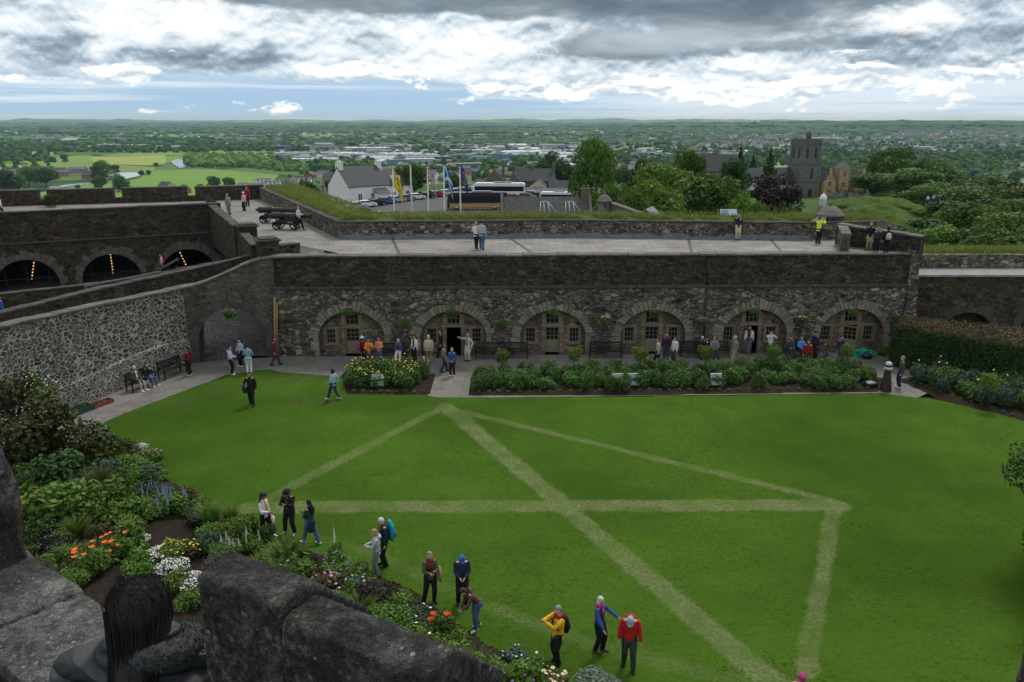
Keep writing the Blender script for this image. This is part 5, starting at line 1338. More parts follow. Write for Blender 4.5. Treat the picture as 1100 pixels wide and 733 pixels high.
# ------------------------------------------------------------------ car park
M_ASPH=plain('asphalt',(.10,.10,.105),.9,.2,.2,.4)
mb=MB();mb.prism([(-40,95),(34,95),(44,190),(38,212),(-14,222),(-26,196),(-42,176)],-3.6,-2.0);tag(mb.build('car_park',M_ASPH),None,None,None,'structure')
def paint(n,c):return plain(n,c,.3,.5,.05,1)
CP=dict(silver=paint('paint_silver',(.42,.44,.47)),white=paint('paint_white',(.75,.76,.78)),black=paint('paint_black',(.02,.02,.022)),blue=paint('paint_blue',(.05,.12,.33)),red=paint('paint_red',(.33,.03,.03)),grey=paint('paint_grey',(.14,.15,.16)))
M_TYRE=plain('tyre_rubber',(.02,.02,.02),.9);M_RIM=plain('wheel_rim',(.35,.36,.37),.4,.5);M_LIGHTS=plain('lamp_lens',(.6,.6,.6),.2,.6);M_TAIL=plain('tail_lens',(.35,.02,.02),.3,.5)
def car_meshes():
    P={}
    mb=MB();prof=[(-2.1,.35),(-2.15,.75),(-1.95,1.0),(-.9,1.06),(.95,1.02),(1.75,.92),(2.12,.72),(2.12,.35)]
    n=len(prof)
    def sec(y,k):return [(x*k,y,z) for x,z in prof]
    rings=[sec(-.86,.98),sec(-.9,1),sec(.9,1),sec(.86,.98)]
    vs=[q for r in rings for q in r]
    mb.add(vs,[(i*n+j,i*n+(j+1)%n,(i+1)*n+(j+1)%n,(i+1)*n+j) for i in range(3) for j in range(n)]+[tuple(range(n)),tuple(range(4*n-1,3*n-1,-1))]);
    P['body']=mb.mesh('body')
    mb=MB();bt=[(-1.95,-.8),(1.0,-.8),(1.0,.8),(-1.95,.8)];tp=[(-1.45,-.62),(.25,-.62),(.25,.62),(-1.45,.62)]
    mb.add([(x,y,1.0) for x,y in bt]+[(x,y,1.44) for x,y in tp],[(0,1,5,4),(1,2,6,5),(2,3,7,6),(3,0,4,7)]);P['window']=mb.mesh('window')
    mb=MB();mb.add([(x*1.01,y*1.02,1.43) for x,y in tp]+[(x*.93,y*.9,1.49) for x,y in tp],[(0,1,5,4),(1,2,6,5),(2,3,7,6),(3,0,4,7),(4,5,6,7)])
    for s in (-1,1):mb.loft([(-1.9,s*.79,1.0),(-1.45,s*.62,1.45)],.04,n=4);mb.loft([(1.0,s*.79,1.0),(.25,s*.62,1.45)],.04,n=4);mb.loft([(-.45,s*.81,1.0),(-.5,s*.625,1.45)],.035,n=4)
    P['roof']=mb.mesh('roof')
    mb=MB();mb.loft([(0,-.1,0),(0,.1,0)],.33,n=14);P['tyre']=mb.mesh('tyre')
    mb=MB();mb.loft([(0,-.115,0),(0,.115,0)],.2,n=10);P['rim']=mb.mesh('rim')
    mb=MB();mb.ell((0,0,0),(.06,.17,.08),8,5);P['lamp']=mb.mesh('lamp')
    return P
CM=car_meshes()
def setm(me,m_):
    q=me.copy();q.materials.clear();q.materials.append(m_);return q
BODY={k:(setm(CM['body'],v),setm(CM['roof'],v)) for k,v in CP.items()}
MW,MTY,MRI,MHL,MTL=setm(CM['window'],M_GLASS),setm(CM['tyre'],M_TYRE),setm(CM['rim'],M_RIM),setm(CM['lamp'],M_LIGHTS),setm(CM['lamp'],M_TAIL)
def car(col,x,y,rz,label,group=None,scale=1,name='parked_car'):
    t_=thing(name,label,'car',(x,y,-1.99),rz,group)
    link_mesh('body',BODY[col][0],None,t_);link_mesh('roof',BODY[col][1],None,t_);link_mesh('window',MW,None,t_)
    for sx in (-1.3,1.32):
        for sy in (-.8,.8):
            wl_=link_mesh('wheel',MTY,None,t_,(sx,sy,.33));link_mesh('rim',MRI,None,wl_)
    for sy in (-.6,.6):
        link_mesh('headlight',MHL,None,t_,(2.1,sy,.74));link_mesh('tail_light',MTL,None,t_,(-2.1,sy,.8))
    return t_
CG='cars parked in the row beside the white house'
cols=['silver','white','black','blue','silver','grey','white','black','red','silver','grey','black','white','blue','black','red','grey','silver']
for k in range(15):
    f=k/14;u=383+f*150;y=164+f*46
    x,_=ZY(u,222,y);c=cols[k]
    car(c,x,y,R(35+rr.uniform(-4,4)),f'{c} car parked in the long row leading away from the white house',CG+' '+c)
for k,(u,y,c) in enumerate([(408,146,'white'),(396,152,'grey'),(560,188,'blue'),(566,184,'grey'),(572,190,'silver'),(580,186,'black'),(618,178,'white'),(601,176,'black'),(552,182,'red')]):
    x,_=ZY(u,222,y);car(c,x,y,R(rr.uniform(-20,20)),f'{c} car parked among the vehicles near the coaches',"cars near the coaches "+c)
def coach(label,x,y,rz,c1,c2,name='tour_coach'):
    t_=thing(name,label,'coach',(x,y,-1.99),rz)
    L,W_,H=12.2,2.5,3.5
    prof=[(-L/2,.35),(-L/2,H-.25),(-L/2+.3,H),(L/2-.9,H),(L/2-.25,H-.35),(L/2,1.4),(L/2,.35)]
    mb=MB();n=len(prof);vs=[(x_,s*W_/2,z) for s in (-1,1) for x_,z in prof]
    mb.add(vs,[tuple(range(n)),tuple(range(2*n-1,n-1,-1))]+[(j,(j+1)%n,n+(j+1)%n,n+j) for j in range(n)]);mb.build('body',c1,t_,bevel=.08)
    mb=MB()
    for s in (-1,1):mb.box(-L/2+.3,L/2-.5,s*(W_/2+.012)-.012,s*(W_/2+.012)+.012,.5,1.35)
    mb.build('side_panel',c2,t_)
    mb=MB()
    for s in (-1,1):mb.box(-L/2+.25,L/2-.6,s*(W_/2+.014)-.014,s*(W_/2+.014)+.014,1.65,2.75)
    mb.box(-L/2-.015,-L/2+.02,-W_/2+.2,W_/2-.2,1.8,2.9)
    mb.build('window',M_GLASS,t_)
    mb=MB();mb.add([(L/2+.01,-W_/2+.12,1.35),(L/2+.01,W_/2-.12,1.35),(L/2-.235,W_/2-.12,3.15),(L/2-.235,-W_/2+.12,3.15)],[(0,1,2,3)]);mb.build('windscreen',M_GLASS,t_)
    for sx in (-3.4,4.2):
        for sy in (-1.1,1.1):
            m_=MB();m_.loft([(0,-.16,0),(0,.16,0)],.5,n=16);wl_=m_.build('wheel',M_TYRE,t_,(sx,sy,.5))
            m_=MB();m_.loft([(0,-.175,0),(0,.175,0)],.28,n=12);m_.build('rim',M_RIM,wl_)
    for s in (-.9,.9):
        m_=MB();m_.ell((L/2,s,.8),(.06,.2,.1),8,5);m_.build('headlight',M_LIGHTS,t_)
    m_=MB();m_.box(-3,1,-.9,.9,H,H+.22);m_.build('roof_unit',CP['grey'],t_)
    return t_
M_GOLD=paint('paint_gold',(.42,.27,.11))
x,_=ZY(536,215,190);coach('white tour coach parked behind the black and gold one',x,188,R(176),CP['white'],CP['white'])
x,_=ZY(512,222,160);coach('black and gold tour coach parked behind the flagpoles',x,163,R(184),CP['black'],M_GOLD)
x,_=ZY(598,216,175);o=coach('blue and white minibus coach at the end of the car park',x,176,R(172),CP['white'],CP['blue']);o.scale=(.6,.85,.7)
# flagpoles, lamp mast
M_POLEW=plain('white_pole',(.62,.62,.60),.4,.4)
def flagcloth(name,cols_fn,w=2.6,h=1.5,drape=.5,seed=0,mats=()):
    """limp flag hanging from the pole in folds; faces coloured by cols_fn(u,v)->material index"""
    nu,nv=22,16;mb=MB();vs=[]
    for j in range(nv+1):
        for i in range(nu+1):
            a=i/nu;b_=j/nv
            x_=a*w*(1-drape*.75);z_=-(b_*h)-a*a*w*drape*.8-a*.1
            y_=.16*math.sin(a*9+seed+b_*1.2)*a**.5
            vs.append((x_+.04,y_,z_))
    mb.v=vs
    for j in range(nv):
        for i in range(nu):
            k=j*(nu+1)+i;mb.f.append((k,k+1,k+nu+2,k+nu+1));mb.m.append(cols_fn((i+.5)/nu,(j+.5)/nv));mb.sm.append(True)
    return mb
fy=plain('flag_yellow',(.75,.58,.02),.8);fr_=plain('flag_red',(.45,.03,.03),.8);fb_=plain('flag_blue',(.02,.12,.42),.8);fn=plain('flag_navy',(.03,.04,.20),.8);fw=plain('flag_white',(.7,.7,.7),.8)
def lion(a,b_):
    if (.06<a<.94 and (abs(b_-.08)<.03 or abs(b_-.92)<.03)) or ((abs(a-.06)<.02 or abs(a-.94)<.02) and .06<b_<.94):return 1
    d=min(math.hypot((a-.5)/.8,(b_-.45)),math.hypot(a-.38,b_-.3)+.03,math.hypot(a-.62,(b_-.7))+.06)
    return 1 if d<.13 else 0
def salt(a,b_):return 1 if abs(a-b_)<.11 or abs(1-a-b_)<.11 else 0
def union(a,b_):
    if abs(a-.5)<.06 or abs(b_-.5)<.09:return 1
    if abs(a-.5)<.1 or abs(b_-.5)<.16:return 2
    if abs(a-b_)<.04 or abs(1-a-b_)<.04:return 1
    if abs(a-b_)<.1 or abs(1-a-b_)<.1:return 2
    return 0
def stars(a,b_):
    q=math.hypot((a-.5)*1.6,b_-.5);an=math.degrees(math.atan2(b_-.5,(a-.5)*1.6))%30
    return 1 if abs(q-.32)<.05 and 8<an<22 else 0
for u,lab,fnn,mats,dr,sc in [(421.8,'white flagpole with yellow flag bearing a red lion',lion,[fy,fr_],.9,1.25),(459,'white flagpole with red, white and blue crossed flag',union,[fn,fr_,fw],.93,1.1),
                     (476.5,'white flagpole with blue flag bearing a white diagonal cross',salt,[fb_,fw],.92,1.15),(494,'white flagpole with dark blue flag of small yellow marks',stars,[fn,fy],.94,1.1)]:
    x,zt_=ZY(u,181,92);fp=thing('flagpole',lab,'flagpole',(x,92,-2.7))
    H=zt_+2.7
    mb=MB();mb.loft([(0,0,0),(0,0,H)],[.11,.06],n=8);mb.build('pole',M_POLEW,fp)
    mb=MB();mb.ell((0,0,H+.08),(.1,.1,.1),8,6);mb.build('finial',M_POLEW,fp)
    zf=ZY(u,190 if u<450 else 184,92)[1]+2.7
    f_=flagcloth('flag',fnn,2.5*sc,1.45*sc,dr,u).build('flag',mats,fp,fix=False);f_.location=(.06,0,zf+.6);f_.rotation_euler=(0,0,R(-10))
x,zt_=ZY(440.8,178,92);lp=thing('lamp_mast','tall pale grey lamp mast between the yellow flag and its neighbour','lamp post',(x,92,-2.7));H=zt_+2.7
mb=MB();mb.loft([(0,0,0),(0,0,H)],[.14,.08],n=8);mb.build('post',plain('galvanised',(.45,.46,.46),.5,.4),lp)
mb=MB();mb.loft([(0,0,H),(-.5,0,H+.12)],.05,n=6);mb.box(-.95,-.4,-.14,.14,H+.06,H+.18);mb.build('lamp_head',plain('galvanised_head',(.4,.4,.4),.5,.4),lp)
# graveyard: stones, rock outcrop, paths
rr=random.Random(4)
M_GRV=plain('gravestone',(.16,.155,.145),.95,.2,.3,2)
GM=[]
for k in range(4):
    mb=MB();w_=.42+.1*k
    poly=[(-w_,-.4),(w_,-.4),(w_,1.1),(w_*.7,1.35),(0,1.5 if k%2 else 1.42),(-w_*.7,1.35),(-w_,1.1)] if k<3 else [(-.35,-.4),(.35,-.4),(.2,.5),(.14,2.1),(0,2.3),(-.14,2.1),(-.2,.5)]
    mb.prism(poly,-.1,.1,0,Matrix.Rotation(R(90),4,'X'));me=mb.mesh('gravestone');me.materials.append(M_GRV);GM.append(me)
def grave(u,v,lab,grp,s):
    p=GT(u,v);o=link_mesh('gravestone',GM[rr.randrange(4)],None);o.location=p;o.scale=(s*rr.uniform(.8,1.3),s,s*rr.uniform(.75,1.3));o.rotation_euler=(R(rr.uniform(-5,5)),R(rr.uniform(-4,4)),rr.uniform(-.5,.5));o['kind']='thing';tag(o,lab,'gravestone',grp)
for _ in range(70):grave(rr.uniform(888,938),rr.uniform(210,219),'grey gravestone in the rows before the yellow almshouse','gravestones before the almshouse',1.15)
for _ in range(34):
    q=rr.random();grave(905+q*62+rr.uniform(-5,8),239+q*24+rr.uniform(-8,1),'grey gravestone on the grassy slope behind the terrace corner','gravestones on the grassy slope',.95)
p=GT(1004,232);rk=MB()
r_=random.Random(3)
bm=bmesh.new();bmesh.ops.create_icosphere(bm,subdivisions=4,radius=1)
for v in bm.verts:
    n=v.co.copy();h=1+.12*math.sin(n.x*9)+.1*math.sin(n.y*11+n.z*7)+.07*math.sin(n.x*23+n.z*17)+r_.uniform(-.04,.04)
    v.co=Vector((n.x*6.5*h,n.y*6*h,max(-2,min(n.z*6.0*h,3.0+.35*math.sin(n.x*6)))))
me=bpy.data.meshes.new('rock_outcrop');bm.to_mesh(me);bm.free()
m,t,b=new_mat('mossy_rock',.95,.2);co=worldco(t);ge=t.n('ShaderNodeNewGeometry');nz=t.n('ShaderNodeSeparateXYZ',i_0=ge.outputs['Normal'])
g=t.noise(t.mapping(co,(1,1,.35)),1.2,6,.7)
t.set(b.inputs['Base Color'],t.mix(t.remap(nz.outputs[2],.35,.75),t.ramp(g,[(.35,(.04,.04,.035)),(.65,(.17,.16,.14))]),(.05,.085,.02)));bump(t,b,g,1,.5)
o=link_mesh('rock_outcrop',me,m);o.location=(p.x+1,p.y+6,p.z-.5);o['kind']='thing';tag(o,'grey rock outcrop with grassy top rising above the graveyard','rock')
m_=grassmat('rough_slope',(.025,.055,.010),(.085,.13,.025),.9)
for k,(u,v,w_,h_) in enumerate([(925,224,14,3.2),(946,232,12,3.0),(960,222,14,3.0),(935,246,9,1.6),(968,240,9,2.4)]):
    p=GT(u,v);mb=MB();mb.ell((p.x,p.y+3,p.z-1),(w_*.55,w_*.5,h_*.8),40,26);mb.v=[(q[0]+1.1*(float(vnoise2(q[0],q[1],1.7,3))-.5),q[1]+.8*(float(vnoise2(q[1],q[2],1.3,5))-.5),q[2]+1.0*(float(vnoise2(q[0],q[1],2.2,8))-.5)+.4*(float(vnoise2(q[0],q[1],.7,9))-.5)) for q in mb.v];tag(mb.build('hill',m_),'green grassy knoll in the graveyard',None,None,'structure')
for u,v,wp in [(905,226,14),(932,221,20),(950,217,18),(970,228,16),(915,218,12),(982,232,16),(958,236,12),(975,217,14),(912,232,9),(925,236,8),(940,228,10),(950,240,9),(965,246,12),(938,244,7),(990,240,12),(921,246,7)]:
    p=GT(u,v);d=math.hypot(p.x,p.y);wd=wp*d/FOC;plant_tree(rr.choice(['bright0','mid1']),p.x,p.y,p.z-.3,wd*.5,wd,'low rounded bush on the graveyard knoll','bush','bushes on the graveyard knoll')

# ------------------------------------------------------------------ garden planting
def fo(n,a,b_,c):return foliage(n,a,b_,c,.2)
L_GRN=fo('border_leaf',(.032,.08,.008),(.078,.155,.018),(.14,.225,.035));L_LIME=fo('lime_leaf',(.05,.10,.015),(.10,.17,.025),(.16,.22,.04));L_DK=fo('deep_leaf',(.014,.038,.008),(.032,.07,.016),(.065,.115,.025))
L_RED=fo('russet_leaf',(.026,.028,.010),(.052,.06,.016),(.06,.09,.02));L_SIL=fo('silver_leaf',(.08,.12,.085),(.15,.19,.14),(.22,.26,.2));L_PUR=fo('plum_leaf',(.018,.014,.014),(.035,.024,.024),(.03,.045,.018));L_BLU=fo('blue_leaf',(.03,.065,.04),(.055,.10,.06),(.08,.13,.08))
L_OLV=fo('olive_leaf',(.035,.04,.012),(.07,.075,.022),(.11,.10,.035));L_ROSE=fo('rose_leaf',(.026,.068,.012),(.065,.135,.024),(.125,.21,.05))
def pet(n,c):return plain(n,c,.6,.2,.15,9)
C_OR=pet('petal_orange',(.75,.13,.012));C_RED=pet('petal_red',(.72,.035,.012));C_WH=pet('petal_white',(.72,.72,.68));C_YE=pet('petal_yellow',(.72,.55,.06));C_PU=pet('petal_purple',(.20,.08,.34));C_BL=pet('petal_blue',(.20,.22,.46));C_PK=pet('petal_pink',(.58,.22,.44));C_CR=pet('petal_cream',(.62,.52,.32));C_LP=pet('petal_pale',(.50,.40,.42))
def lobes_bush(w,h,seed,n=7):
    r=random.Random(seed);L=[((0,0,h*.45),(w*.36,w*.36,h*.45))]
    for i in range(n):
        a=r.uniform(0,6.28);q=r.uniform(.15,.34)*w;s=r.uniform(.13,.22)*w
        L.append(((q*math.cos(a),q*math.sin(a),h*r.uniform(.3,.75)),(s,s,min(s*1.2,h*.3))))
    return L
BUSH={}
def bush_t(key,w,h,n,leaf,mat,seed,**kw):
    BUSH[key]=(w,h,leafmesh('foliage',leafcloud(n,lobes_bush(w,h,seed),leaf,seed,.55,**kw),mat))
bush_t('grn',1,.8,1500,.045,L_GRN,1);bush_t('grn2',1,.9,1500,.04,L_GRN,2);bush_t('lime',1,.7,1500,.038,L_LIME,3);bush_t('dk',1,.9,1600,.045,L_DK,4)
bush_t('red',1,.9,1600,.045,L_RED,5);bush_t('sil',1,.6,900,.065,L_SIL,6,asp=.25,up=.6);bush_t('pur',1,.8,1700,.04,L_PUR,7);bush_t('blu',1,.7,1300,.05,L_BLU,8,asp=.4);bush_t('olv',1,.9,1500,.042,L_OLV,9)
bush_t('rose',1,.85,1300,.045,L_ROSE,10);bush_t('rose2',1,.95,1300,.045,L_ROSE,11);bush_t('host',1,.5,500,.11,L_GRN,12,asp=.5,up=.8)
def spikes(n,w,h,seed,mat,wid=.025):
    r=np.random.default_rng(seed);a=r.random(n)*6.28;q=r.random(n)**.5*w*.18;tl=(.15+.85*r.random(n))*.5*w;hh=h*(.6+.5*r.random(n))
    b_=np.stack([q*np.cos(a),q*np.sin(a),np.zeros(n)],-1);m_=b_+np.stack([tl*.35*np.cos(a),tl*.35*np.sin(a),hh*.7],-1);e=b_+np.stack([tl*np.cos(a),tl*np.sin(a),hh*(.85+.2*r.random(n))],-1)
    s=np.stack([-np.sin(a),np.cos(a),0*a],-1)*wid
    V=np.concatenate([np.stack([b_-s,b_+s,m_+s*.8,m_-s*.8],1).reshape(-1,3),np.stack([m_-s*.8,m_+s*.8,e+s*.1,e-s*.1],1).reshape(-1,3)])
    return leafmesh('foliage',V,mat)
BUSH['spk']=(1,1,spikes(260,1,1,3,L_OLV));BUSH['iris']=(.6,.9,spikes(140,.6,.9,4,L_DK))
BUSH['gras']=(1,.7,spikes(300,1,.7,5,L_LIME,.015))
def flowers(n,w,h,r_,seed,mat,kind='disc',top=True):
    """small blooms spread over the top of a plant"""
    rg=random.Random(seed);mb=MB()
    for _ in range(n):
        a=rg.uniform(0,6.28);q=w*.46*rg.random()**.5;z=h*(.55+.5*math.sqrt(max(0,1-(q/(w*.5))**2)))*rg.uniform(.85,1.05)
        c=Vector((q*math.cos(a),q*math.sin(a),z))
        if kind=='disc':
            k=rg.uniform(.7,1.2)*r_;N=Vector((rg.uniform(-.5,.5),rg.uniform(-.9,.3),1)).normalized();x=N.orthogonal().normalized();y=N.cross(x)
            vs=[c+N*k*.25]+[c+(x*math.cos(t_)+y*math.sin(t_))*k*(1 if i%2 else .72) for i,t_ in enumerate(np.linspace(0,6.28,11)[:-1])]
            mb.add(vs,[(0,1+i,1+(i+1)%10) for i in range(10)],0)
        elif kind=='cup':
            k=rg.uniform(.8,1.25)*r_
            for j in range(5):
                t_=j*1.257+rg.uniform(-.2,.2);x=Vector((math.cos(t_),math.sin(t_),0));y=Vector((-x.y,x.x,0))
                mb.add([c,c+x*k*.55+y*k*.55+Vector((0,0,k*.3)),c+x*k*1.05+Vector((0,0,k*.62)),c+x*k*.55-y*k*.55+Vector((0,0,k*.3))],[(0,1,2,3)],0)
        elif kind=='spire':
            H=rg.uniform(.28,.5);k=r_
            for j in range(9):
                zz=c.z-H*.15+H*j/9;rr_=k*(1.05-j/10)
                mb.ell((c.x,c.y,zz),(rr_,rr_,H/14),6,4)
    me=mb.mesh('blossom');me.materials.append(mat);return me
FLW={k:flowers(*a) for k,a in dict(orange=(9,.9,.9,.062,1,C_OR,'cup'),orange2=(6,.8,.95,.07,2,C_OR,'cup'),red=(4,.7,1.0,.075,3,C_RED,'cup'),white=(230,1.1,.75,.026,4,C_WH),whites=(10,1,.8,.035,5,C_WH),yellow=(22,1,.75,.04,6,C_YE),yel9=(8,1,.9,.042,16,C_YE),blushB=(55,1,.9,.012,21,C_LP),whitesB=(45,1,.8,.02,22,C_WH),purple=(12,1,.85,.035,7,C_PU),
   blue=(11,.8,.8,.03,8,C_BL,'spire'),pinks=(24,.9,.75,.045,9,C_PK),cream=(24,1,.7,.055,10,C_CR),pale=(5,.6,.9,.04,11,C_LP,'spire'),lilac=(22,1,.85,.022,12,C_PU),blush=(34,1,.9,.045,13,C_LP),wsp=(2,.2,1.1,.05,14,C_WH,'spire'),one=(1,.3,.95,.06,15,C_YE)).items()}
def plant(key,x,y,w,h,label,name='shrub',cat='shrub',group=None,flower=None,z=.12,stem=False,fs=1.0):
    W0,H0,me=BUSH[key];t_=thing(name,label,cat,(x,y,z),random.uniform(0,6.28),group)
    o=link_mesh('foliage',me,None,t_);o.scale=(w/W0,w/W0,h/H0)
    if flower:
        f=link_mesh('blossom',FLW[flower],None,t_);f.scale=(w,w,h/.85)
    if stem:o.location=(0,0,stem);s=MB();s.loft([(0,0,-.1),(0,0,stem+.3)],.025,n=6);s.build('stem',M_BARK,t_)
    if stem and flower:f.location=(0,0,stem)
    return t_
BORDER='mixed plants of the deep flower border'
def bpx(key,u,v,w,h,label,flower=None,group=None,name='shrub'):
    x,y=G(u,v,.2);return plant(key,x,y,w,h,label,name,'shrub' if name=='shrub' else 'plant',group,flower,.1)
# named plants of the border (pixel of the foot)
for a in [('olv',14,455,3.6,3.3,'tall olive brown shrub in front of the pale pointed wall','blushB'),('red',62,482,3.4,2.9,'russet tipped shrub with pale blossom below the pale wall','blushB'),('red',105,500,2.6,2.0,'low spreading russet shrub with white blossom near the lawn edge','blushB'),
 ('grn2',48,452,2.2,2.9,'glossy green shrub with white flowers behind the russet shrub','whitesB'),('red',22,500,3.4,2.6,'russet brown shrub at the dark end of the border','blushB'),('dk',70,520,2.8,1.6,'deep green shrub under the russet shrub',None),
 ('spk',6,448,2.4,3.3,'brown grassy spiky plant behind the olive shrub',None),('grn',118,497,1.6,1.0,'fresh green clump by the lawn corner',None),('iris',134,492,1.0,1.0,'upright dark iris leaves by the lawn corner',None),
 ('blu',113,512,1.7,.9,'blue green leafy clump beside the iris leaves',None),('sil',148,487,1.1,.55,'silver clump with white flowers beside the pink one','white'),('grn',162,494,1.2,.7,'clump covered in pink purple flowers at the lawn edge','pinks'),
 ('grn2',146,506,1.7,.9,'leafy green mound behind the pink flowers',None),('lime',167,506,1.0,.5,'small lime mound at the lawn edge',None),('dk',130,518,1.5,.8,'low grey green mound in mid border',None),
 ('grn',186,548,1.8,.9,'lupin clump with blue purple spires near the lawn','blue'),('grn2',160,543,1.4,.85,'second lupin clump with blue spires farther from the lawn','blue'),('pur',214,562,1.3,.7,'dusky purple haze of catmint at the lawn edge','lilac'),
 ('grn',70,560,3.4,1.9,'broad green peony bush in mid border',None),('grn2',110,556,2.6,1.6,'green leafy bush right of the broad peony bush',None),('grn',140,560,2.0,1.2,'green bush behind the lupins',None),('dk',44,585,1.6,1.1,'dark plant below the orange poppies beside the merlon',None),
 ('grn',38,562,1.1,1.25,'orange poppy clump beside the tall merlon','orange2'),('grn2',104,612,1.7,1.0,'large orange poppy clump in front of the woman','orange'),('grn',124,598,1.3,1.0,'smaller orange poppy clump behind the large one','orange2'),
 ('pur',64,592,1.5,.8,'purple flowered catmint below the peony bush','lilac'),('lime',74,606,1.2,.9,'bright green feathery clump beside the poppies',None),('pur',122,585,1.2,.7,'lilac flowered clump between poppies and catmint','lilac'),
 ('grn2',150,618,1.4,1.0,'rounded sage green bush right of the poppies',None),('lime',188,600,1.4,.8,'yellow flowering clump in mid border','yellow'),('olv',204,597,1.2,.7,'olive clump beside the yellow flowers','yellow'),
 ('sil',172,600,1.1,.5,'first patch of white flowered edging','white'),('sil',186,614,1.2,.5,'second patch of white flowered edging below the yellow clump','white'),('sil',204,630,1.2,.5,'third patch of white flowered edging near the merlon','white'),('sil',150,582,.8,.35,'small far patch of white flowered edging','white'),
 ('lime',186,634,1.3,.85,'bright green mound beside the white edging',None),('grn',208,650,1.2,.7,'low green plant by the near merlon',None),('blu',228,590,1.4,.9,'blue green leafy plant near the lawn',None),
 ('grn',248,598,1.4,.8,'green clump with pale lupin spires','pale'),('grn2',272,592,1.0,.8,'clump with cream lupin spires at the lawn edge','pale'),('blu',240,612,1.5,.9,'dark leafy clump under the lupins',None),
 ('lime',292,612,1.5,.7,'yellow green geranium mound by the lawn edge',None),('grn',318,620,1.6,.7,'green geranium mound in mid border',None),('lime',300,632,1.6,.7,'second yellow green mound near the coping',None),
 ('sil',345,650,1.5,.55,'silver leaved artemisia clump beside the coping',None),('pur',330,604,1.0,.5,'grey purple catmint at the lawn edge','lilac'),('grn2',362,615,1.4,.8,'clump dotted with purple flowers','purple'),('grn',384,626,1.4,.8,'second clump dotted with purple flowers','purple'),('olv',350,632,1.3,.7,'pinkish flowered mound among the purple ones','pinks'),
 ('grn',362,604,.7,.9,'white foxglove spire at the lawn edge','wsp'),('pur',402,648,1.7,1.0,'dark plum leaved bush near the couple in grey and teal',None),('blu',380,642,1.2,.8,'blue green clump left of the plum bush','whites'),
 ('grn2',430,652,1.3,.7,'mid green clump with a few red blooms right of the plum bush',None),('grn',474,680,1.2,.9,'red poppy clump beside the crouching figure','red'),('grn2',492,692,1.0,.7,'green poppy foliage with a yellow bloom','one'),('blu',448,672,1.3,.7,'bluish leafy clump left of the red poppies','whites'),
 ('grn',415,668,1.5,.7,'low green mound along the coping',None),('lime',450,690,1.6,.6,'low yellow green mound along the coping',None),('grn2',480,708,1.6,.6,'leafy mound by the coping end',None),('grn',520,722,1.3,.5,'small green mound beside the bare soil',None),
 ('blu',556,708,1.0,.4,'low clump with white flowers behind the bare soil','whites'),('grn',575,722,1.2,.5,'low green clump by the yellow jacketed figure','whites'),('olv',590,738,1.3,.55,'clump of cream and yellow roses at the border end','cream'),('sil',640,742,1.6,.5,'grey green leafy mat at the border end',None),('lime',555,736,1.4,.5,'green clump with cream blooms','cream')]:
    bpx(a[0],a[1],a[2],a[3],a[4],a[5],a[6])
rg=random.Random(17)
for _ in range(300):   # leafy filling between them
    f=rg.random();u=rg.uniform(20,620);
    lo=458+(u-108)*.62 if u>108 else 500
    v=lo+10+rg.uniform(0,120)
    if 148<u<222 and 566<v<645:continue
    x,y=G(u,v,.2)
    if not in_poly(np.array([x]),np.array([y]),BORD)[0]:continue
    k=rg.choice(['grn','grn2','lime','dk','grn','olv','host','spk','gras','lime','grn2']);w_=rg.uniform(.7,1.5)
    plant(k,x,y,w_,w_*rg.uniform(.4,.85),'low leafy plant filling the deep border between its flowering clumps','shrub','shrub',BORDER,rg.choice([None]*16+['whites','purple','lilac']) ,.1)
# rose beds along the path
RB='rose bushes in the long bed before the arches'
def bed_fill(poly,n,keys,w0,w1,h0,h1,label,grp,flower,seed,zmin=0,name='rose_bush'):
    r=random.Random(seed);xs=[p[0] for p in poly];ys=[p[1] for p in poly];pts=[]
    k=0
    while len(pts)<n and k<6000:
        k+=1;x=r.uniform(min(xs),max(xs));y=r.uniform(min(ys),max(ys))
        d=min(seg_d(np.array(x),np.array(y),poly[i],poly[(i+1)%len(poly)])[0] for i in range(len(poly)))
        if d<.55 or not in_poly(np.array([x]),np.array([y]),poly)[0] or any(math.hypot(x-a,y-b_)<.62 for a,b_ in pts):continue
        fl=flower(r);no=(fl is None and 'few yellow' in label)
        pts.append((x,y));plant(r.choice(keys),x,y,r.uniform(w0,w1),r.uniform(h0,h1),'leafy rose bush without blooms before the clipped hedge' if no else label,name,'rose bush','bloomless rose bushes before the hedge' if no else grp,fl,.08)
bed_fill(BED1,20,['rose','rose2'],1.1,1.5,1.0,1.35,'rose bush with yellow blooms in the small bed by the bench','rose bushes of the small bed',lambda r:'yel9',2)
bed_fill(BED2,92,['rose','rose2','rose'],1.1,1.5,.75,1.2,'dark green rose bush without blooms in the long bed',RB,lambda r:None,3)
bed_fill(BED3,44,['rose','rose2','blu'],1.1,1.6,.9,1.4,'rose bush with a few yellow blooms before the clipped hedge','rose bushes before the hedge',lambda r:'one' if r.random()<.5 else None,4)
for i,(u,v) in enumerate([(540,410),(616,408),(687,408),(757,406),(829,405),(908,403),(1060,440)]):
    x,y=G(u,v);nxt=['between the stone path and the first floodlights','near the third arch','behind the twin floodlights','before the seated pair','before the fifth arch','near the green tarpaulin','before the clipped hedge'][i]
    plant('lime',x,y,1.15,1.0,'standard rose with round pale green head '+nxt,'standard_rose','rose tree',None,'one' if i in(3,6) else None,.05,1.1)
def edge_row(a,b_,n,lab,grp,v='lime'):
    for k in range(n):
        f=(k+.5)/n;x=a[0]+(b_[0]-a[0])*f;y=a[1]+(b_[1]-a[1])*f
        w_=random.uniform(.26,.38);plant(v,x+random.uniform(-.04,.04),y+random.uniform(-.05,.05),w_,w_*.55,lab,'edging_plant','edging plant',grp,None,.06)
e=.28
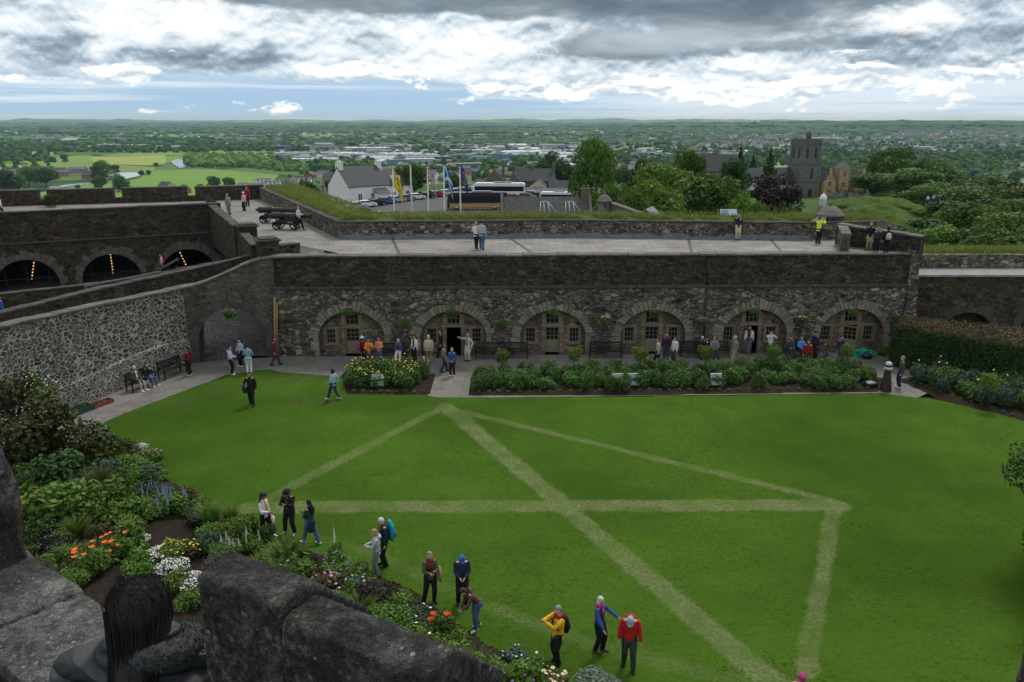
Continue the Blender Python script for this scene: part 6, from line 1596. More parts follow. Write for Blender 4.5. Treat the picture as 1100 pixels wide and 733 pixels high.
edge_row((BED1[1][0]+.2,BED1[1][1]+e),(BED1[2][0]-.2,BED1[2][1]+e),9,'tiny lime green edging plant along the small bed','edging plants of the small bed')
edge_row((BED2[0][0]+.3,BED2[0][1]+e+.1),(BED2[5][0]-.3,BED2[5][1]+e),40,'tiny lime green edging plant along the long bed','edging plants of the long bed')
edge_row((BED3[0][0]+.5,BED3[0][1]-.1),(BED3[1][0]+.4,BED3[1][1]+.5),6,'small lime green edging plant before the hedge roses','edging plants before the hedge');edge_row((BED3[1][0]+.6,BED3[1][1]+.4),(BED3[2][0],BED3[2][1]+.5),7,'small lime green edging plant before the hedge roses','edging plants before the hedge')
edge_row((BED2[0][0]+.3,BED2[0][1]+.5),(BED2[1][0]+.3,BED2[1][1]-.3),5,'green edging plant beside the stone slab path','edging plants beside the slab path','grn')
# clipped hedge
hg=thing('clipped_hedge','long tall clipped hedge with dark face and russet top','hedge')
HP=[(24.9,49.7),(31.8,43.2),(36,47.6),(25.7,51.8)];HH=2.75
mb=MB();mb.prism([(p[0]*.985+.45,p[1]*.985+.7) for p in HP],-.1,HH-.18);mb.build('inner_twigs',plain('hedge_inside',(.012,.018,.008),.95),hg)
r=np.random.default_rng(8)
def face_leaves(a,b_,n,leaf,z0,z1,nrm):
    f=r.random(n);z=z0+(z1-z0)*r.random(n);P=np.stack([a[0]+(b_[0]-a[0])*f,a[1]+(b_[1]-a[1])*f,z],-1)+np.array([*nrm,0])*((.22*(vnoise2(f*40,z*3,1.3,2)-.5)+.12*r.normal(size=n)))[:,None]
    N=np.array([*nrm,.35])+.75*r.normal(size=(n,3));N/=np.linalg.norm(N,axis=1,keepdims=True);A=np.cross(N,r.normal(size=(n,3)));A/=np.linalg.norm(A,axis=1,keepdims=True);B=np.cross(N,A);s=leaf*(.6+.8*r.random(n))[:,None]
    return np.stack([P+A*s,P+B*s*.6,P-A*s,P-B*s*.6],1).reshape(-1,3)
d=Vector((HP[1][0]-HP[0][0],HP[1][1]-HP[0][1])).normalized();n_=(d.y,-d.x)
V=np.concatenate([face_leaves(HP[0],HP[1],15000,.055,0,HH,(n_[0],n_[1])),face_leaves(HP[3],HP[0],4000,.055,0,HH,(-1,0))])
link_mesh('face_foliage',leafmesh('face_foliage',V,L_DK),None,hg)
n=13000;u_=r.random(n)[:,None];v_=r.random(n)[:,None];q=[np.array([*p,HH]) for p in HP]
P=(q[0]*(1-u_)+q[1]*u_)*(1-v_)+(q[3]*(1-u_)+q[2]*u_)*v_;P[:,2]+=.10*r.normal(size=n)+.12*(vnoise2(P[:,0],P[:,1],.8,3)-.4)
N=np.array([0,0,1])+.7*r.normal(size=(n,3));N/=np.linalg.norm(N,axis=1,keepdims=True);A=np.cross(N,r.normal(size=(n,3)));A/=np.linalg.norm(A,axis=1,keepdims=True);B=np.cross(N,A);s=.06*(.6+.8*r.random(n))[:,None]
link_mesh('top_foliage',leafmesh('top_foliage',np.stack([P+A*s,P+B*s*.6,P-A*s,P-B*s*.6],1).reshape(-1,3),fo('russet_top',(.05,.045,.014),(.12,.075,.03),(.10,.10,.03))),None,hg)
# leafy tree fringe at the garden's right side
make_tree('holly',10,6,lobes_round(10,6,61,14,.1,1.0),15000,.085,L_DK)
plant_tree('holly',19.0,22.8,.3,8.3,5.2,'dark evergreen tree at the near right side of the lawn','evergreen_tree','')
plant_tree('holly',19.6,25.5,0,7.0,4.6,'second dark evergreen behind the nearest one beside the lawn','evergreen_tree','')
# long grass on the parapet and bank
def blades(name,pts,h,mat,label):
    P=np.array(pts);n=len(P);a=r.random(n)*6.28;hh=h*(.4+.9*r.random(n));w_=.02+.02*r.random(n)
    s=np.stack([np.cos(a),np.sin(a),0*a],-1)*w_[:,None];tip=P+np.stack([.35*hh*np.cos(a*3),.35*hh*np.sin(a*3),hh],-1)
    V=np.stack([P-s,P+s,tip],1).reshape(-1,3);me=np_mesh(name,V,np.arange(3*n),3);me.materials.append(mat)
    return tag(link_mesh(name,me,None),label,None,None,'stuff')
L_GRASS=foliage('long_grass',(.08,.13,.02),(.15,.20,.035),(.28,.26,.09),.4)
pts=[];RS=resample(PT,.02);NS=normals2(RS)
for _ in range(30000):
    k=rg.randrange(len(RS));q=rg.uniform(.5,4.2) if rg.random()<.5 else rg.uniform(.5,1.5);p=RS[k]
    if vnoise2(np.array(p[0]+q),np.array(p[1]),.9,4)<.28:continue
    pts.append((p[0]+NS[k].x*q,p[1]+NS[k].y*q,ZF+1.36+.1*min(q,1.4)))
blades('grass',pts,.24,L_GRASS,'long grass along the parapet top')
pts=[(rg.uniform(27.3,60),EY+rg.uniform(3.2,5.5),6.15) for _ in range(9000)];blades('grass',pts,.35,L_GRASS,'long grass above the dark wall')
pts=[]
for _ in range(40000):
    p=GT(rg.uniform(885,1000),rg.uniform(212,268))
    if p is not None and vnoise2(np.array(p.x),np.array(p.y),6.,9)>.3:pts.append(tuple(p))
blades('grass',pts,.7,L_GRASS,'rough grass on the graveyard slope')
# plants rooted in the battery wall
for u,v,w_,h_,lab in [(64,221,2.0,1.5,'green bush rooted at the foot of the battery parapet'),(236,207,1.3,.9,'small green plant on the battery parapet')]:
    x,y=G(u,v,ZF);plant('olv',x,y-1.4,w_,h_,lab,'shrub','shrub',None,None,ZF)
# hanging baskets
def basket(u,v,y,lab,flower):
    x,z=ZY(u,v,y);t_=thing('hanging_basket',lab,'flower basket',(x,y,z))
    mb=MB();lathe(mb,[(.05,-.28),(.18,-.2),(.25,-.05),(.26,0),(.2,.01)],10);mb.build('bowl',M_IRON,t_)
    o=link_mesh('foliage',BUSH['lime' if len(lab)%2 else 'grn'][2],None,t_);o.scale=(1.05,.8,.8);o.location=(0,0,-.38)
    f=link_mesh('blossom',FLW[flower],None,t_);f.scale=(1.05,.8,.75);f.location=(0,-.08,-.3)
    mb=MB();mb.loft([(0,0,.0),(0,.05,.45),(0,.45,.5)],.014,n=5);mb.build('bracket',M_IRON,t_)
wy=lambda u:W2(RL(G(u,381)[0]),0)[1]
for u,v,f,lab in [(246,337,'whites','hanging in the pend arch'),(309,343,'purple','beside the timber pole'),(374,333,'pinks','over the first arch'),(435,345,'whites','between first and second arch'),(486,336,'purple','over the second arch with the dark doorway'),(540,345,'lilac','between second and third arch'),(595,334,'whites','over the third arch'),
  (650,343,'cream','between third and fourth arch'),(704,335,'pinks','over the fourth arch'),(754,345,'pinks','beside the rain pipe'),(812,333,'whites','over the fifth arch'),(861,343,'cream','between fifth and sixth arch'),(917,334,'whites','over the sixth arch'),(966,341,'whites','at the pier by the hedge')]:
    basket(u,v,wy(u)-.42 if u>290 else 50.6,'hanging flower basket '+lab,f)

# blades standing in the mown lawn
n=55000;xy=np.stack([-22+54*r.random(n*2),14+35*r.random(n*2)],-1);xy=xy[in_poly(xy[:,0],xy[:,1],LAWN)]
nl=np.min([seg_d(xy[:,0],xy[:,1],a_,b_)[0]-wd*.45 for a_,b_,wd,sg in LINES[:5]],0);xy=xy[nl>0][:n]
P=np.concatenate([xy,np.full((len(xy),1),.02)],1);n=len(P);a=r.random(n)*6.28;hh=.025+.04*r.random(n);w_=.010+.012*r.random(n)
s=np.stack([np.cos(a),np.sin(a),0*a],-1)*w_[:,None];tip=P+np.stack([-2.4*hh*np.sin(a),2.4*hh*np.cos(a),.4*hh],-1)
me=np_mesh('grass',np.stack([P-s,P+s,tip],1).reshape(-1,3),np.arange(3*n),3);me.materials.append(foliage('lawn_blade',(.040,.095,.005),(.065,.13,.010),(.12,.18,.03),.2,.9,.05))
tag(link_mesh('grass',me,None),'short blades of the mown lawn',None,None,'stuff')

# ------------------------------------------------------------------ garden furniture and fittings
def bench(x,y,rz,lab,w=1.8,z=.02):
    t_=thing('bench',lab,'bench',(x,y,z),rz);t_.scale=(1,1.1,1.13)   # sitter faces local -y
    mb=MB()
    for k in range(4):mb.box(-w/2,w/2,-.42+k*.11,-.33+k*.11,.42,.45)
    mb.build('seat',M_BENCHW,t_)
    mb=MB();mb.box(-w/2,w/2,.05,.09,.86,.94);mb.box(-w/2,w/2,.04,.08,.5,.56)
    n=int(w/.11)
    for k in range(n):xx=-w/2+(k+.5)*w/n;mb.box(xx-.022,xx+.022,.045,.075,.56,.86)
    mb.build('backrest',M_BENCHW,t_)
    for sx in (-1,1):
        for yy in (-.4,.04):
            mb=MB();mb.box(sx*(w/2-.04)-.03,sx*(w/2-.04)+.03,yy-.03,yy+.03,0,.64 if yy<0 else .9);mb.build('leg',M_BENCHW,t_)
        mb=MB();mb.box(sx*(w/2-.04)-.035,sx*(w/2-.04)+.035,-.46,.06,.64,.69);mb.build('armrest',M_BENCHW,t_)
    return t_
for u,lab in [(424,'dark slatted bench between the first and second arch where a white haired woman sits'),(527,'left one of the two dark benches between second and third arch'),(551,'right one of the two dark benches between second and third arch'),
              (649,'empty dark bench between third and fourth arch'),(744,'dark bench with two people by the rain pipe'),(764,'dark bench at the fifth arch beside the seated pair'),(858,'dark bench crowded by visitors between fifth and sixth arch')]:
    x=G(u,381)[0];y=wy(u)-.62;bench(x,y,RA,lab,2.0 if u!=649 else 2.2)
pd_=Vector((SX-.02-(-24.6),SY-41.9)).normalized();pn=Vector((pd_.y,-pd_.x))
def along(f,off):
    q=Vector((-24.6,41.9))+pd_*f;return q+pn*off
B_A=along(4.1,.75);B_B=along(6.6,.75);pang=math.atan2(pd_.y,pd_.x)
bench(B_A.x,B_A.y,pang,'dark bench against the pale pointed wall with two people sitting',1.9);bench(B_B.x,B_B.y,pang,'empty dark bench against the pale wall nearer the pend',1.9)
# crates by the gravel
def crate(u,v,w,d,h,rz,col,lab,fill=None):
    x,y=G(u,v);t_=thing('crate',lab,'crate',(x,y,.03),rz)
    mb=MB();mb.box(-w/2,w/2,-d/2,d/2,0,.03)
    for s in (-1,1):mb.box(-w/2,w/2,s*(d/2-.015)-.015,s*(d/2-.015)+.015,.03,h);mb.box(s*(w/2-.015)-.015,s*(w/2-.015)+.015,-d/2+.03,d/2-.03,.03,h)
    mb.box(-w/2-.02,w/2+.02,-d/2-.02,-d/2+.01,h-.05,h);mb.box(-w/2-.02,w/2+.02,d/2-.01,d/2+.02,h-.05,h)
    mb.build('box',col,t_)
    if fill:
        o=link_mesh('contents',BUSH[fill][2],None,t_);o.scale=(w*.8,d*.8,.35);o.location=(0,0,.05)
crate(88,442.5,1.0,.7,.3,pang,plain('crate_green',(.02,.075,.065),.5),'dark green plastic crate on the gravel by the pale wall','dk')
crate(104,437,.8,.55,.2,pang+.1,plain('tray_terracotta',(.26,.085,.05),.7),'nearer terracotta tray with seedlings on the gravel','grn');crate(113,434,.8,.5,.2,pang-.1,plain('tray_terracotta_far',(.24,.08,.05),.7),'terracotta tray beside the seedlings, closer to the bench',None)
# floodlights in the bed
M_FLD=plain('floodlight_grey',(.17,.19,.21),.4,.5);M_FGL=plain('floodlight_glass',(.32,.36,.40),.15,.6)
def flood(u,v,lab,stack=True):
    x,y=G(u,v);t_=thing('floodlight',lab,'floodlight',(x,y,.1),R(3))
    for k,(z0) in enumerate((.12,.5) if stack else (.12,)):
        mb=MB();mb.obox(None,(.78,.22,.34),M=Matrix.Translation((0,.1*k,z0+.17))@Matrix.Rotation(R(-22),4,'X'));h=mb.build('lamp_housing',M_FLD,t_,bevel=.03)
        mb=MB();mb.obox(None,(.68,.012,.25),M=Matrix.Translation((0,.1*k,z0+.17))@Matrix.Rotation(R(-22),4,'X')@Matrix.Translation((0,-.115,0)));mb.build('lens',M_FGL,h)
    mb=MB();mb.box(-.43,-.40,-.05,.2,-.05,.95);mb.box(.40,.43,-.05,.2,-.05,.95);mb.box(-.43,.43,-.1,.25,-.06,-.02);mb.build('bracket',M_IRON,t_)
flood(406,419,'grey double floodlight in the small rose bed');flood(663,418,'left one of the twin grey double floodlights in the long bed');flood(680,418,'right one of the twin grey double floodlights in the long bed');flood(768.5,418,'single standing grey double floodlight right of the twin pair')
x,y=G(934,417);t_=thing('floodlight','low dark box light at the right end of the long bed','floodlight',(x,y,.08),R(20))
mb=MB();mb.box(-.35,.35,-.3,.3,0,.28);mb.build('lamp_housing',M_IRON,t_,bevel=.03);mb=MB();mb.box(-.28,.28,-.22,.22,.285,.3);mb.build('lens',M_FGL,t_);mb=MB();mb.box(-.42,-.36,-.05,.05,-.05,.4);mb.box(.36,.42,-.05,.05,-.05,.4);mb.build('bracket',M_IRON,t_)
# tapering stone sundial post
x,y=G(951,420);t_=thing('sundial_post','dark tapering stone post with pale banded head at the lawn corner','post',(x,y,0),R(8))
mb=MB();mb.loft([(0,0,-.05),(0,0,.06),(0,0,.3),(0,0,1.35)],[.34,.34,.31,.16],n=12);mb.build('shaft',M_RUBD,t_)
mb=MB();lathe(mb,[(.23,1.35),(.25,1.42),(.2,1.5)],12,0);lathe(mb,[(.19,1.62),(.19,1.72),(.1,1.8),(.0,1.82)],12,0);mb.build('cap',plain('pale_band',(.5,.5,.48),.6),t_)
mb=MB();lathe(mb,[(.18,1.5),(.18,1.62)],12);mb.build('neck',M_IRON,t_)
# long timber pole leaning on the wall, notice board on bank
x0,y0=G(301,379);z1=4.1;y0=wy(301)+.28;t_=thing('timber_pole','tall pale timber pole leaning against the wall beside the pend','pole',(x0,y0-.55,0))
x1,_=ZY(296,316,52);mb=MB();mb.loft([(0,0,.02),(x1-x0,.15,4.2)],.075,n=8);mb.build('pole',M_POLE,t_);mb=MB();mb.loft([(.13,0,.02),(x1-x0+.13,.14,3.8)],.05,n=8);mb.build('batten',M_POLE,t_)
x,y=G(786,236,8.1);t_=thing('information_panel','pale sloping information panel on the rear parapet behind the man in cream trousers','sign',(x,y+.9,8.1))
mb=MB();mb.obox(None,(1.3,.05,.6),M=Matrix.Translation((0,.1,.42))@Matrix.Rotation(R(-38),4,'X'));mb.build('panel',plain('panel_pale',(.42,.48,.52),.35),t_)
mb=MB();
for s in (-.5,.5):mb.box(s-.04,s+.04,.1,.16,-.1,.4)
mb.build('leg',M_IRON,t_)
mb=MB();mb.obox(None,(.5,.012,.4),M=Matrix.Translation((-.3,.095,.445))@Matrix.Rotation(R(-38),4,'X')@Matrix.Translation((0,-.03,0)));mb.build('picture',plain('panel_picture',(.20,.25,.28),.4),t_)
# green tarpaulin and bag by the sixth arch
x,y=G(926,383);t_=thing('tarpaulin','crumpled bright green tarpaulin heap beside the open glazed door','tarpaulin',(x,y+.1,0))
bm=bmesh.new();bmesh.ops.create_icosphere(bm,subdivisions=3,radius=1);rg=random.Random(6)
for v in bm.verts:v.co=Vector((v.co.x*1.0,v.co.y*.55,max(0,v.co.z*.5)))*(1+.18*math.sin(v.co.x*9+v.co.y*13)+.1*math.sin(v.co.z*15+v.co.x*7)+rg.uniform(-.05,.05))
me=bpy.data.meshes.new('sheet');bm.to_mesh(me);bm.free();link_mesh('sheet',me,plain('tarp_green',(.015,.26,.15),.4),t_)
x,y=G(931,385.5);t_=thing('rucksack','black rucksack lying in front of the green tarpaulin','rucksack',(x,y,0))
mb=MB();mb.ell((0,0,.2),(.38,.24,.22),12,8);mb.build('bag',M_IRON,t_);mb=MB();mb.loft([(-.2,-.22,.1),(0,-.28,.28),(.2,-.22,.1)],.025,n=5);mb.build('strap',M_BENCHW,t_)
x,y=G(948,381);plant('grn',x,y,1.1,.6,'tray of green and yellow plants waiting on the path by the hedge','potted_plant','plant',None,'yel9',.03)
# cannons on the battery
def cannon(u,v,lab,ang):
    x,y=G(u,v,ZF);t_=thing('cannon',lab,'cannon',(x,y,ZF),ang)
    mb=MB();L=[(-1.75,.10),(-1.7,.24),(-1.5,.30),(-1.45,.27),(-.5,.25),(-.45,.28),(-.4,.24),(1.3,.17),(1.55,.2),(1.65,.22),(1.7,.17),(1.66,.09),(1.3,.08)]
    n=14;vs=[(a,r_*math.cos(2*math.pi*j/n),1.12+r_*math.sin(2*math.pi*j/n)) for a,r_ in L for j in range(n)]
    mb.add(vs,[(i*n+j,i*n+(j+1)%n,(i+1)*n+(j+1)%n,(i+1)*n+j) for i in range(len(L)-1) for j in range(n)],0,True);mb.ell((-1.85,0,1.12),(.13,.11,.11),8,6);mb.build('barrel',M_IRON,t_)
    for s in (-1,1):
        mb=MB();poly=[(-1.5,.35),(-1.5,.62),(-1.1,.62),(-1.05,.85),(-.5,.85),(-.45,1.1),(.2,1.1),(.45,.95),(.6,.5),(.35,.5),(.1,.72),(-.55,.5),(-1.1,.42)]
        mb.prism(poly,s*.33-.05,s*.33+.05,0,Matrix.Rotation(R(90),4,'X'));mb.build('carriage_cheek',M_IRON,t_)
        for xx,r_ in ((-1.15,.36),(.35,.42)):
            mb=MB();n=18
            for a0,a1 in ((r_*.78,r_),):
                vs=[];
                for yy in (s*.46-.05,s*.46+.05):
                    for rr_ in (a0,a1):vs+=[(rr_*math.cos(2*math.pi*j/n),yy,rr_*math.sin(2*math.pi*j/n)) for j in range(n)]
                f=lambda k,j:k*n+j%n
                mb.add(vs,[q for j in range(n) for q in ((f(0,j),f(0,j+1),f(1,j+1),f(1,j)),(f(2,j),f(3,j),f(3,j+1),f(2,j+1)),(f(1,j),f(1,j+1),f(3,j+1),f(3,j)),(f(0,j),f(2,j),f(2,j+1),f(0,j+1)))])
            for k in range(6):a=k*math.pi/3;mb.loft([(0,s*.46,0),(a0*1.05*math.cos(a),s*.46,a0*1.05*math.sin(a))],.035,n=5)
            mb.loft([(0,s*.38,0),(0,s*.56,0)],.08,n=8);mb.build('wheel',M_IRON,t_,(xx,0,r_))
    mb=MB();mb.box(-1.3,.5,-.3,.3,.42,.5);mb.loft([(-1.15,-.5,.36),(-1.15,.5,.36)],.05,n=6);mb.loft([(.35,-.5,.42),(.35,.5,.42)],.05,n=6);mb.build('carriage_bed',M_IRON,t_)
cannon(299,239.5,'black iron gun on wheeled carriage nearer the far corner of the battery',R(-4));cannon(314,246.5,'black iron gun on wheeled carriage nearer the walking man',R(-4))
# cafe table with people
x,y=G(176,294,3.8);t_=thing('picnic_table','dark tilted table top by the yard parapet','table',(x,y+1.2,3.0),R(35))
mb=MB();mb.obox(None,(1.7,.8,.06),M=Matrix.Translation((0,0,1.35))@Matrix.Rotation(R(-25),4,'Y'));mb.build('tabletop',M_BENCHW,t_)
for s in (-.5,.5):
    mb=MB();mb.loft([(s,-.3,0),(s,0,1.3)],.04,n=6);mb.loft([(s,.3,0),(s,0,1.3)],.04,n=6);mb.build('leg',M_BENCHW,t_)
# ------------------------------------------------------------------ near ramparts around the camera
m,t,b=new_mat('lichen_stone',.95,.2);co=worldco(t)
g=t.noise(co,9,8,.72);g2=t.noise(co,38,5,.7);big=t.noise(co,2.3,4,.6)
ge=t.n('ShaderNodeNewGeometry')
c=t.ramp(t.math('ADD',t.math('MULTIPLY',g,.6),t.math('MULTIPLY',g2,.4)),[(.40,(.016,.0155,.015)),(.5,(.075,.073,.069)),(.60,(.22,.215,.205))])
c=t.mix(t.remap(big,.42,.66,0,.75),c,(.028,.027,.026))
c=t.mix(t.remap(t.noise(co,5.5,6,.75),.60,.70,0,.7),c,(.30,.30,.28))
c=t.mix(t.remap(t.noise(co,3.1,5,.7,.0),.64,.74,0,.6),c,(.06,.055,.018))
g3=t.noise(co,150,3,.7);sp_=t.vor(co,26,'F1','Distance');spn=t.noise(co,4,3,.6)
c=t.mix(.75,c,t.ramp(g3,[(.36,(.35,.35,.35)),(.64,(1.7,1.7,1.7))]),'MULTIPLY')
c=t.mix(t.math('MULTIPLY',t.remap(t.math('ADD',sp_,t.math('MULTIPLY',g,.25)),.30,.38,1,0),t.remap(spn,.5,.6)),c,(.34,.34,.31))
c=t.mix(t.remap(t.vor(co,9,'DISTANCE_TO_EDGE'),0,.012,.55,0),c,(.01,.01,.01))
t.set(b.inputs['Base Color'],c);bump(t,b,t.math('ADD',t.math('ADD',g,t.math('MULTIPLY',g2,.8)),t.math('MULTIPLY',g3,.35)),1.0,.04);M_LICH=m
def rough_block(mb_name,parent,M,size,seed,bev=.06,amp=.018,sub=5,fn=None):
    bm=bmesh.new();bmesh.ops.create_cube(bm,size=1)
    bmesh.ops.scale(bm,vec=size,verts=bm.verts)
    bmesh.ops.bevel(bm,geom=bm.edges[:],offset=bev,segments=3,profile=.6,affect='EDGES')
    L=max(size);
    for _ in range(4):
        ed=[e for e in bm.edges if e.calc_length()>max(.045,L/40)]
        if not ed or len(bm.verts)>14000:break
        bmesh.ops.subdivide_edges(bm,edges=ed,cuts=1,use_grid_fill=True)
    bmesh.ops.triangulate(bm,faces=[f for f in bm.faces if len(f.verts)>4])
    bm.normal_update()
    from mathutils import noise as N_
    for v in bm.verts:
        p=v.co*3.0+Vector((seed*3.7,seed*1.3,0));n_=N_.fractal(p,1.0,2.0,4)*amp+N_.fractal(p*5,1.0,2.0,3)*amp*.55
        v.co+=v.normal*n_
        if fn:v.co=fn(v.co)
    bmesh.ops.transform(bm,matrix=M,verts=bm.verts)
    me=bpy.data.meshes.new(mb_name);bm.to_mesh(me);bm.free();me.polygons.foreach_set('use_smooth',[True]*len(me.polygons))
    return link_mesh(mb_name,me,M_LICH,parent)
nm=thing('merlon','dark weathered stone merlon with three lichened coping blocks beside the woman','parapet')
a=Vector(G(222,604,14.0));e_=Vector(G(560,735,14.0));dd=(e_-a).normalized();ang=math.atan2(dd.y,dd.x)
LL=(e_-a).length
def blk(f0,f1,zt_,th,seed,drop=1.9,name='coping_block'):
    c=a+dd*((f0+f1)/2);nn=Vector((-dd.y,dd.x))   # outward
    def fn(v):   # top falls away outward and is worn round
        if v.z>0:
            k=v.y+th/2;v=Vector((v.x,v.y,v.z-(.95*max(0,k-.15)+.25*max(0,.05-k))*(v.z/(drop/2))))
        return v
    return rough_block(name,nm,Matrix.Translation((c.x+nn.x*(th/2-.15),c.y+nn.y*(th/2-.15),zt_-drop/2))@Matrix.Rotation(ang,4,'Z'),(f1-f0-.006,th,drop),seed,.022,.010,5,fn)
Vb=lambda u,v:(Vector(G(u,v,14.0))-a).dot(dd)
blk(.13,Vb(333,652),14.085,.42,1);blk(Vb(333,652),Vb(487,712),14.04,.44,2);blk(Vb(487,712),Vb(487,712)+.75,13.9,.45,5)
lm_=thing('merlon','dark stone merlon at the far side of the embrasure','parapet')
q=Vector(G(-30,560,13.2))
rough_block('stone',lm_,Matrix.Translation((-3.22,3.76,13.05))@Matrix.Rotation(R(-25),4,'Z'),(.95,.75,1.75),7,.09,.045)
rough_block('stone',lm_,Matrix.Translation((-3.08,3.66,12.72))@Matrix.Rotation(R(-22),4,'Z'),(.98,.85,.9),8,.09,.045)
sl_=thing('embrasure_sill','broad pale lichened stone sill of the embrasure with open joints','sill');sl_['kind']='thing'
s0=Vector(G(25,588,13.2));s1=Vector(G(132,662,13.2));sd_=(s1-s0).normalized();sa=math.atan2(sd_.y,sd_.x);sn=Vector((sd_.y,-sd_.x))
M_SILL=M_LICH.copy();M_SILL.name='pale_lichen_stone'
for nd in M_SILL.node_tree.nodes:
    if nd.type=='VALTORGB' and abs(nd.color_ramp.elements[0].position-.40)<.005:
        for e,c_ in zip(nd.color_ramp.elements,((.055,.054,.052),(.16,.157,.15),(.30,.295,.28))):e.color=(*c_,1)
def sill(f,off,w_,d_,z,seed):
    c=s0+sd_*f+sn*(off+d_/2);rough_block('sill_stone',sl_,Matrix.Translation((c.x,c.y,z-.3))@Matrix.Rotation(sa,4,'Z')@Matrix.Rotation(R(3*((seed%3)-1)),4,'X'),(w_-.012,d_-.012,.6),seed,.025,.02).data.materials[0]=M_SILL
sill(-.55,0,.9,.52,13.24,11);sill(.28,0,.8,.42,13.2,12);sill(1.05,0,.8,.5,13.18,13);sill(-.75,.52,.9,.6,13.18,14);sill(.15,.42,.95,.55,13.15,15);sill(1.0,.5,.8,.55,13.12,16)
sill(-.6,1.1,1.0,.6,13.1,17);sill(.4,.98,1.0,.6,13.08,18);sill(1.3,1.05,.9,.6,13.05,19)
rm=thing('merlon','sliver of pale weathered merlon at the near right corner','parapet')
x=(1094-550)/FOC
c=ray(1158,755);tt=3.6/c.y;rough_block('stone',rm,Matrix.Translation((c.x*tt+.0,3.6,CAM_H+c.z*tt-.2))@Matrix.Rotation(R(12),4,'Z'),(.36,.5,1.6),21,.08,.03)
# wall and walk carrying the camera
rw_=thing('rampart_wall','dark outer face of the rampart under the merlons','wall')
mb=MB();mb.prism([(-9,6.2),(-3.6,3.55),(-2.6,3.3),(-1.7,2.7),(-1.0,2.3),(0.4,1.6),(2.2,3.4),(6,3.9),(6,-3),(-9,-3)],-.3,12.2);mb.build('wall',M_RUBD,rw_)

# ------------------------------------------------------------------ people
_pc={}
def pm(c,kind='cloth'):
    k=(kind,c)
    if k in _pc:return _pc[k]
    if kind=='skin':
        m,t,b=new_mat('skin',.55,.35);t.set(b.inputs['Base Color'],c)
        try:b.inputs['Subsurface Weight'].default_value=.0
        except Exception:pass
    elif kind=='hair':
        m,t,b=new_mat('hair',.6,.3);co=objco(t);g=t.noise(t.mapping(co,(60,60,6)),1,3,.6)
        t.set(b.inputs['Base Color'],t.mix(t.remap(g,.3,.7),tuple(x*.6 for x in c),tuple(min(1,x*1.35) for x in c)));bump(t,b,g,.5,.01)
    else:
        m,t,b=new_mat('cloth',.8,.25);co=objco(t);g=t.noise(t.mapping(co,(9,9,5)),1,4,.6)
        t.set(b.inputs['Base Color'],t.mix(t.remap(g,.3,.7),tuple(x*.8 for x in c),tuple(min(1,x*1.15) for x in c)));bump(t,b,g,1.0,.06)
    _pc[k]=m;return m
CLR=dict(black=(.014,.014,.016),navy=(.02,.03,.065),blue=(.03,.08,.28),royal=(.04,.12,.42),jeans=(.07,.12,.22),dkjeans=(.035,.05,.09),ltblue=(.34,.47,.60),denim=(.22,.34,.46),white=(.72,.72,.72),offw=(.56,.54,.48),cream=(.52,.46,.35),beige=(.38,.32,.22),khaki=(.24,.20,.13),
 grey=(.20,.21,.22),ltgrey=(.42,.44,.46),dkgrey=(.06,.062,.068),maroon=(.16,.015,.03),red=(.55,.02,.025),dkred=(.25,.02,.02),orange=(.78,.24,.03),coral=(.75,.25,.16),teal=(.015,.28,.38),olive=(.07,.075,.04),brown=(.12,.075,.045),tan=(.26,.18,.11),yellow=(.72,.42,.015),hiviz=(.62,.85,.05),
 lilac=(.48,.42,.62),pink=(.80,.40,.44),magenta=(.42,.03,.20),green=(.02,.09,.06),dgreen=(.03,.05,.04),brt=(.06,.30,.75))
HAIR=dict(black=(.012,.010,.010),dk=(.03,.02,.015),brown=(.075,.045,.025),blond=(.38,.24,.10),grey=(.25,.25,.25),white=(.60,.59,.56),ginger=(.30,.12,.05))
SKIN=dict(l=(.58,.36,.27),m=(.44,.26,.18),d=(.20,.11,.075))
def ik(a,b_,l1,l2,pole):
    d=b_-a;L=d.length
    if L>l1+l2-.003:b_=a+d*((l1+l2-.003)/L);d=b_-a;L=d.length
    x=(l1*l1-l2*l2+L*L)/(2*L);h=math.sqrt(max(0,l1*l1-x*x));u=d/L;p=pole-u*pole.dot(u)
    p=p.normalized() if p.length>1e-6 else u.orthogonal()
    return a+u*x+p*h,b_
def remeshed(mb,vox,mat,name,parent,extra=None,smooth=2,mats2=()):
    me=mb.mesh('tmp');o=bpy.data.objects.new('tmp',me);COL.objects.link(o)
    md=o.modifiers.new('r','REMESH');md.mode='VOXEL';md.voxel_size=vox;md.use_smooth_shade=True
    sm_=o.modifiers.new('s','SMOOTH');sm_.factor=.5;sm_.iterations=smooth
    dg=bpy.context.evaluated_depsgraph_get();ev=o.evaluated_get(dg);m2=bpy.data.meshes.new_from_object(ev)
    bpy.data.objects.remove(o);bpy.data.meshes.remove(me)
    m2.name=name;m2.materials.clear()
    for q in (mat,)+tuple(mats2):m2.materials.append(q)
    n=len(m2.polygons);m2.polygons.foreach_set('material_index',np.zeros(n,np.int32))
    if extra:
        bm=bmesh.new();bm.from_mesh(m2);e=extra.mesh('x');bm.from_mesh(e);bm.to_mesh(m2);bm.free();bpy.data.meshes.remove(e)
    m2.polygons.foreach_set('use_smooth',[True]*len(m2.polygons))
    ob=link_mesh(name,m2,None,parent);return ob
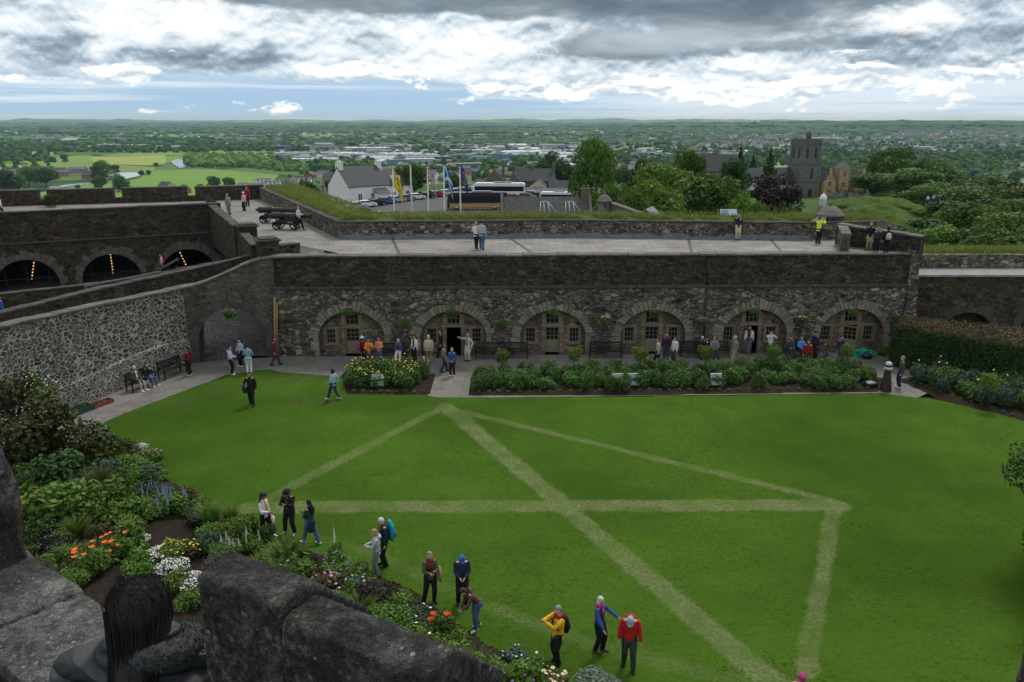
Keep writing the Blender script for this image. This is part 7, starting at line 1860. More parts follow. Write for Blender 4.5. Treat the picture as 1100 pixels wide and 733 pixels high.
def hand(mb,ex,w,d,side,curl=.6,scale=1.0):
    """palm and five bent fingers past the wrist w along d; ex gets the fingers"""
    d=d.normalized();n=d.cross(Vector((0,0,1)));n=n.normalized() if n.length>.1 else Vector((side,0,0))
    s=n.cross(d).normalized();k=scale
    # palm normal n faces the body for hanging hands; s runs across the knuckles
    palm=w+d*.085*k
    mb.loft([w-d*.02*k,w+d*.02*k,palm,palm+d*.012],[.022*k,.034*k,.040*k,.036*k],[.02*k,.017*k,.014*k,.011*k],8,xdir=s)
    for i,(off,l) in enumerate(((-.029,.068),(-.010,.078),(.010,.073),(.028,.058))):
        b0=palm+s*off*k-d*.012*k;c1=b0+(d*math.cos(.3*curl)-n*side*math.sin(.3*curl))*l*.52*k;c2=c1+(d*math.cos(1.25*curl)-n*side*math.sin(1.25*curl))*l*.5*k
        ex.loft([b0,c1,c2],[.0088*k,.0082*k,.0062*k],n=6)
    b0=w+d*.03*k-s*.03*k;c1=b0+(d*.55-s*.75-n*side*.25)*.038*k;c2=c1+(d*.85-s*.25-n*side*.35)*.032*k
    ex.loft([b0,c1,c2],[.0105*k,.0095*k,.007*k],n=6)
def person(label,x,y,z,face,h=1.7,top='navy',bottom='black',hair='brown',style='short',skin='l',shoes='black',lh=None,rh=None,lf=None,rf=None,lean=0,nod=0,turn=0,seat=False,coat=0.0,hat=None,hood=False,shorts=False,scarf=None,female=False,vox=.018,bulk=1.0,inner=None,group=None):
    """figure facing local +y. lh/rh: hand targets, lf/rf: foot offsets"""
    t_=thing('person',label,'person',(x,y,z),R(face));s=h/1.72*1.13
    t_.scale=(s,s,s)
    V=Vector
    hipz=.92 if not seat else .50
    pel=V((0,0,hipz))
    Rl=Matrix.Rotation(-R(lean),3,'X')
    up=lambda a,b_,c:pel+Rl@V((a,b_,c))
    chest=up(0,.0,.33);neck=up(0,-.01,.53);hd=neck+(Rl@Matrix.Rotation(-R(nod),3,'X'))@V((0,.035,.145))
    shw=.165 if female else .185
    sh={-1:up(-shw,-.01,.455),1:up(shw,-.01,.455)};hp={-1:pel+V((-.085,0,-.02)),1:pel+V((.085,0,-.02))}
    if seat:ft={-1:V((-.13,.50,.07)),1:V((.13,.48,.07))}
    else:ft={-1:V((-.10,.0,.075)),1:V((.10,.03,.075))}
    for k,o in ((-1,lf),(1,rf)):
        if o:ft[k]=V((ft[k].x+o[0],ft[k].y+o[1],.075+(o[2] if len(o)>2 else 0)))
    hn={-1:V((-shw-.06,.06,.80)) if not seat else V((-.12,.30,.62)),1:V((shw+.06,.04,.80)) if not seat else V((.12,.30,.62))}
    if lean and not lh:hn[-1]=hn[-1]+V((0,math.sin(R(lean))*.35,-.05))
    if lean and not rh:hn[1]=hn[1]+V((0,math.sin(R(lean))*.35,-.05))
    if lh:hn[-1]=V(lh)
    if rh:hn[1]=V(rh)
    el={};wr={};kn={};an={}
    for k in (-1,1):
        el[k],wr[k]=ik(sh[k],hn[k],.29,.255,V((k*.55,-.6,-.5)))
        kn[k],an[k]=ik(hp[k],ft[k],.43,.42,V((k*.06,1,.15)))
    Hr=Rl@Matrix.Rotation(-R(nod),3,'X')@Matrix.Rotation(R(turn),3,'Z')
    HP=lambda a,b_,c:hd+Hr@V((a,b_,c))
    sk=pm(SKIN[skin],'skin');eye=pm((.02,.015,.012),'skin');lip=pm(tuple(q*m_ for q,m_ in zip(SKIN[skin],(.75,.5,.5))),'skin')
    # body: one continuous figure
    mb=MB();ex=MB()
    mb.ell(hd,(.073,.092,.112),14,10,Hr);mb.ell(HP(0,.018,-.055),(.056,.068,.062),10,8,Hr)
    mb.ell(HP(0,.088,-.015),(.013,.022,.025),8,6,Hr);mb.ell(HP(0,.075,.022),(.05,.02,.014),8,6,Hr)
    for k in (-1,1):mb.ell(HP(k*.076,-.005,-.012),(.012,.02,.03),8,6,Hr)
    mb.loft([neck+V((0,0,-.06)),hd+Hr@V((0,-.02,-.03))],[.056,.05],n=10)
    mb.loft([up(0,0,-.06),up(0,0,.1),up(0,0,.3),up(0,0,.44),up(0,-.01,.52)],[.145,.125,.15,.155,.07],[.10,.09,.105,.09,.06],12,xdir=(1,0,0))
    for k in (-1,1):
        mb.loft([up(k*.09,0,.45),sh[k],el[k],wr[k]],[.06,.055,.038,.026],n=8)
        mb.loft([hp[k]+V((0,0,.05)),hp[k].lerp(kn[k],.35),kn[k],kn[k].lerp(an[k],.35),an[k]],[.085,.078,.055,.05,.036],n=8)
        fd=V((k*.12,1,0)).normalized()
        mb.loft([an[k]-fd*.04+V((0,0,-.02)),an[k]+fd*.06+V((0,0,-.035)),an[k]+fd*.16+V((0,0,-.05))],[.035,.04,.025],[.035,.03,.018],8,xdir=(1,0,0))
        hand(mb,ex,wr[k],(wr[k]-el[k]),k)
    for k in (-1,1):ex.ell(HP(k*.031,.083,.012),(.0125,.008,.0085),8,6,Hr,1);ex.ell(HP(k*.031,.088,.036),(.02,.008,.004),6,4,Hr,1)
    ex.ell(HP(0,.086,-.052),(.022,.009,.007),8,6,Hr,2)
    remeshed(mb,vox*.8,sk,'body',t_,ex,1,(eye,lip))
    # trousers or shorts
    mb=MB();b_=1.0
    mb.ell(pel+V((0,-.01,.0)),(.165*bulk,.125*bulk,.14),12,8)
    for k in (-1,1):
        if shorts:mb.loft([hp[k]+V((0,0,.06)),hp[k].lerp(kn[k],.5),hp[k].lerp(kn[k],.95)],[.105,.098,.088],n=10)
        else:mb.loft([hp[k]+V((0,0,.06)),hp[k].lerp(kn[k],.4),kn[k],kn[k].lerp(an[k],.5),an[k]+V((0,0,-.01))],[.112,.106,.084,.075,.070],n=10)
    remeshed(mb,vox,pm(CLR[bottom]),'trousers' if not shorts else 'shorts',t_)
    for k in (-1,1):
        mb=MB();fd=V((k*.12,1,0)).normalized();q=an[k]
        mb.loft([q-fd*.07+V((0,0,-.015)),q-fd*.02+V((0,0,-.02)),q+fd*.08+V((0,0,-.035)),q+fd*.17+V((0,0,-.048)),q+fd*.2+V((0,0,-.055))],[.035,.046,.048,.042,.015],[.045,.052,.038,.026,.012],10,xdir=(1,0,0));mb.build('shoe',pm(CLR[shoes]),t_,fix=False)
    # top
    mb=MB();B=bulk
    mb.loft([up(0,0,-.12),up(0,0,.0),up(0,0,.14),up(0,0,.3),up(0,0,.42),up(0,-.01,.50),up(0,-.012,.545)],[.178*B,.172*B,.158*B,.172*B,.148*B,.098,.068],[.128*B,.125*B,.118*B,.13*B,.115*B,.085,.068],14,xdir=(1,0,0))
    for k in (-1,1):
        mb.loft([up(k*.10,0,.43),sh[k]+V((0,0,-.005)),sh[k].lerp(el[k],.5),el[k],el[k].lerp(wr[k],.5),wr[k]-(wr[k]-el[k]).normalized()*.005],[.062,.064*B,.061*B,.057*B,.051*B,.042*B],n=10)
    if coat:
        if seat:pass
        else:mb.loft([up(0,0,-.05),pel+V((0,0,-.12)),pel+V((0,.01,-coat))],[.18*B,.19*B,.205*B],[.13*B,.14*B,.16*B],14,xdir=(1,0,0))
    if hood:mb.ell(up(0,-.10,.50),(.13,.075,.085),12,8)
    remeshed(mb,vox,pm(CLR[top]),'jacket' if not hat=='cap_' else 'jacket',t_)
    if inner:
        mb=MB();mb.loft([up(0,.112*B,.02),up(0,.128*B,.28),up(0,.09,.45),up(0,.055,.52)],[.05,.055,.06,.045],[.02,.02,.025,.02],8,xdir=(1,0,0));mb.build('shirt',pm(CLR[inner]),t_,fix=False)
    if scarf:
        mb=MB();n=16
        for j in range(1):
            ring=[up(.098*math.cos(a),-.01+.085*math.sin(a),.515+.02*math.sin(a*2)) for a in np.linspace(0,6.283,n)]
            mb.loft(ring,.042,n=8)
        mb.loft([up(.03,.10,.5),up(.05,.135,.38),up(.05,.14,.18)],[.045,.05,.045],[.02,.02,.015],8,xdir=(1,0,0))
        mb.loft([up(-.05,-.1,.5),up(-.08,-.14,.36),up(-.08,-.14,.2)],[.06,.07,.05],[.02,.02,.015],8,xdir=(1,0,0))
        mb.build('scarf',pm(CLR[scarf]),t_,fix=False)
    # hair
    if style!='bald':
        mb=MB()
        mb.ell(HP(0,-.016,.026),(.086,.100,.108),14,10,Hr)
        if style=='bob':mb.ell(HP(0,-.035,-.045),(.098,.085,.10),12,8,Hr)
        if style=='curly':mb.ell(HP(0,-.035,-.02),(.125,.11,.13),12,8,Hr)
        if style in('long','tail'):
            bk=[HP(0,-.055,.03),HP(0,-.09,-.08),neck+Rl@V((0,-.10,-.06)),up(0,-.135,.28)]
            mb.loft(bk,[.075,.09,.095,.06] if style=='long' else [.05,.04,.035,.02],[.045,.05,.035,.02] if style=='long' else [.04,.035,.03,.015],10,xdir=(1,0,0))
        if style=='bun':mb.ell(HP(0,-.10,.05),(.045,.045,.045),8,6)
        # clear the face
        m2=mb.mesh('hair');bm=bmesh.new();bm.from_mesh(m2)
        inv=Hr.transposed()
        for v in bm.verts:
            q=inv@(v.co-hd)
            if q.y>.02 and q.z<.055 and abs(q.x)<.085:v.co=hd+Hr@V((q.x*.8,.0,max(q.z,.0) if style=='short' else q.z))
        bm.to_mesh(m2);bm.free();m2.polygons.foreach_set('use_smooth',[True]*len(m2.polygons));link_mesh('hair',m2,pm(HAIR[hair],'hair'),t_)
    if hat:
        kind,col=hat;mb=MB();M4=Matrix.Translation(hd)@Hr.to_4x4()
        prof=[(.094,.035),(.094,.07),(.082,.11),(.05,.135),(.0,.142)]
        n=16;vs=[M4@V((r_*math.cos(2*math.pi*j/n),-.006+r_*1.1*math.sin(2*math.pi*j/n),zz)) for r_,zz in prof for j in range(n)]
        mb.add(vs,[(i*n+j,i*n+(j+1)%n,(i+1)*n+(j+1)%n,(i+1)*n+j) for i in range(4) for j in range(n)],0,True)
        if kind=='cap':
            fan=[M4@V((.085*math.sin(a),.085+.085*math.cos(a)-.02*0,.045-.012*math.cos(a))) for a in np.linspace(-1.5,1.5,9)]
            b1=[M4@V((.088*math.sin(a),.085*math.cos(a),.05)) for a in np.linspace(-1.2,1.2,9)]
            mb.add(fan+b1,[(i,i+1,10+i,9+i) for i in range(8)],0)
        elif kind=='brim':
            ring=[[M4@V((r_*math.cos(2*math.pi*j/n),-.006+r_*1.08*math.sin(2*math.pi*j/n),zz)) for j in range(n)] for r_,zz in((.092,.045),(.15,.03),(.15,.025),(.09,.038))]
            mb.add([q for r_ in ring for q in r_],[(i*n+j,i*n+(j+1)%n,(i+1)*n+(j+1)%n,(i+1)*n+j) for i in range(3) for j in range(n)],0,True)
        mb.build('hat',pm(CLR[col]),t_,fix=False)
    info=dict(t=t_,up=up,wr=wr,hd=hd,s=s,face=face,pel=pel)
    return info
def to_world(i,v):
    return Matrix.Translation(i['t'].location)@Matrix.Rotation(R(i['face']),4,'Z')@(Vector(v)*i['s'])
def backpack(i,col,label,w=.30,h=.46,d=.17):
    p=to_world(i,i['up'](0,-.13,.0));t_=thing('backpack',label,'backpack',p,R(i['face']));t_.scale=(i['s'],)*3
    u1=i['up'](0,0,1)-i['up'](0,0,0);lean=math.atan2(u1.y,u1.z)
    M=Matrix.Rotation(-lean,4,'X')
    mb=MB();mb.loft([M@Vector((0,-d*.45,-.02)),M@Vector((0,-d*.5,.06)),M@Vector((0,-d*.5,h*.7)),M@Vector((0,-d*.35,h))],[w*.42,w*.5,w*.47,w*.25],[d*.42,d*.52,d*.48,d*.25],12,xdir=(1,0,0));mb.build('bag',pm(CLR[col]),t_,fix=False)
    mb=MB();mb.loft([M@Vector((0,-d*.95,.05)),M@Vector((0,-d*1.12,.1)),M@Vector((0,-d*.98,h*.45))],[w*.3,w*.34,w*.28],[.02,.035,.02],8,xdir=(1,0,0));mb.build('pocket',pm(CLR[col]),t_,fix=False)
    for k in (-1,1):
        mb=MB();mb.loft([M@Vector((k*.1,-.02,h*.98)),M@Vector((k*.115,.10,h*1.05)),M@Vector((k*.12,.245,h*.8)),M@Vector((k*.13,.25,h*.4)),M@Vector((k*.14,.05,.05))],[.022]*5,[.008]*5,6,xdir=(1,0,0));mb.build('strap',pm(CLR['black']),t_,fix=False)
    return t_
def phone(i,label,k=None):
    a=i['wr'][1];b_=i['wr'][-1];c=(a+b_)/2+Vector((0,.10,.06))
    p=to_world(i,c);t_=thing('phone',label,'phone',p,R(i['face']))
    mb=MB();mb.obox(None,(.075,.012,.15),M=Matrix.Rotation(R(-35),4,'X'));mb.build('case',pm(CLR['black']),t_,bevel=.004)
    mb=MB();mb.obox(None,(.067,.002,.14),M=Matrix.Rotation(R(-35),4,'X')@Matrix.Translation((0,-.008,0)));mb.build('screen',M_GLASS,t_)
    return t_
def hbag(i,k,col,label,w=.34,h=.38,d=.12,drop=.28,cat='bag',off=(0,0,0)):
    p=to_world(i,i['wr'][k]+Vector((k*.03,.02,-.07))+Vector(off));t_=thing('bag',label,cat,p,R(i['face']+80));t_.scale=(i['s'],)*3
    mb=MB();mb.loft([(0,0,-drop-h),(0,0,-drop-h+.04),(0,0,-drop)],[w*.46,w*.5,w*.5],[d*.5,d*.55,d*.4],12,xdir=(1,0,0));mb.build('pouch',pm(CLR[col]),t_,fix=False)
    mb=MB();mb.loft([(-w*.3,0,-drop-.01),(-.03,0,-.02),(.03,0,-.02),(w*.3,0,-drop-.01)],.011,n=6);mb.build('handle',pm(CLR[col]),t_,fix=False)
    return t_
H_PHONE=dict(lh=(-.06,.34,1.25),rh=(.07,.34,1.25))
H_LOW=dict(lh=(-.07,.28,1.02),rh=(.07,.28,1.02))
def WALK(k=.28):return dict(lf=(0,k),rf=(0,-k*.95,.05),lh=(-.24,-.14,.86),rh=(.24,.2,.9))
def P(label,u,v,z=0.0,face=180,dy=0,**kw):
    x,y=G(u,v,z);return person(label,x,y+dy,z+.02,face,**kw)
# facing: 180 looks at the camera, 0 away, 90 towards the photo's left, -90 towards its right
# --- on the lawn near the border
N_=dict(vox=.0145)
i=P('woman in black bucket hat, white jacket over orange top and black trousers',286,577,0,-110,h=1.62,top='white',bottom='black',hair='black',style='long',hat=('brim','black'),inner='orange',shoes='white',skin='m',female=True,lf=(0,.2),rf=(0,-.2),lh=(-.2,.1,.86),rh=(.12,.3,1.08),**N_)
hbag(i,-1,'white','white cloth bag hanging from the arm of the woman in bucket hat',.3,.3,.16,.06)
i=P('person in black hat and open black jacket looking at a phone',313,574,0,165,h=1.74,top='black',bottom='black',hair='black',skin='m',hat=('brim','black'),inner='brown',shoes='ltgrey',nod=25,bulk=1.12,lf=(-.04,.0),rf=(.14,-.06),**{**H_PHONE,**N_});phone(i,'black phone held by the person in black hat')
i=P('long haired woman in dark green top with navy jacket tied at her waist',335,585,0,60,h=1.63,top='dgreen',bottom='jeans',hair='black',style='long',skin='m',shoes='white',female=True,lf=(0,.26),rf=(0,-.3,.02),lh=(-.05,.28,1.05),rh=(.10,.26,1.05),**N_)
x,y,z=to_world(i,(0,0,0));t_=thing('jacket','navy jacket tied round the waist of the long haired woman','jacket',(x,y,z),R(60));t_.scale=(i['s'],)*3
mb=MB();mb.loft([(0,-.01,.96),(0,-.02,.9),(0,-.06,.62),(0,-.07,.5)],[.165,.18,.19,.15],[.13,.14,.10,.05],12,xdir=(1,0,0));mb.build('cloth',pm(CLR['navy']),t_,fix=False);mb=MB();mb.loft([(-.1,.12,.95),(0,.15,.93),(.02,.16,.75)],[.03,.035,.025],n=6);mb.build('sleeve',pm(CLR['navy']),t_,fix=False)
phone(i,'phone in the hands of the woman with the tied jacket')
i=P('white haired man in navy jacket with teal rucksack behind the blond woman',414,608,0,115,h=1.72,top='navy',bottom='black',hair='white',shoes='black',nod=22,**N_)
backpack(i,'teal','teal rucksack on the back of the white haired man',.46,.62,.2)
i=P('blond short haired woman in pale grey jacket holding a camera',406,618,0,100,h=1.60,top='ltgrey',bottom='grey',hair='blond',style='bob',female=True,hood=True,shoes='grey',nod=15,bulk=1.05,lh=(-.05,.34,1.12),rh=(.06,.34,1.12),**N_);phone(i,'small camera held by the woman in pale grey jacket')
i=P('person in dark olive jacket and red scarf holding up a phone',463,647,0,200,h=1.66,top='olive',bottom='black',hair='grey',style='bun',scarf='dkred',female=True,lh=(-.04,.36,1.22),rh=(.1,.38,1.2),lf=(0,.02),rf=(.12,-.05),bulk=1.08,**N_)
phone(i,'phone raised by the person in dark olive jacket');hbag(i,-1,'tan','brown square tote bag at the side of the person in olive jacket',.36,.36,.14,.04,off=(-.2,-.3,.02))
i=P('man in navy jacket and blue cap looking down at his hands',497,649,0,185,h=1.70,top='navy',bottom='black',hair='dk',hat=('cap','royal'),nod=35,lf=(0,.12),rf=(.03,-.06),bulk=1.1,**{**H_LOW,**N_});phone(i,'phone in the hands of the man in blue cap')
i=P('figure in brown jacket and jeans bending over the red poppies',513,676,0,120,h=1.62,top='brown',bottom='jeans',hair='dk',style='bob',female=True,lean=38,nod=18,lh=(-.06,.52,.84),rh=(.07,.52,.84),lf=(0,.1),rf=(0,-.12),shoes='white',hood=True,**N_);phone(i,'phone pointed at the red poppies')
i=P('person in bright yellow jacket photographing with a phone',599,713,0,120,h=1.72,top='yellow',bottom='black',hair='grey',scarf='dkred',lh=(-.02,.40,1.36),rh=(.12,.42,1.34),lf=(0,.04),rf=(.02,-.06),bulk=1.12,vox=.013);phone(i,'phone held out by the person in yellow jacket');backpack(i,'black','black rucksack on the back of the person in yellow')
x,y,z=to_world(i,(-.22,.2,.98));t_=thing('camera','black camera hanging at the waist of the person in yellow','camera',(x,y,z),R(120));mb=MB();mb.box(-.07,.07,-.04,.04,-.05,.05);mb.build('camera_body',M_IRON,t_,bevel=.01);mb=MB();mb.loft([(0,.04,0),(0,.14,0)],.04,n=10);mb.build('lens',M_IRON,t_)
i=P('white haired woman in blue jacket and magenta scarf stretching out both arms',643,700,0,-128,h=1.66,top='blue',bottom='black',hair='white',style='bob',scarf='magenta',female=True,lh=(-.12,.62,1.18),rh=(.34,.36,.94),shoes='brown',lf=(0,.06),rf=(0,-.08),vox=.013)
i=P('man in red jacket and pale blue cap looking down at the grass',675,716,0,170,h=1.74,top='red',bottom='dgreen',hair='grey',hat=('cap','ltblue'),nod=50,lean=8,hood=True,lf=(-.02,.18),rf=(.02,-.1),lh=(-.28,.12,.82),rh=(.26,.1,.8),bulk=1.15,vox=.013)
i=P('person in pink knitted hat standing at the bottom of the lawn',854,788,0,170,h=1.66,top='magenta',bottom='black',hair='dk',hat=('beanie','magenta'),nod=20,female=True,**N_)
# --- paths and lawn farther away
i=P('man in black shirt and trousers crossing the grass with a blue jacket on his arm',271,436,0,185,h=1.76,top='black',bottom='black',hair='dk',skin='m',shoes='navy',lf=(0,.18),rf=(0,-.2),rh=(.2,.2,1.08),lh=(-.24,.02,.84));
x,y,z=to_world(i,(.26,.2,1.0));t_=thing('jacket','folded dark blue jacket over the arm of the man in black','jacket',(x,y,z));mb=MB();mb.loft([(-.05,0,.12),(0,0,.02),(.04,0,-.28),(.02,0,-.36)],[.1,.13,.12,.06],[.05,.07,.06,.03],10,xdir=(1,0,0));mb.build('cloth',pm(CLR['navy']),t_,fix=False)
P('curly dark haired woman in pale denim jacket walking past the small rose bed',359,430,0,75,h=1.66,top='ltblue',bottom='dkjeans',hair='black',style='curly',skin='m',shoes='white',female=True,lf=(0,.3),rf=(0,-.32,.05),lh=(-.2,.2,.95),rh=(.2,-.1,.9))
P('woman in maroon jacket and black trousers looking at the pale wall',205,404,0,75,h=1.68,top='maroon',bottom='black',hair='black',style='tail',skin='m',shoes='white',female=True,lh=(-.1,.3,1.25),rh=(.24,.05,.85))
i=P('older man in grey jacket over white shirt sitting in shorts on the bench',152,420,0,0,h=1.74,top='dkgrey',bottom='dkgrey',hair='white',shoes='white',seat=True,shorts=True,inner='white',bulk=1.12)
for o,(f,dx) in ((i,(4.1,-.45)),):
    q=along(f,1.0);o['t'].location=(q.x+pd_.x*dx,q.y+pd_.y*dx,.02);o['t'].rotation_euler=(0,0,math.atan2(pn.y,pn.x)-R(90));
i=P('woman in black jacket and jeans sitting beside the man in shorts',168,415,0,0,h=1.66,top='black',bottom='jeans',hair='brown',style='bob',shoes='white',seat=True,female=True,lh=(-.05,.25,.95))
q=along(4.1,1.0);i['t'].location=(q.x+pd_.x*.45,q.y+pd_.y*.45,.02);i['t'].rotation_euler=(0,0,math.atan2(pn.y,pn.x)-R(90))
P('woman in lilac hooded top and black trousers standing with two friends',249,403,0,-85,h=1.66,top='lilac',bottom='black',hair='dk',style='bun',shoes='white',female=True,hood=True,lh=(-.12,.26,1.05),rh=(.14,.24,1.1))
P('dark haired woman in light blue jacket and black trousers facing her friends',260,394,0,150,h=1.68,top='ltblue',bottom='black',hair='black',style='long',shoes='white',female=True,lh=(-.12,.24,1.08),rh=(.12,.24,1.08))
P('woman in denim jacket and white trousers seen from behind',268,401,0,10,h=1.68,top='denim',bottom='white',hair='dk',style='bun',shoes='white',female=True,lh=(-.13,.25,1.1),rh=(.13,.25,1.1))
P('woman in knee length maroon coat walking towards the first arch',296,393,0,-80,h=1.70,top='maroon',bottom='dkjeans',hair='dk',style='bob',coat=.42,female=True,lf=(0,.25),rf=(0,-.27,.04))
i=P('woman in white hat and maroon jacket by the small rose bed',390,391,0,-60,h=1.66,top='maroon',bottom='black',hair='dk',style='bob',hat=('brim','white'),female=True);backpack(i,'magenta','pink rucksack on the woman in white hat')
P('dark haired woman in bright orange top between two friends',397,393,0,190,h=1.66,top='orange',bottom='dkgrey',hair='dk',style='long',skin='m',female=True,lh=(-.1,.25,1.3),rh=(.12,.25,1.05))
P('woman in coral padded jacket and light jeans',408,391,0,165,h=1.62,top='coral',bottom='jeans',hair='brown',style='bob',female=True,bulk=1.12,lh=(-.1,.25,1.1),rh=(.1,.25,1.1))
def on_bench(i,u,dx=0):
    x=G(u,381)[0];i['t'].location=(x+dx,wy(u)-.80,.02);i['t'].rotation_euler=(0,0,R(180)+RA)
i=P('white haired woman in blue jacket and white trousers sitting on the first bench',430,387,0,180,h=1.66,top='blue',bottom='white',hair='white',style='bob',seat=True,inner='dkred',female=True);on_bench(i,431)
P('dark haired woman in black and white jacket standing by the bench',446,389,0,150,h=1.66,top='white',bottom='black',hair='black',style='long',inner='black',female=True,skin='m')
P('white haired man in cream jacket and khaki trousers seen from behind',461,391,0,5,h=1.74,top='cream',bottom='khaki',hair='white',bulk=1.12)
P('person in black coat at the side of the open dark doorway',474,384,0,100,h=1.70,top='black',bottom='black',hair='brown',coat=.3,lf=(0,.2),rf=(0,-.2))
P('person in olive brown jacket and jeans walking behind the woman in blue coat',477,400,0,-70,h=1.66,top='khaki',bottom='dkjeans',hair='brown',style='bob',lf=(0,.22),rf=(0,-.25,.03))
P('woman in royal blue coat and black trousers on the stone path',486,404,0,175,h=1.62,top='blue',bottom='black',hair='grey',style='bob',coat=.16,shoes='white',female=True,lh=(-.1,.25,1.0),rh=(.1,.25,1.0))
P('person in long cream coat with one arm raised to the door',503,388,0,150,h=1.70,top='cream',bottom='offw',hair='blond',style='bob',coat=.35,inner='grey',rh=(.5,.25,1.45),lh=(-.3,.1,.9))
P('woman in cream jacket and black trousers striding past the fourth arch',706,393,0,95,h=1.68,top='cream',bottom='black',hair='brown',style='bob',shoes='white',female=True,lf=(0,.32),rf=(0,-.34,.05))
P('man in navy jacket with red scarf by the fourth arch',715,388,0,170,h=1.74,top='navy',bottom='dkjeans',hair='brown',scarf='dkred',shoes='white')
P('person in white jacket beside the man with red scarf',724,391,0,120,h=1.64,top='white',bottom='dkgrey',hair='dk',style='bob',bulk=1.08)
i=P('white haired man in black jacket sitting beside the rain pipe',752,386,0,180,h=1.72,top='black',bottom='black',hair='white',seat=True,bulk=1.1);on_bench(i,751)
i=P('grey haired man in grey jacket sitting right of the rain pipe',762,386,0,180,h=1.74,top='grey',bottom='dkgrey',hair='grey',seat=True,bulk=1.15);on_bench(i,764)
P('man in blue grey jacket, beige trousers and flat cap walking to the fifth arch',788,392,0,110,h=1.72,top='grey',bottom='beige',hair='grey',hat=('cap','ltgrey'),lf=(0,.2),rf=(0,-.2),bulk=1.1)
P('person in white top and jeans standing in the fifth doorway',804,380.5,0,170,h=1.74,top='white',bottom='jeans',hair='brown',dy=.15)
P('person in white shirt raising a camera by the fifth arch',826,385,0,175,h=1.72,top='white',bottom='black',hair='dk',lh=(-.06,.3,1.5),rh=(.06,.3,1.5))
i=P('dark clothed visitor sitting at the left end of the crowded bench',845,386,0,180,h=1.7,top='dkgrey',bottom='dkjeans',hair='brown',seat=True);on_bench(i,845)
i=P('visitor in bright blue jacket sitting on the crowded bench',858,387,0,180,h=1.66,top='brt',bottom='navy',hair='ginger',style='bob',seat=True,female=True,bulk=1.1);on_bench(i,857)
P('woman in red and black jacket standing before the crowded bench',866,396,0,150,h=1.70,top='dkred',bottom='black',hair='brown',style='long',female=True,lf=(0,.15),rf=(0,-.15))
P('person in navy jacket and blue cap leaning by the sixth arch window',874,385,0,120,h=1.66,top='navy',bottom='black',hair='dk',hat=('cap','navy'))
P('woman in brown checked jacket and jeans seen from behind',886,394,0,20,h=1.64,top='brown',bottom='jeans',hair='brown',style='long',female=True)
P('person in dark navy jacket by the open glazed door',901,390,0,200,h=1.66,top='navy',bottom='dkgrey',hair='dk')
P('balding man in olive jacket and navy trousers standing by the stone post',966,417,0,75,h=1.76,top='olive',bottom='navy',hair='grey',style='short',shoes='white',bulk=1.12)
# --- terrace, battery and wall walk
P('woman in white blouse and black trousers walking arm in arm on the terrace',511.5,268,ZF,-20,h=1.68,top='white',bottom='black',hair='blond',style='bob',female=True,lf=(0,.2),rf=(0,-.2),lh=(-.2,.3,1.1))
P('man in grey shirt and blue jeans walking with the woman in white',517.5,268.5,ZF,-10,h=1.80,top='ltgrey',bottom='jeans',hair='dk',lf=(0,.15),rf=(0,-.15))
P('man in navy top and cream trousers standing before the information panel',792,258,ZF,175,h=1.76,top='navy',bottom='cream',hair='brown',lh=(-.1,.26,1.3),rh=(.2,.15,1.0))
P('figure in black jacket leaning over the rear parapet of the terrace',772,252,ZF,0,h=1.70,top='black',bottom='black',hair='black',lean=58,bulk=1.15,dy=.1)
P('person in hi-vis yellow jacket raising a camera at the terrace corner',878,262,ZF,-60,h=1.72,top='hiviz',bottom='black',hair='dk',lh=(-.05,.42,1.45),rh=(.07,.42,1.45))
P('grey haired person in black jacket standing at the splayed wall',941,272,ZF,160,h=1.7,top='black',bottom='beige',hair='grey',dy=1.2,bulk=1.1)
P('dark dressed person bowing towards the grey haired one at the splayed wall',947,274,ZF,170,h=1.6,top='dkgrey',bottom='black',hair='ginger',style='bob',lean=25,dy=1.0)
i=P('black haired person in black coat seen from behind at the splayed wall',958,275,ZF,-10,h=1.62,top='black',bottom='black',hair='black',style='bob',dy=.9,bulk=1.2)
backpack(i,'cream','cream and black rucksack on the person at the splayed wall',.34,.4,.18)
P('woman in white top walking past the guns on the battery',321.5,247.5,ZF,-100,h=1.74,top='offw',bottom='black',hair='ginger',female=True,lf=(0,.3),rf=(0,-.3,.04),lh=(-.12,.26,1.1),rh=(.12,.26,1.1))
P('woman in pink jacket and white hat at the far end of the battery',263,227,ZF,150,h=1.66,top='pink',bottom='black',hair='dk',hat=('brim','white'),female=True,bulk=1.15)
P('person in dark red jacket behind the woman in pink',266.5,222,ZF,170,h=1.86,top='dkred',bottom='black',hair='dk',bulk=1.15)
P('person in grey jacket leaning on the battery edge',247,231,ZF,60,h=1.76,top='grey',bottom='grey',hair='grey',lean=12,bulk=1.1)
P('person in white top and blue trousers on the wall walk above the cafe',2,234,ZF,-40,h=1.78,top='white',bottom='navy',hair='dk')
P('child in blue jacket sitting beyond the ramp wall',3,344,1.7,-90,h=1.5,top='royal',bottom='navy',hair='dk',bulk=1.1)
P('person in pale top sitting by the tilted table',172,296,3.0,120,h=1.5,top='pink',bottom='dkjeans',hair='brown',dy=.6)
for u,v,c in [(996,219,'white'),(1002,218,'lilac'),(1007,219,'dkgrey')]:
    x,zz=ZY(u,v,171);person({'white':'tiny figure in white','lilac':'tiny figure in lilac','dkgrey':'tiny figure in dark grey'}[c]+' on top of the rock outcrop',x,171,zz-.1,170,h=1.7,top=c,bottom='navy',vox=.03)
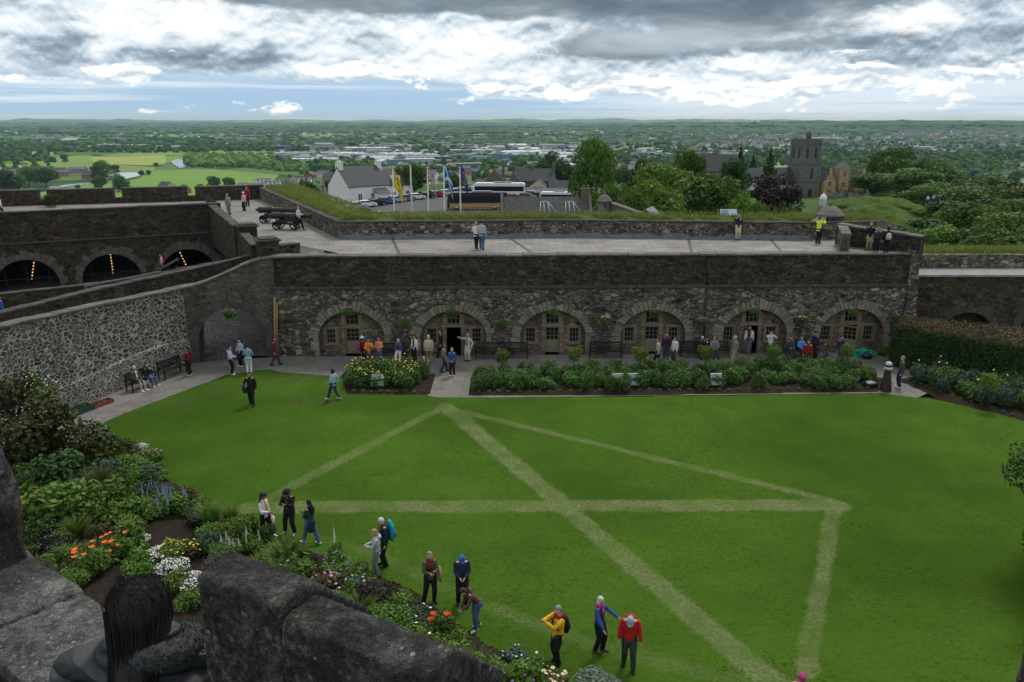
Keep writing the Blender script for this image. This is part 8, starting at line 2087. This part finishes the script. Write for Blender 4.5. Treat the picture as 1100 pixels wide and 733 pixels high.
# ------------------------------------------------------------------ the woman in the embrasure, seen from behind
d_=ray(152,668);d_=d_/d_.y
wd_=2.45;hx,hy,hz=d_.x*wd_,wd_,CAM_H+d_.z*wd_
WZ=hz-1.56
wt=thing('person','black haired person in quilted dark grey hooded jacket, seen from behind in the embrasure','person',(hx,hy,WZ),R(12))
V=Vector;hd=V((0,0,1.58))
mb=MB();ex=MB();Hr=Matrix.Rotation(-R(18),3,'X')
mb.ell(hd,(.075,.095,.115),16,12,Hr);mb.ell(hd+V((0,.05,-.06)),(.055,.06,.06),10,8)
mb.ell(hd+V((0,.098,-.03)),(.013,.022,.025),8,6)
mb.loft([(0,-.02,1.36),(0,-.01,1.5)],[.06,.055],n=10);mb.loft([(0,0,.75),(0,0,.95),(0,0,1.2),(0,0,1.38)],[.16,.14,.17,.09],[.11,.1,.12,.08],12,xdir=(1,0,0))
for k in (-1,1):
    mb.loft([(k*.1,0,1.33),(k*.2,0,1.31),(k*.26,.12,1.08),(k*.16,.36,1.02)],[.06,.055,.04,.027],n=8);mb.loft([(k*.09,0,.85),(k*.1,.02,.45),(k*.1,0,.08),(k*.11,.14,.03)],[.09,.06,.04,.03],n=8)
    hand(mb,ex,V((k*.16,.36,1.02)),V((-k*.3,1,-.1)),k)
remeshed(mb,.012,pm(SKIN['m'],'skin'),'body',wt,ex,1)
mb=MB()
mb.loft([(0,0,.72),(0,0,.95),(0,-.01,1.2),(0,-.02,1.36),(0,-.02,1.45),(0,.0,1.52)],[.25,.245,.25,.245,.19,.12],[.19,.18,.185,.165,.14,.11],20,xdir=(1,0,0))
for k in (-1,1):mb.loft([(k*.13,-.01,1.40),(k*.215,0,1.375),(k*.275,.06,1.2),(k*.29,.13,1.04),(k*.2,.34,1.01)],[.10,.105,.092,.08,.06],n=14)
m,t,b=new_mat('quilted_jacket',.62,.35);co=objco(t)
g=t.noise(co,22,4,.6)
wv=t.math('ABSOLUTE',t.math('SUBTRACT',t.math('FRACT',t.math('MULTIPLY',t.math('ADD',t.n('ShaderNodeSeparateXYZ',i_0=co).outputs[2],t.math('MULTIPLY',t.n('ShaderNodeSeparateXYZ',i_0=co).outputs[0],.25)),11.0)),.5))
t.set(b.inputs['Base Color'],t.mix(t.remap(g,.3,.7),(.035,.038,.043),(.06,.064,.07)))
bump(t,b,t.math('ADD',t.math('POWER',t.math('MULTIPLY',t.math('SUBTRACT',.5,wv),2.0),.5),t.math('MULTIPLY',g,.2)),1.0,.07)
jo=remeshed(mb,.009,m,'jacket',wt,None,2)
for v in jo.data.vertices:
    q=(v.co.z+.22*abs(v.co.x))/.085;f_=abs((q%1)-.5)*2
    v.co+=v.normal*(.013*(1-f_**3)-.006)
# fleece lined hood lying round the neck
mb=MB()
for a in np.linspace(0,math.pi*2,22)[:-1]:
    mb.ell((.118*math.cos(a)+.05,-.015+.11*math.sin(a)*(1.15 if math.sin(a)<0 else .8),1.475-.03*math.sin(a)),(.05,.05,.05),8,6)
m,t,b=new_mat('fleece',.95,.1);co=objco(t);g=t.noise(co,70,4,.8);t.set(b.inputs['Base Color'],t.mix(t.remap(g,.3,.7),(.045,.047,.05),(.15,.155,.16)));bump(t,b,g,1,.03)
remeshed(mb,.011,m,'hood_lining',wt,None,2)
rg2=np.random.default_rng(5);n=2600;a=rg2.random(n)*6.283;bb=rg2.random(n)*6.283
C=np.stack([.118*np.cos(a)+.05,-.015+.11*np.sin(a)*np.where(np.sin(a)<0,1.15,.8),1.475-.03*np.sin(a)],-1);rad=np.stack([np.cos(a),np.sin(a),0*a],-1)
D=rad*np.cos(bb)[:,None]+np.array([0,0,1])*np.sin(bb)[:,None];S=C+D*.046;E=S+(D+.8*rg2.normal(size=(n,3)))*.007;T=np.cross(D,rg2.normal(size=(n,3)));T/=np.linalg.norm(T,axis=1,keepdims=True)
me=np_mesh('fleece_tuft',np.stack([S-T*.004,S+T*.004,E],1).reshape(-1,3),np.arange(3*n),3);me.materials.append(m);link_mesh('fleece_tuft',me,None,wt)
mb=MB();mb.loft([(0,0,.9),(.0,0,.75)],[.2,.2],[.15,.15],12,xdir=(1,0,0))
for k in (-1,1):mb.loft([(k*.09,0,.86),(k*.1,.02,.46),(k*.1,0,.05)],[.115,.085,.07],n=10)
remeshed(mb,.02,pm(CLR['black']),'trousers',wt)
for k in (-1,1):
    mb=MB();mb.loft([(k*.1,-.08,.05),(k*.11,.05,.05),(k*.12,.19,.03)],[.045,.05,.03],[.05,.05,.025],10,xdir=(1,0,0));mb.build('shoe',pm(CLR['black']),wt,fix=False)
# hair: a shell and many strands gathered low at the neck
HM=pm((.007,.006,.006),'hair')
mb=MB();mb.ell(hd+V((0,-.012,.018)),(.106,.120,.126),18,12,Hr);mb.loft([hd+V((0,-.05,-.01)),hd+V((0,-.11,-.09)),hd+V((-.005,-.20,-.17)),hd+V((0,-.235,-.27)),hd+V((.01,-.235,-.36))],[.100,.085,.060,.045,.02],[.07,.065,.05,.04,.02],14,xdir=(1,0,0));
remeshed(mb,.012,HM,'hair',wt,None,2)
V_=[];F_=[]
rs=random.Random(8)
mb=MB()
for k in range(420):
    a=rs.uniform(0,6.283);aa=rs.uniform(0,6.283);qq=.075*rs.random()**.5;top=hd+V((qq*math.cos(aa),.0+qq*math.sin(aa),.152-qq*qq*4.2))
    c1=hd+V((.109*math.cos(a),-.012+.124*math.sin(a),.02+rs.uniform(-.03,.03)))
    if c1.y>hd.y+.07:continue
    c2=hd+V((.088*math.cos(a),-.11+.068*math.sin(a),-.09+rs.uniform(-.02,.02)))
    c3=hd+V((-.005+.058*math.cos(a)+rs.gauss(0,.008),-.205+.05*math.sin(a)+rs.gauss(0,.006),-.18+rs.uniform(-.02,.02)));e=hd+V((.01+.04*math.cos(a)+rs.gauss(0,.022),-.25+rs.gauss(0,.012),-.34+rs.uniform(-.06,.05)))
    mid=(top+c1)/2+ (((top+c1)/2)-hd).normalized()*.030
    mb.loft([top,mid,c1,c2,c3,e],[.0008,.0012,.0013,.0013,.0012,.0006],n=3,cap=False)
mb.build('hair_strand',HM,wt,fix=False)
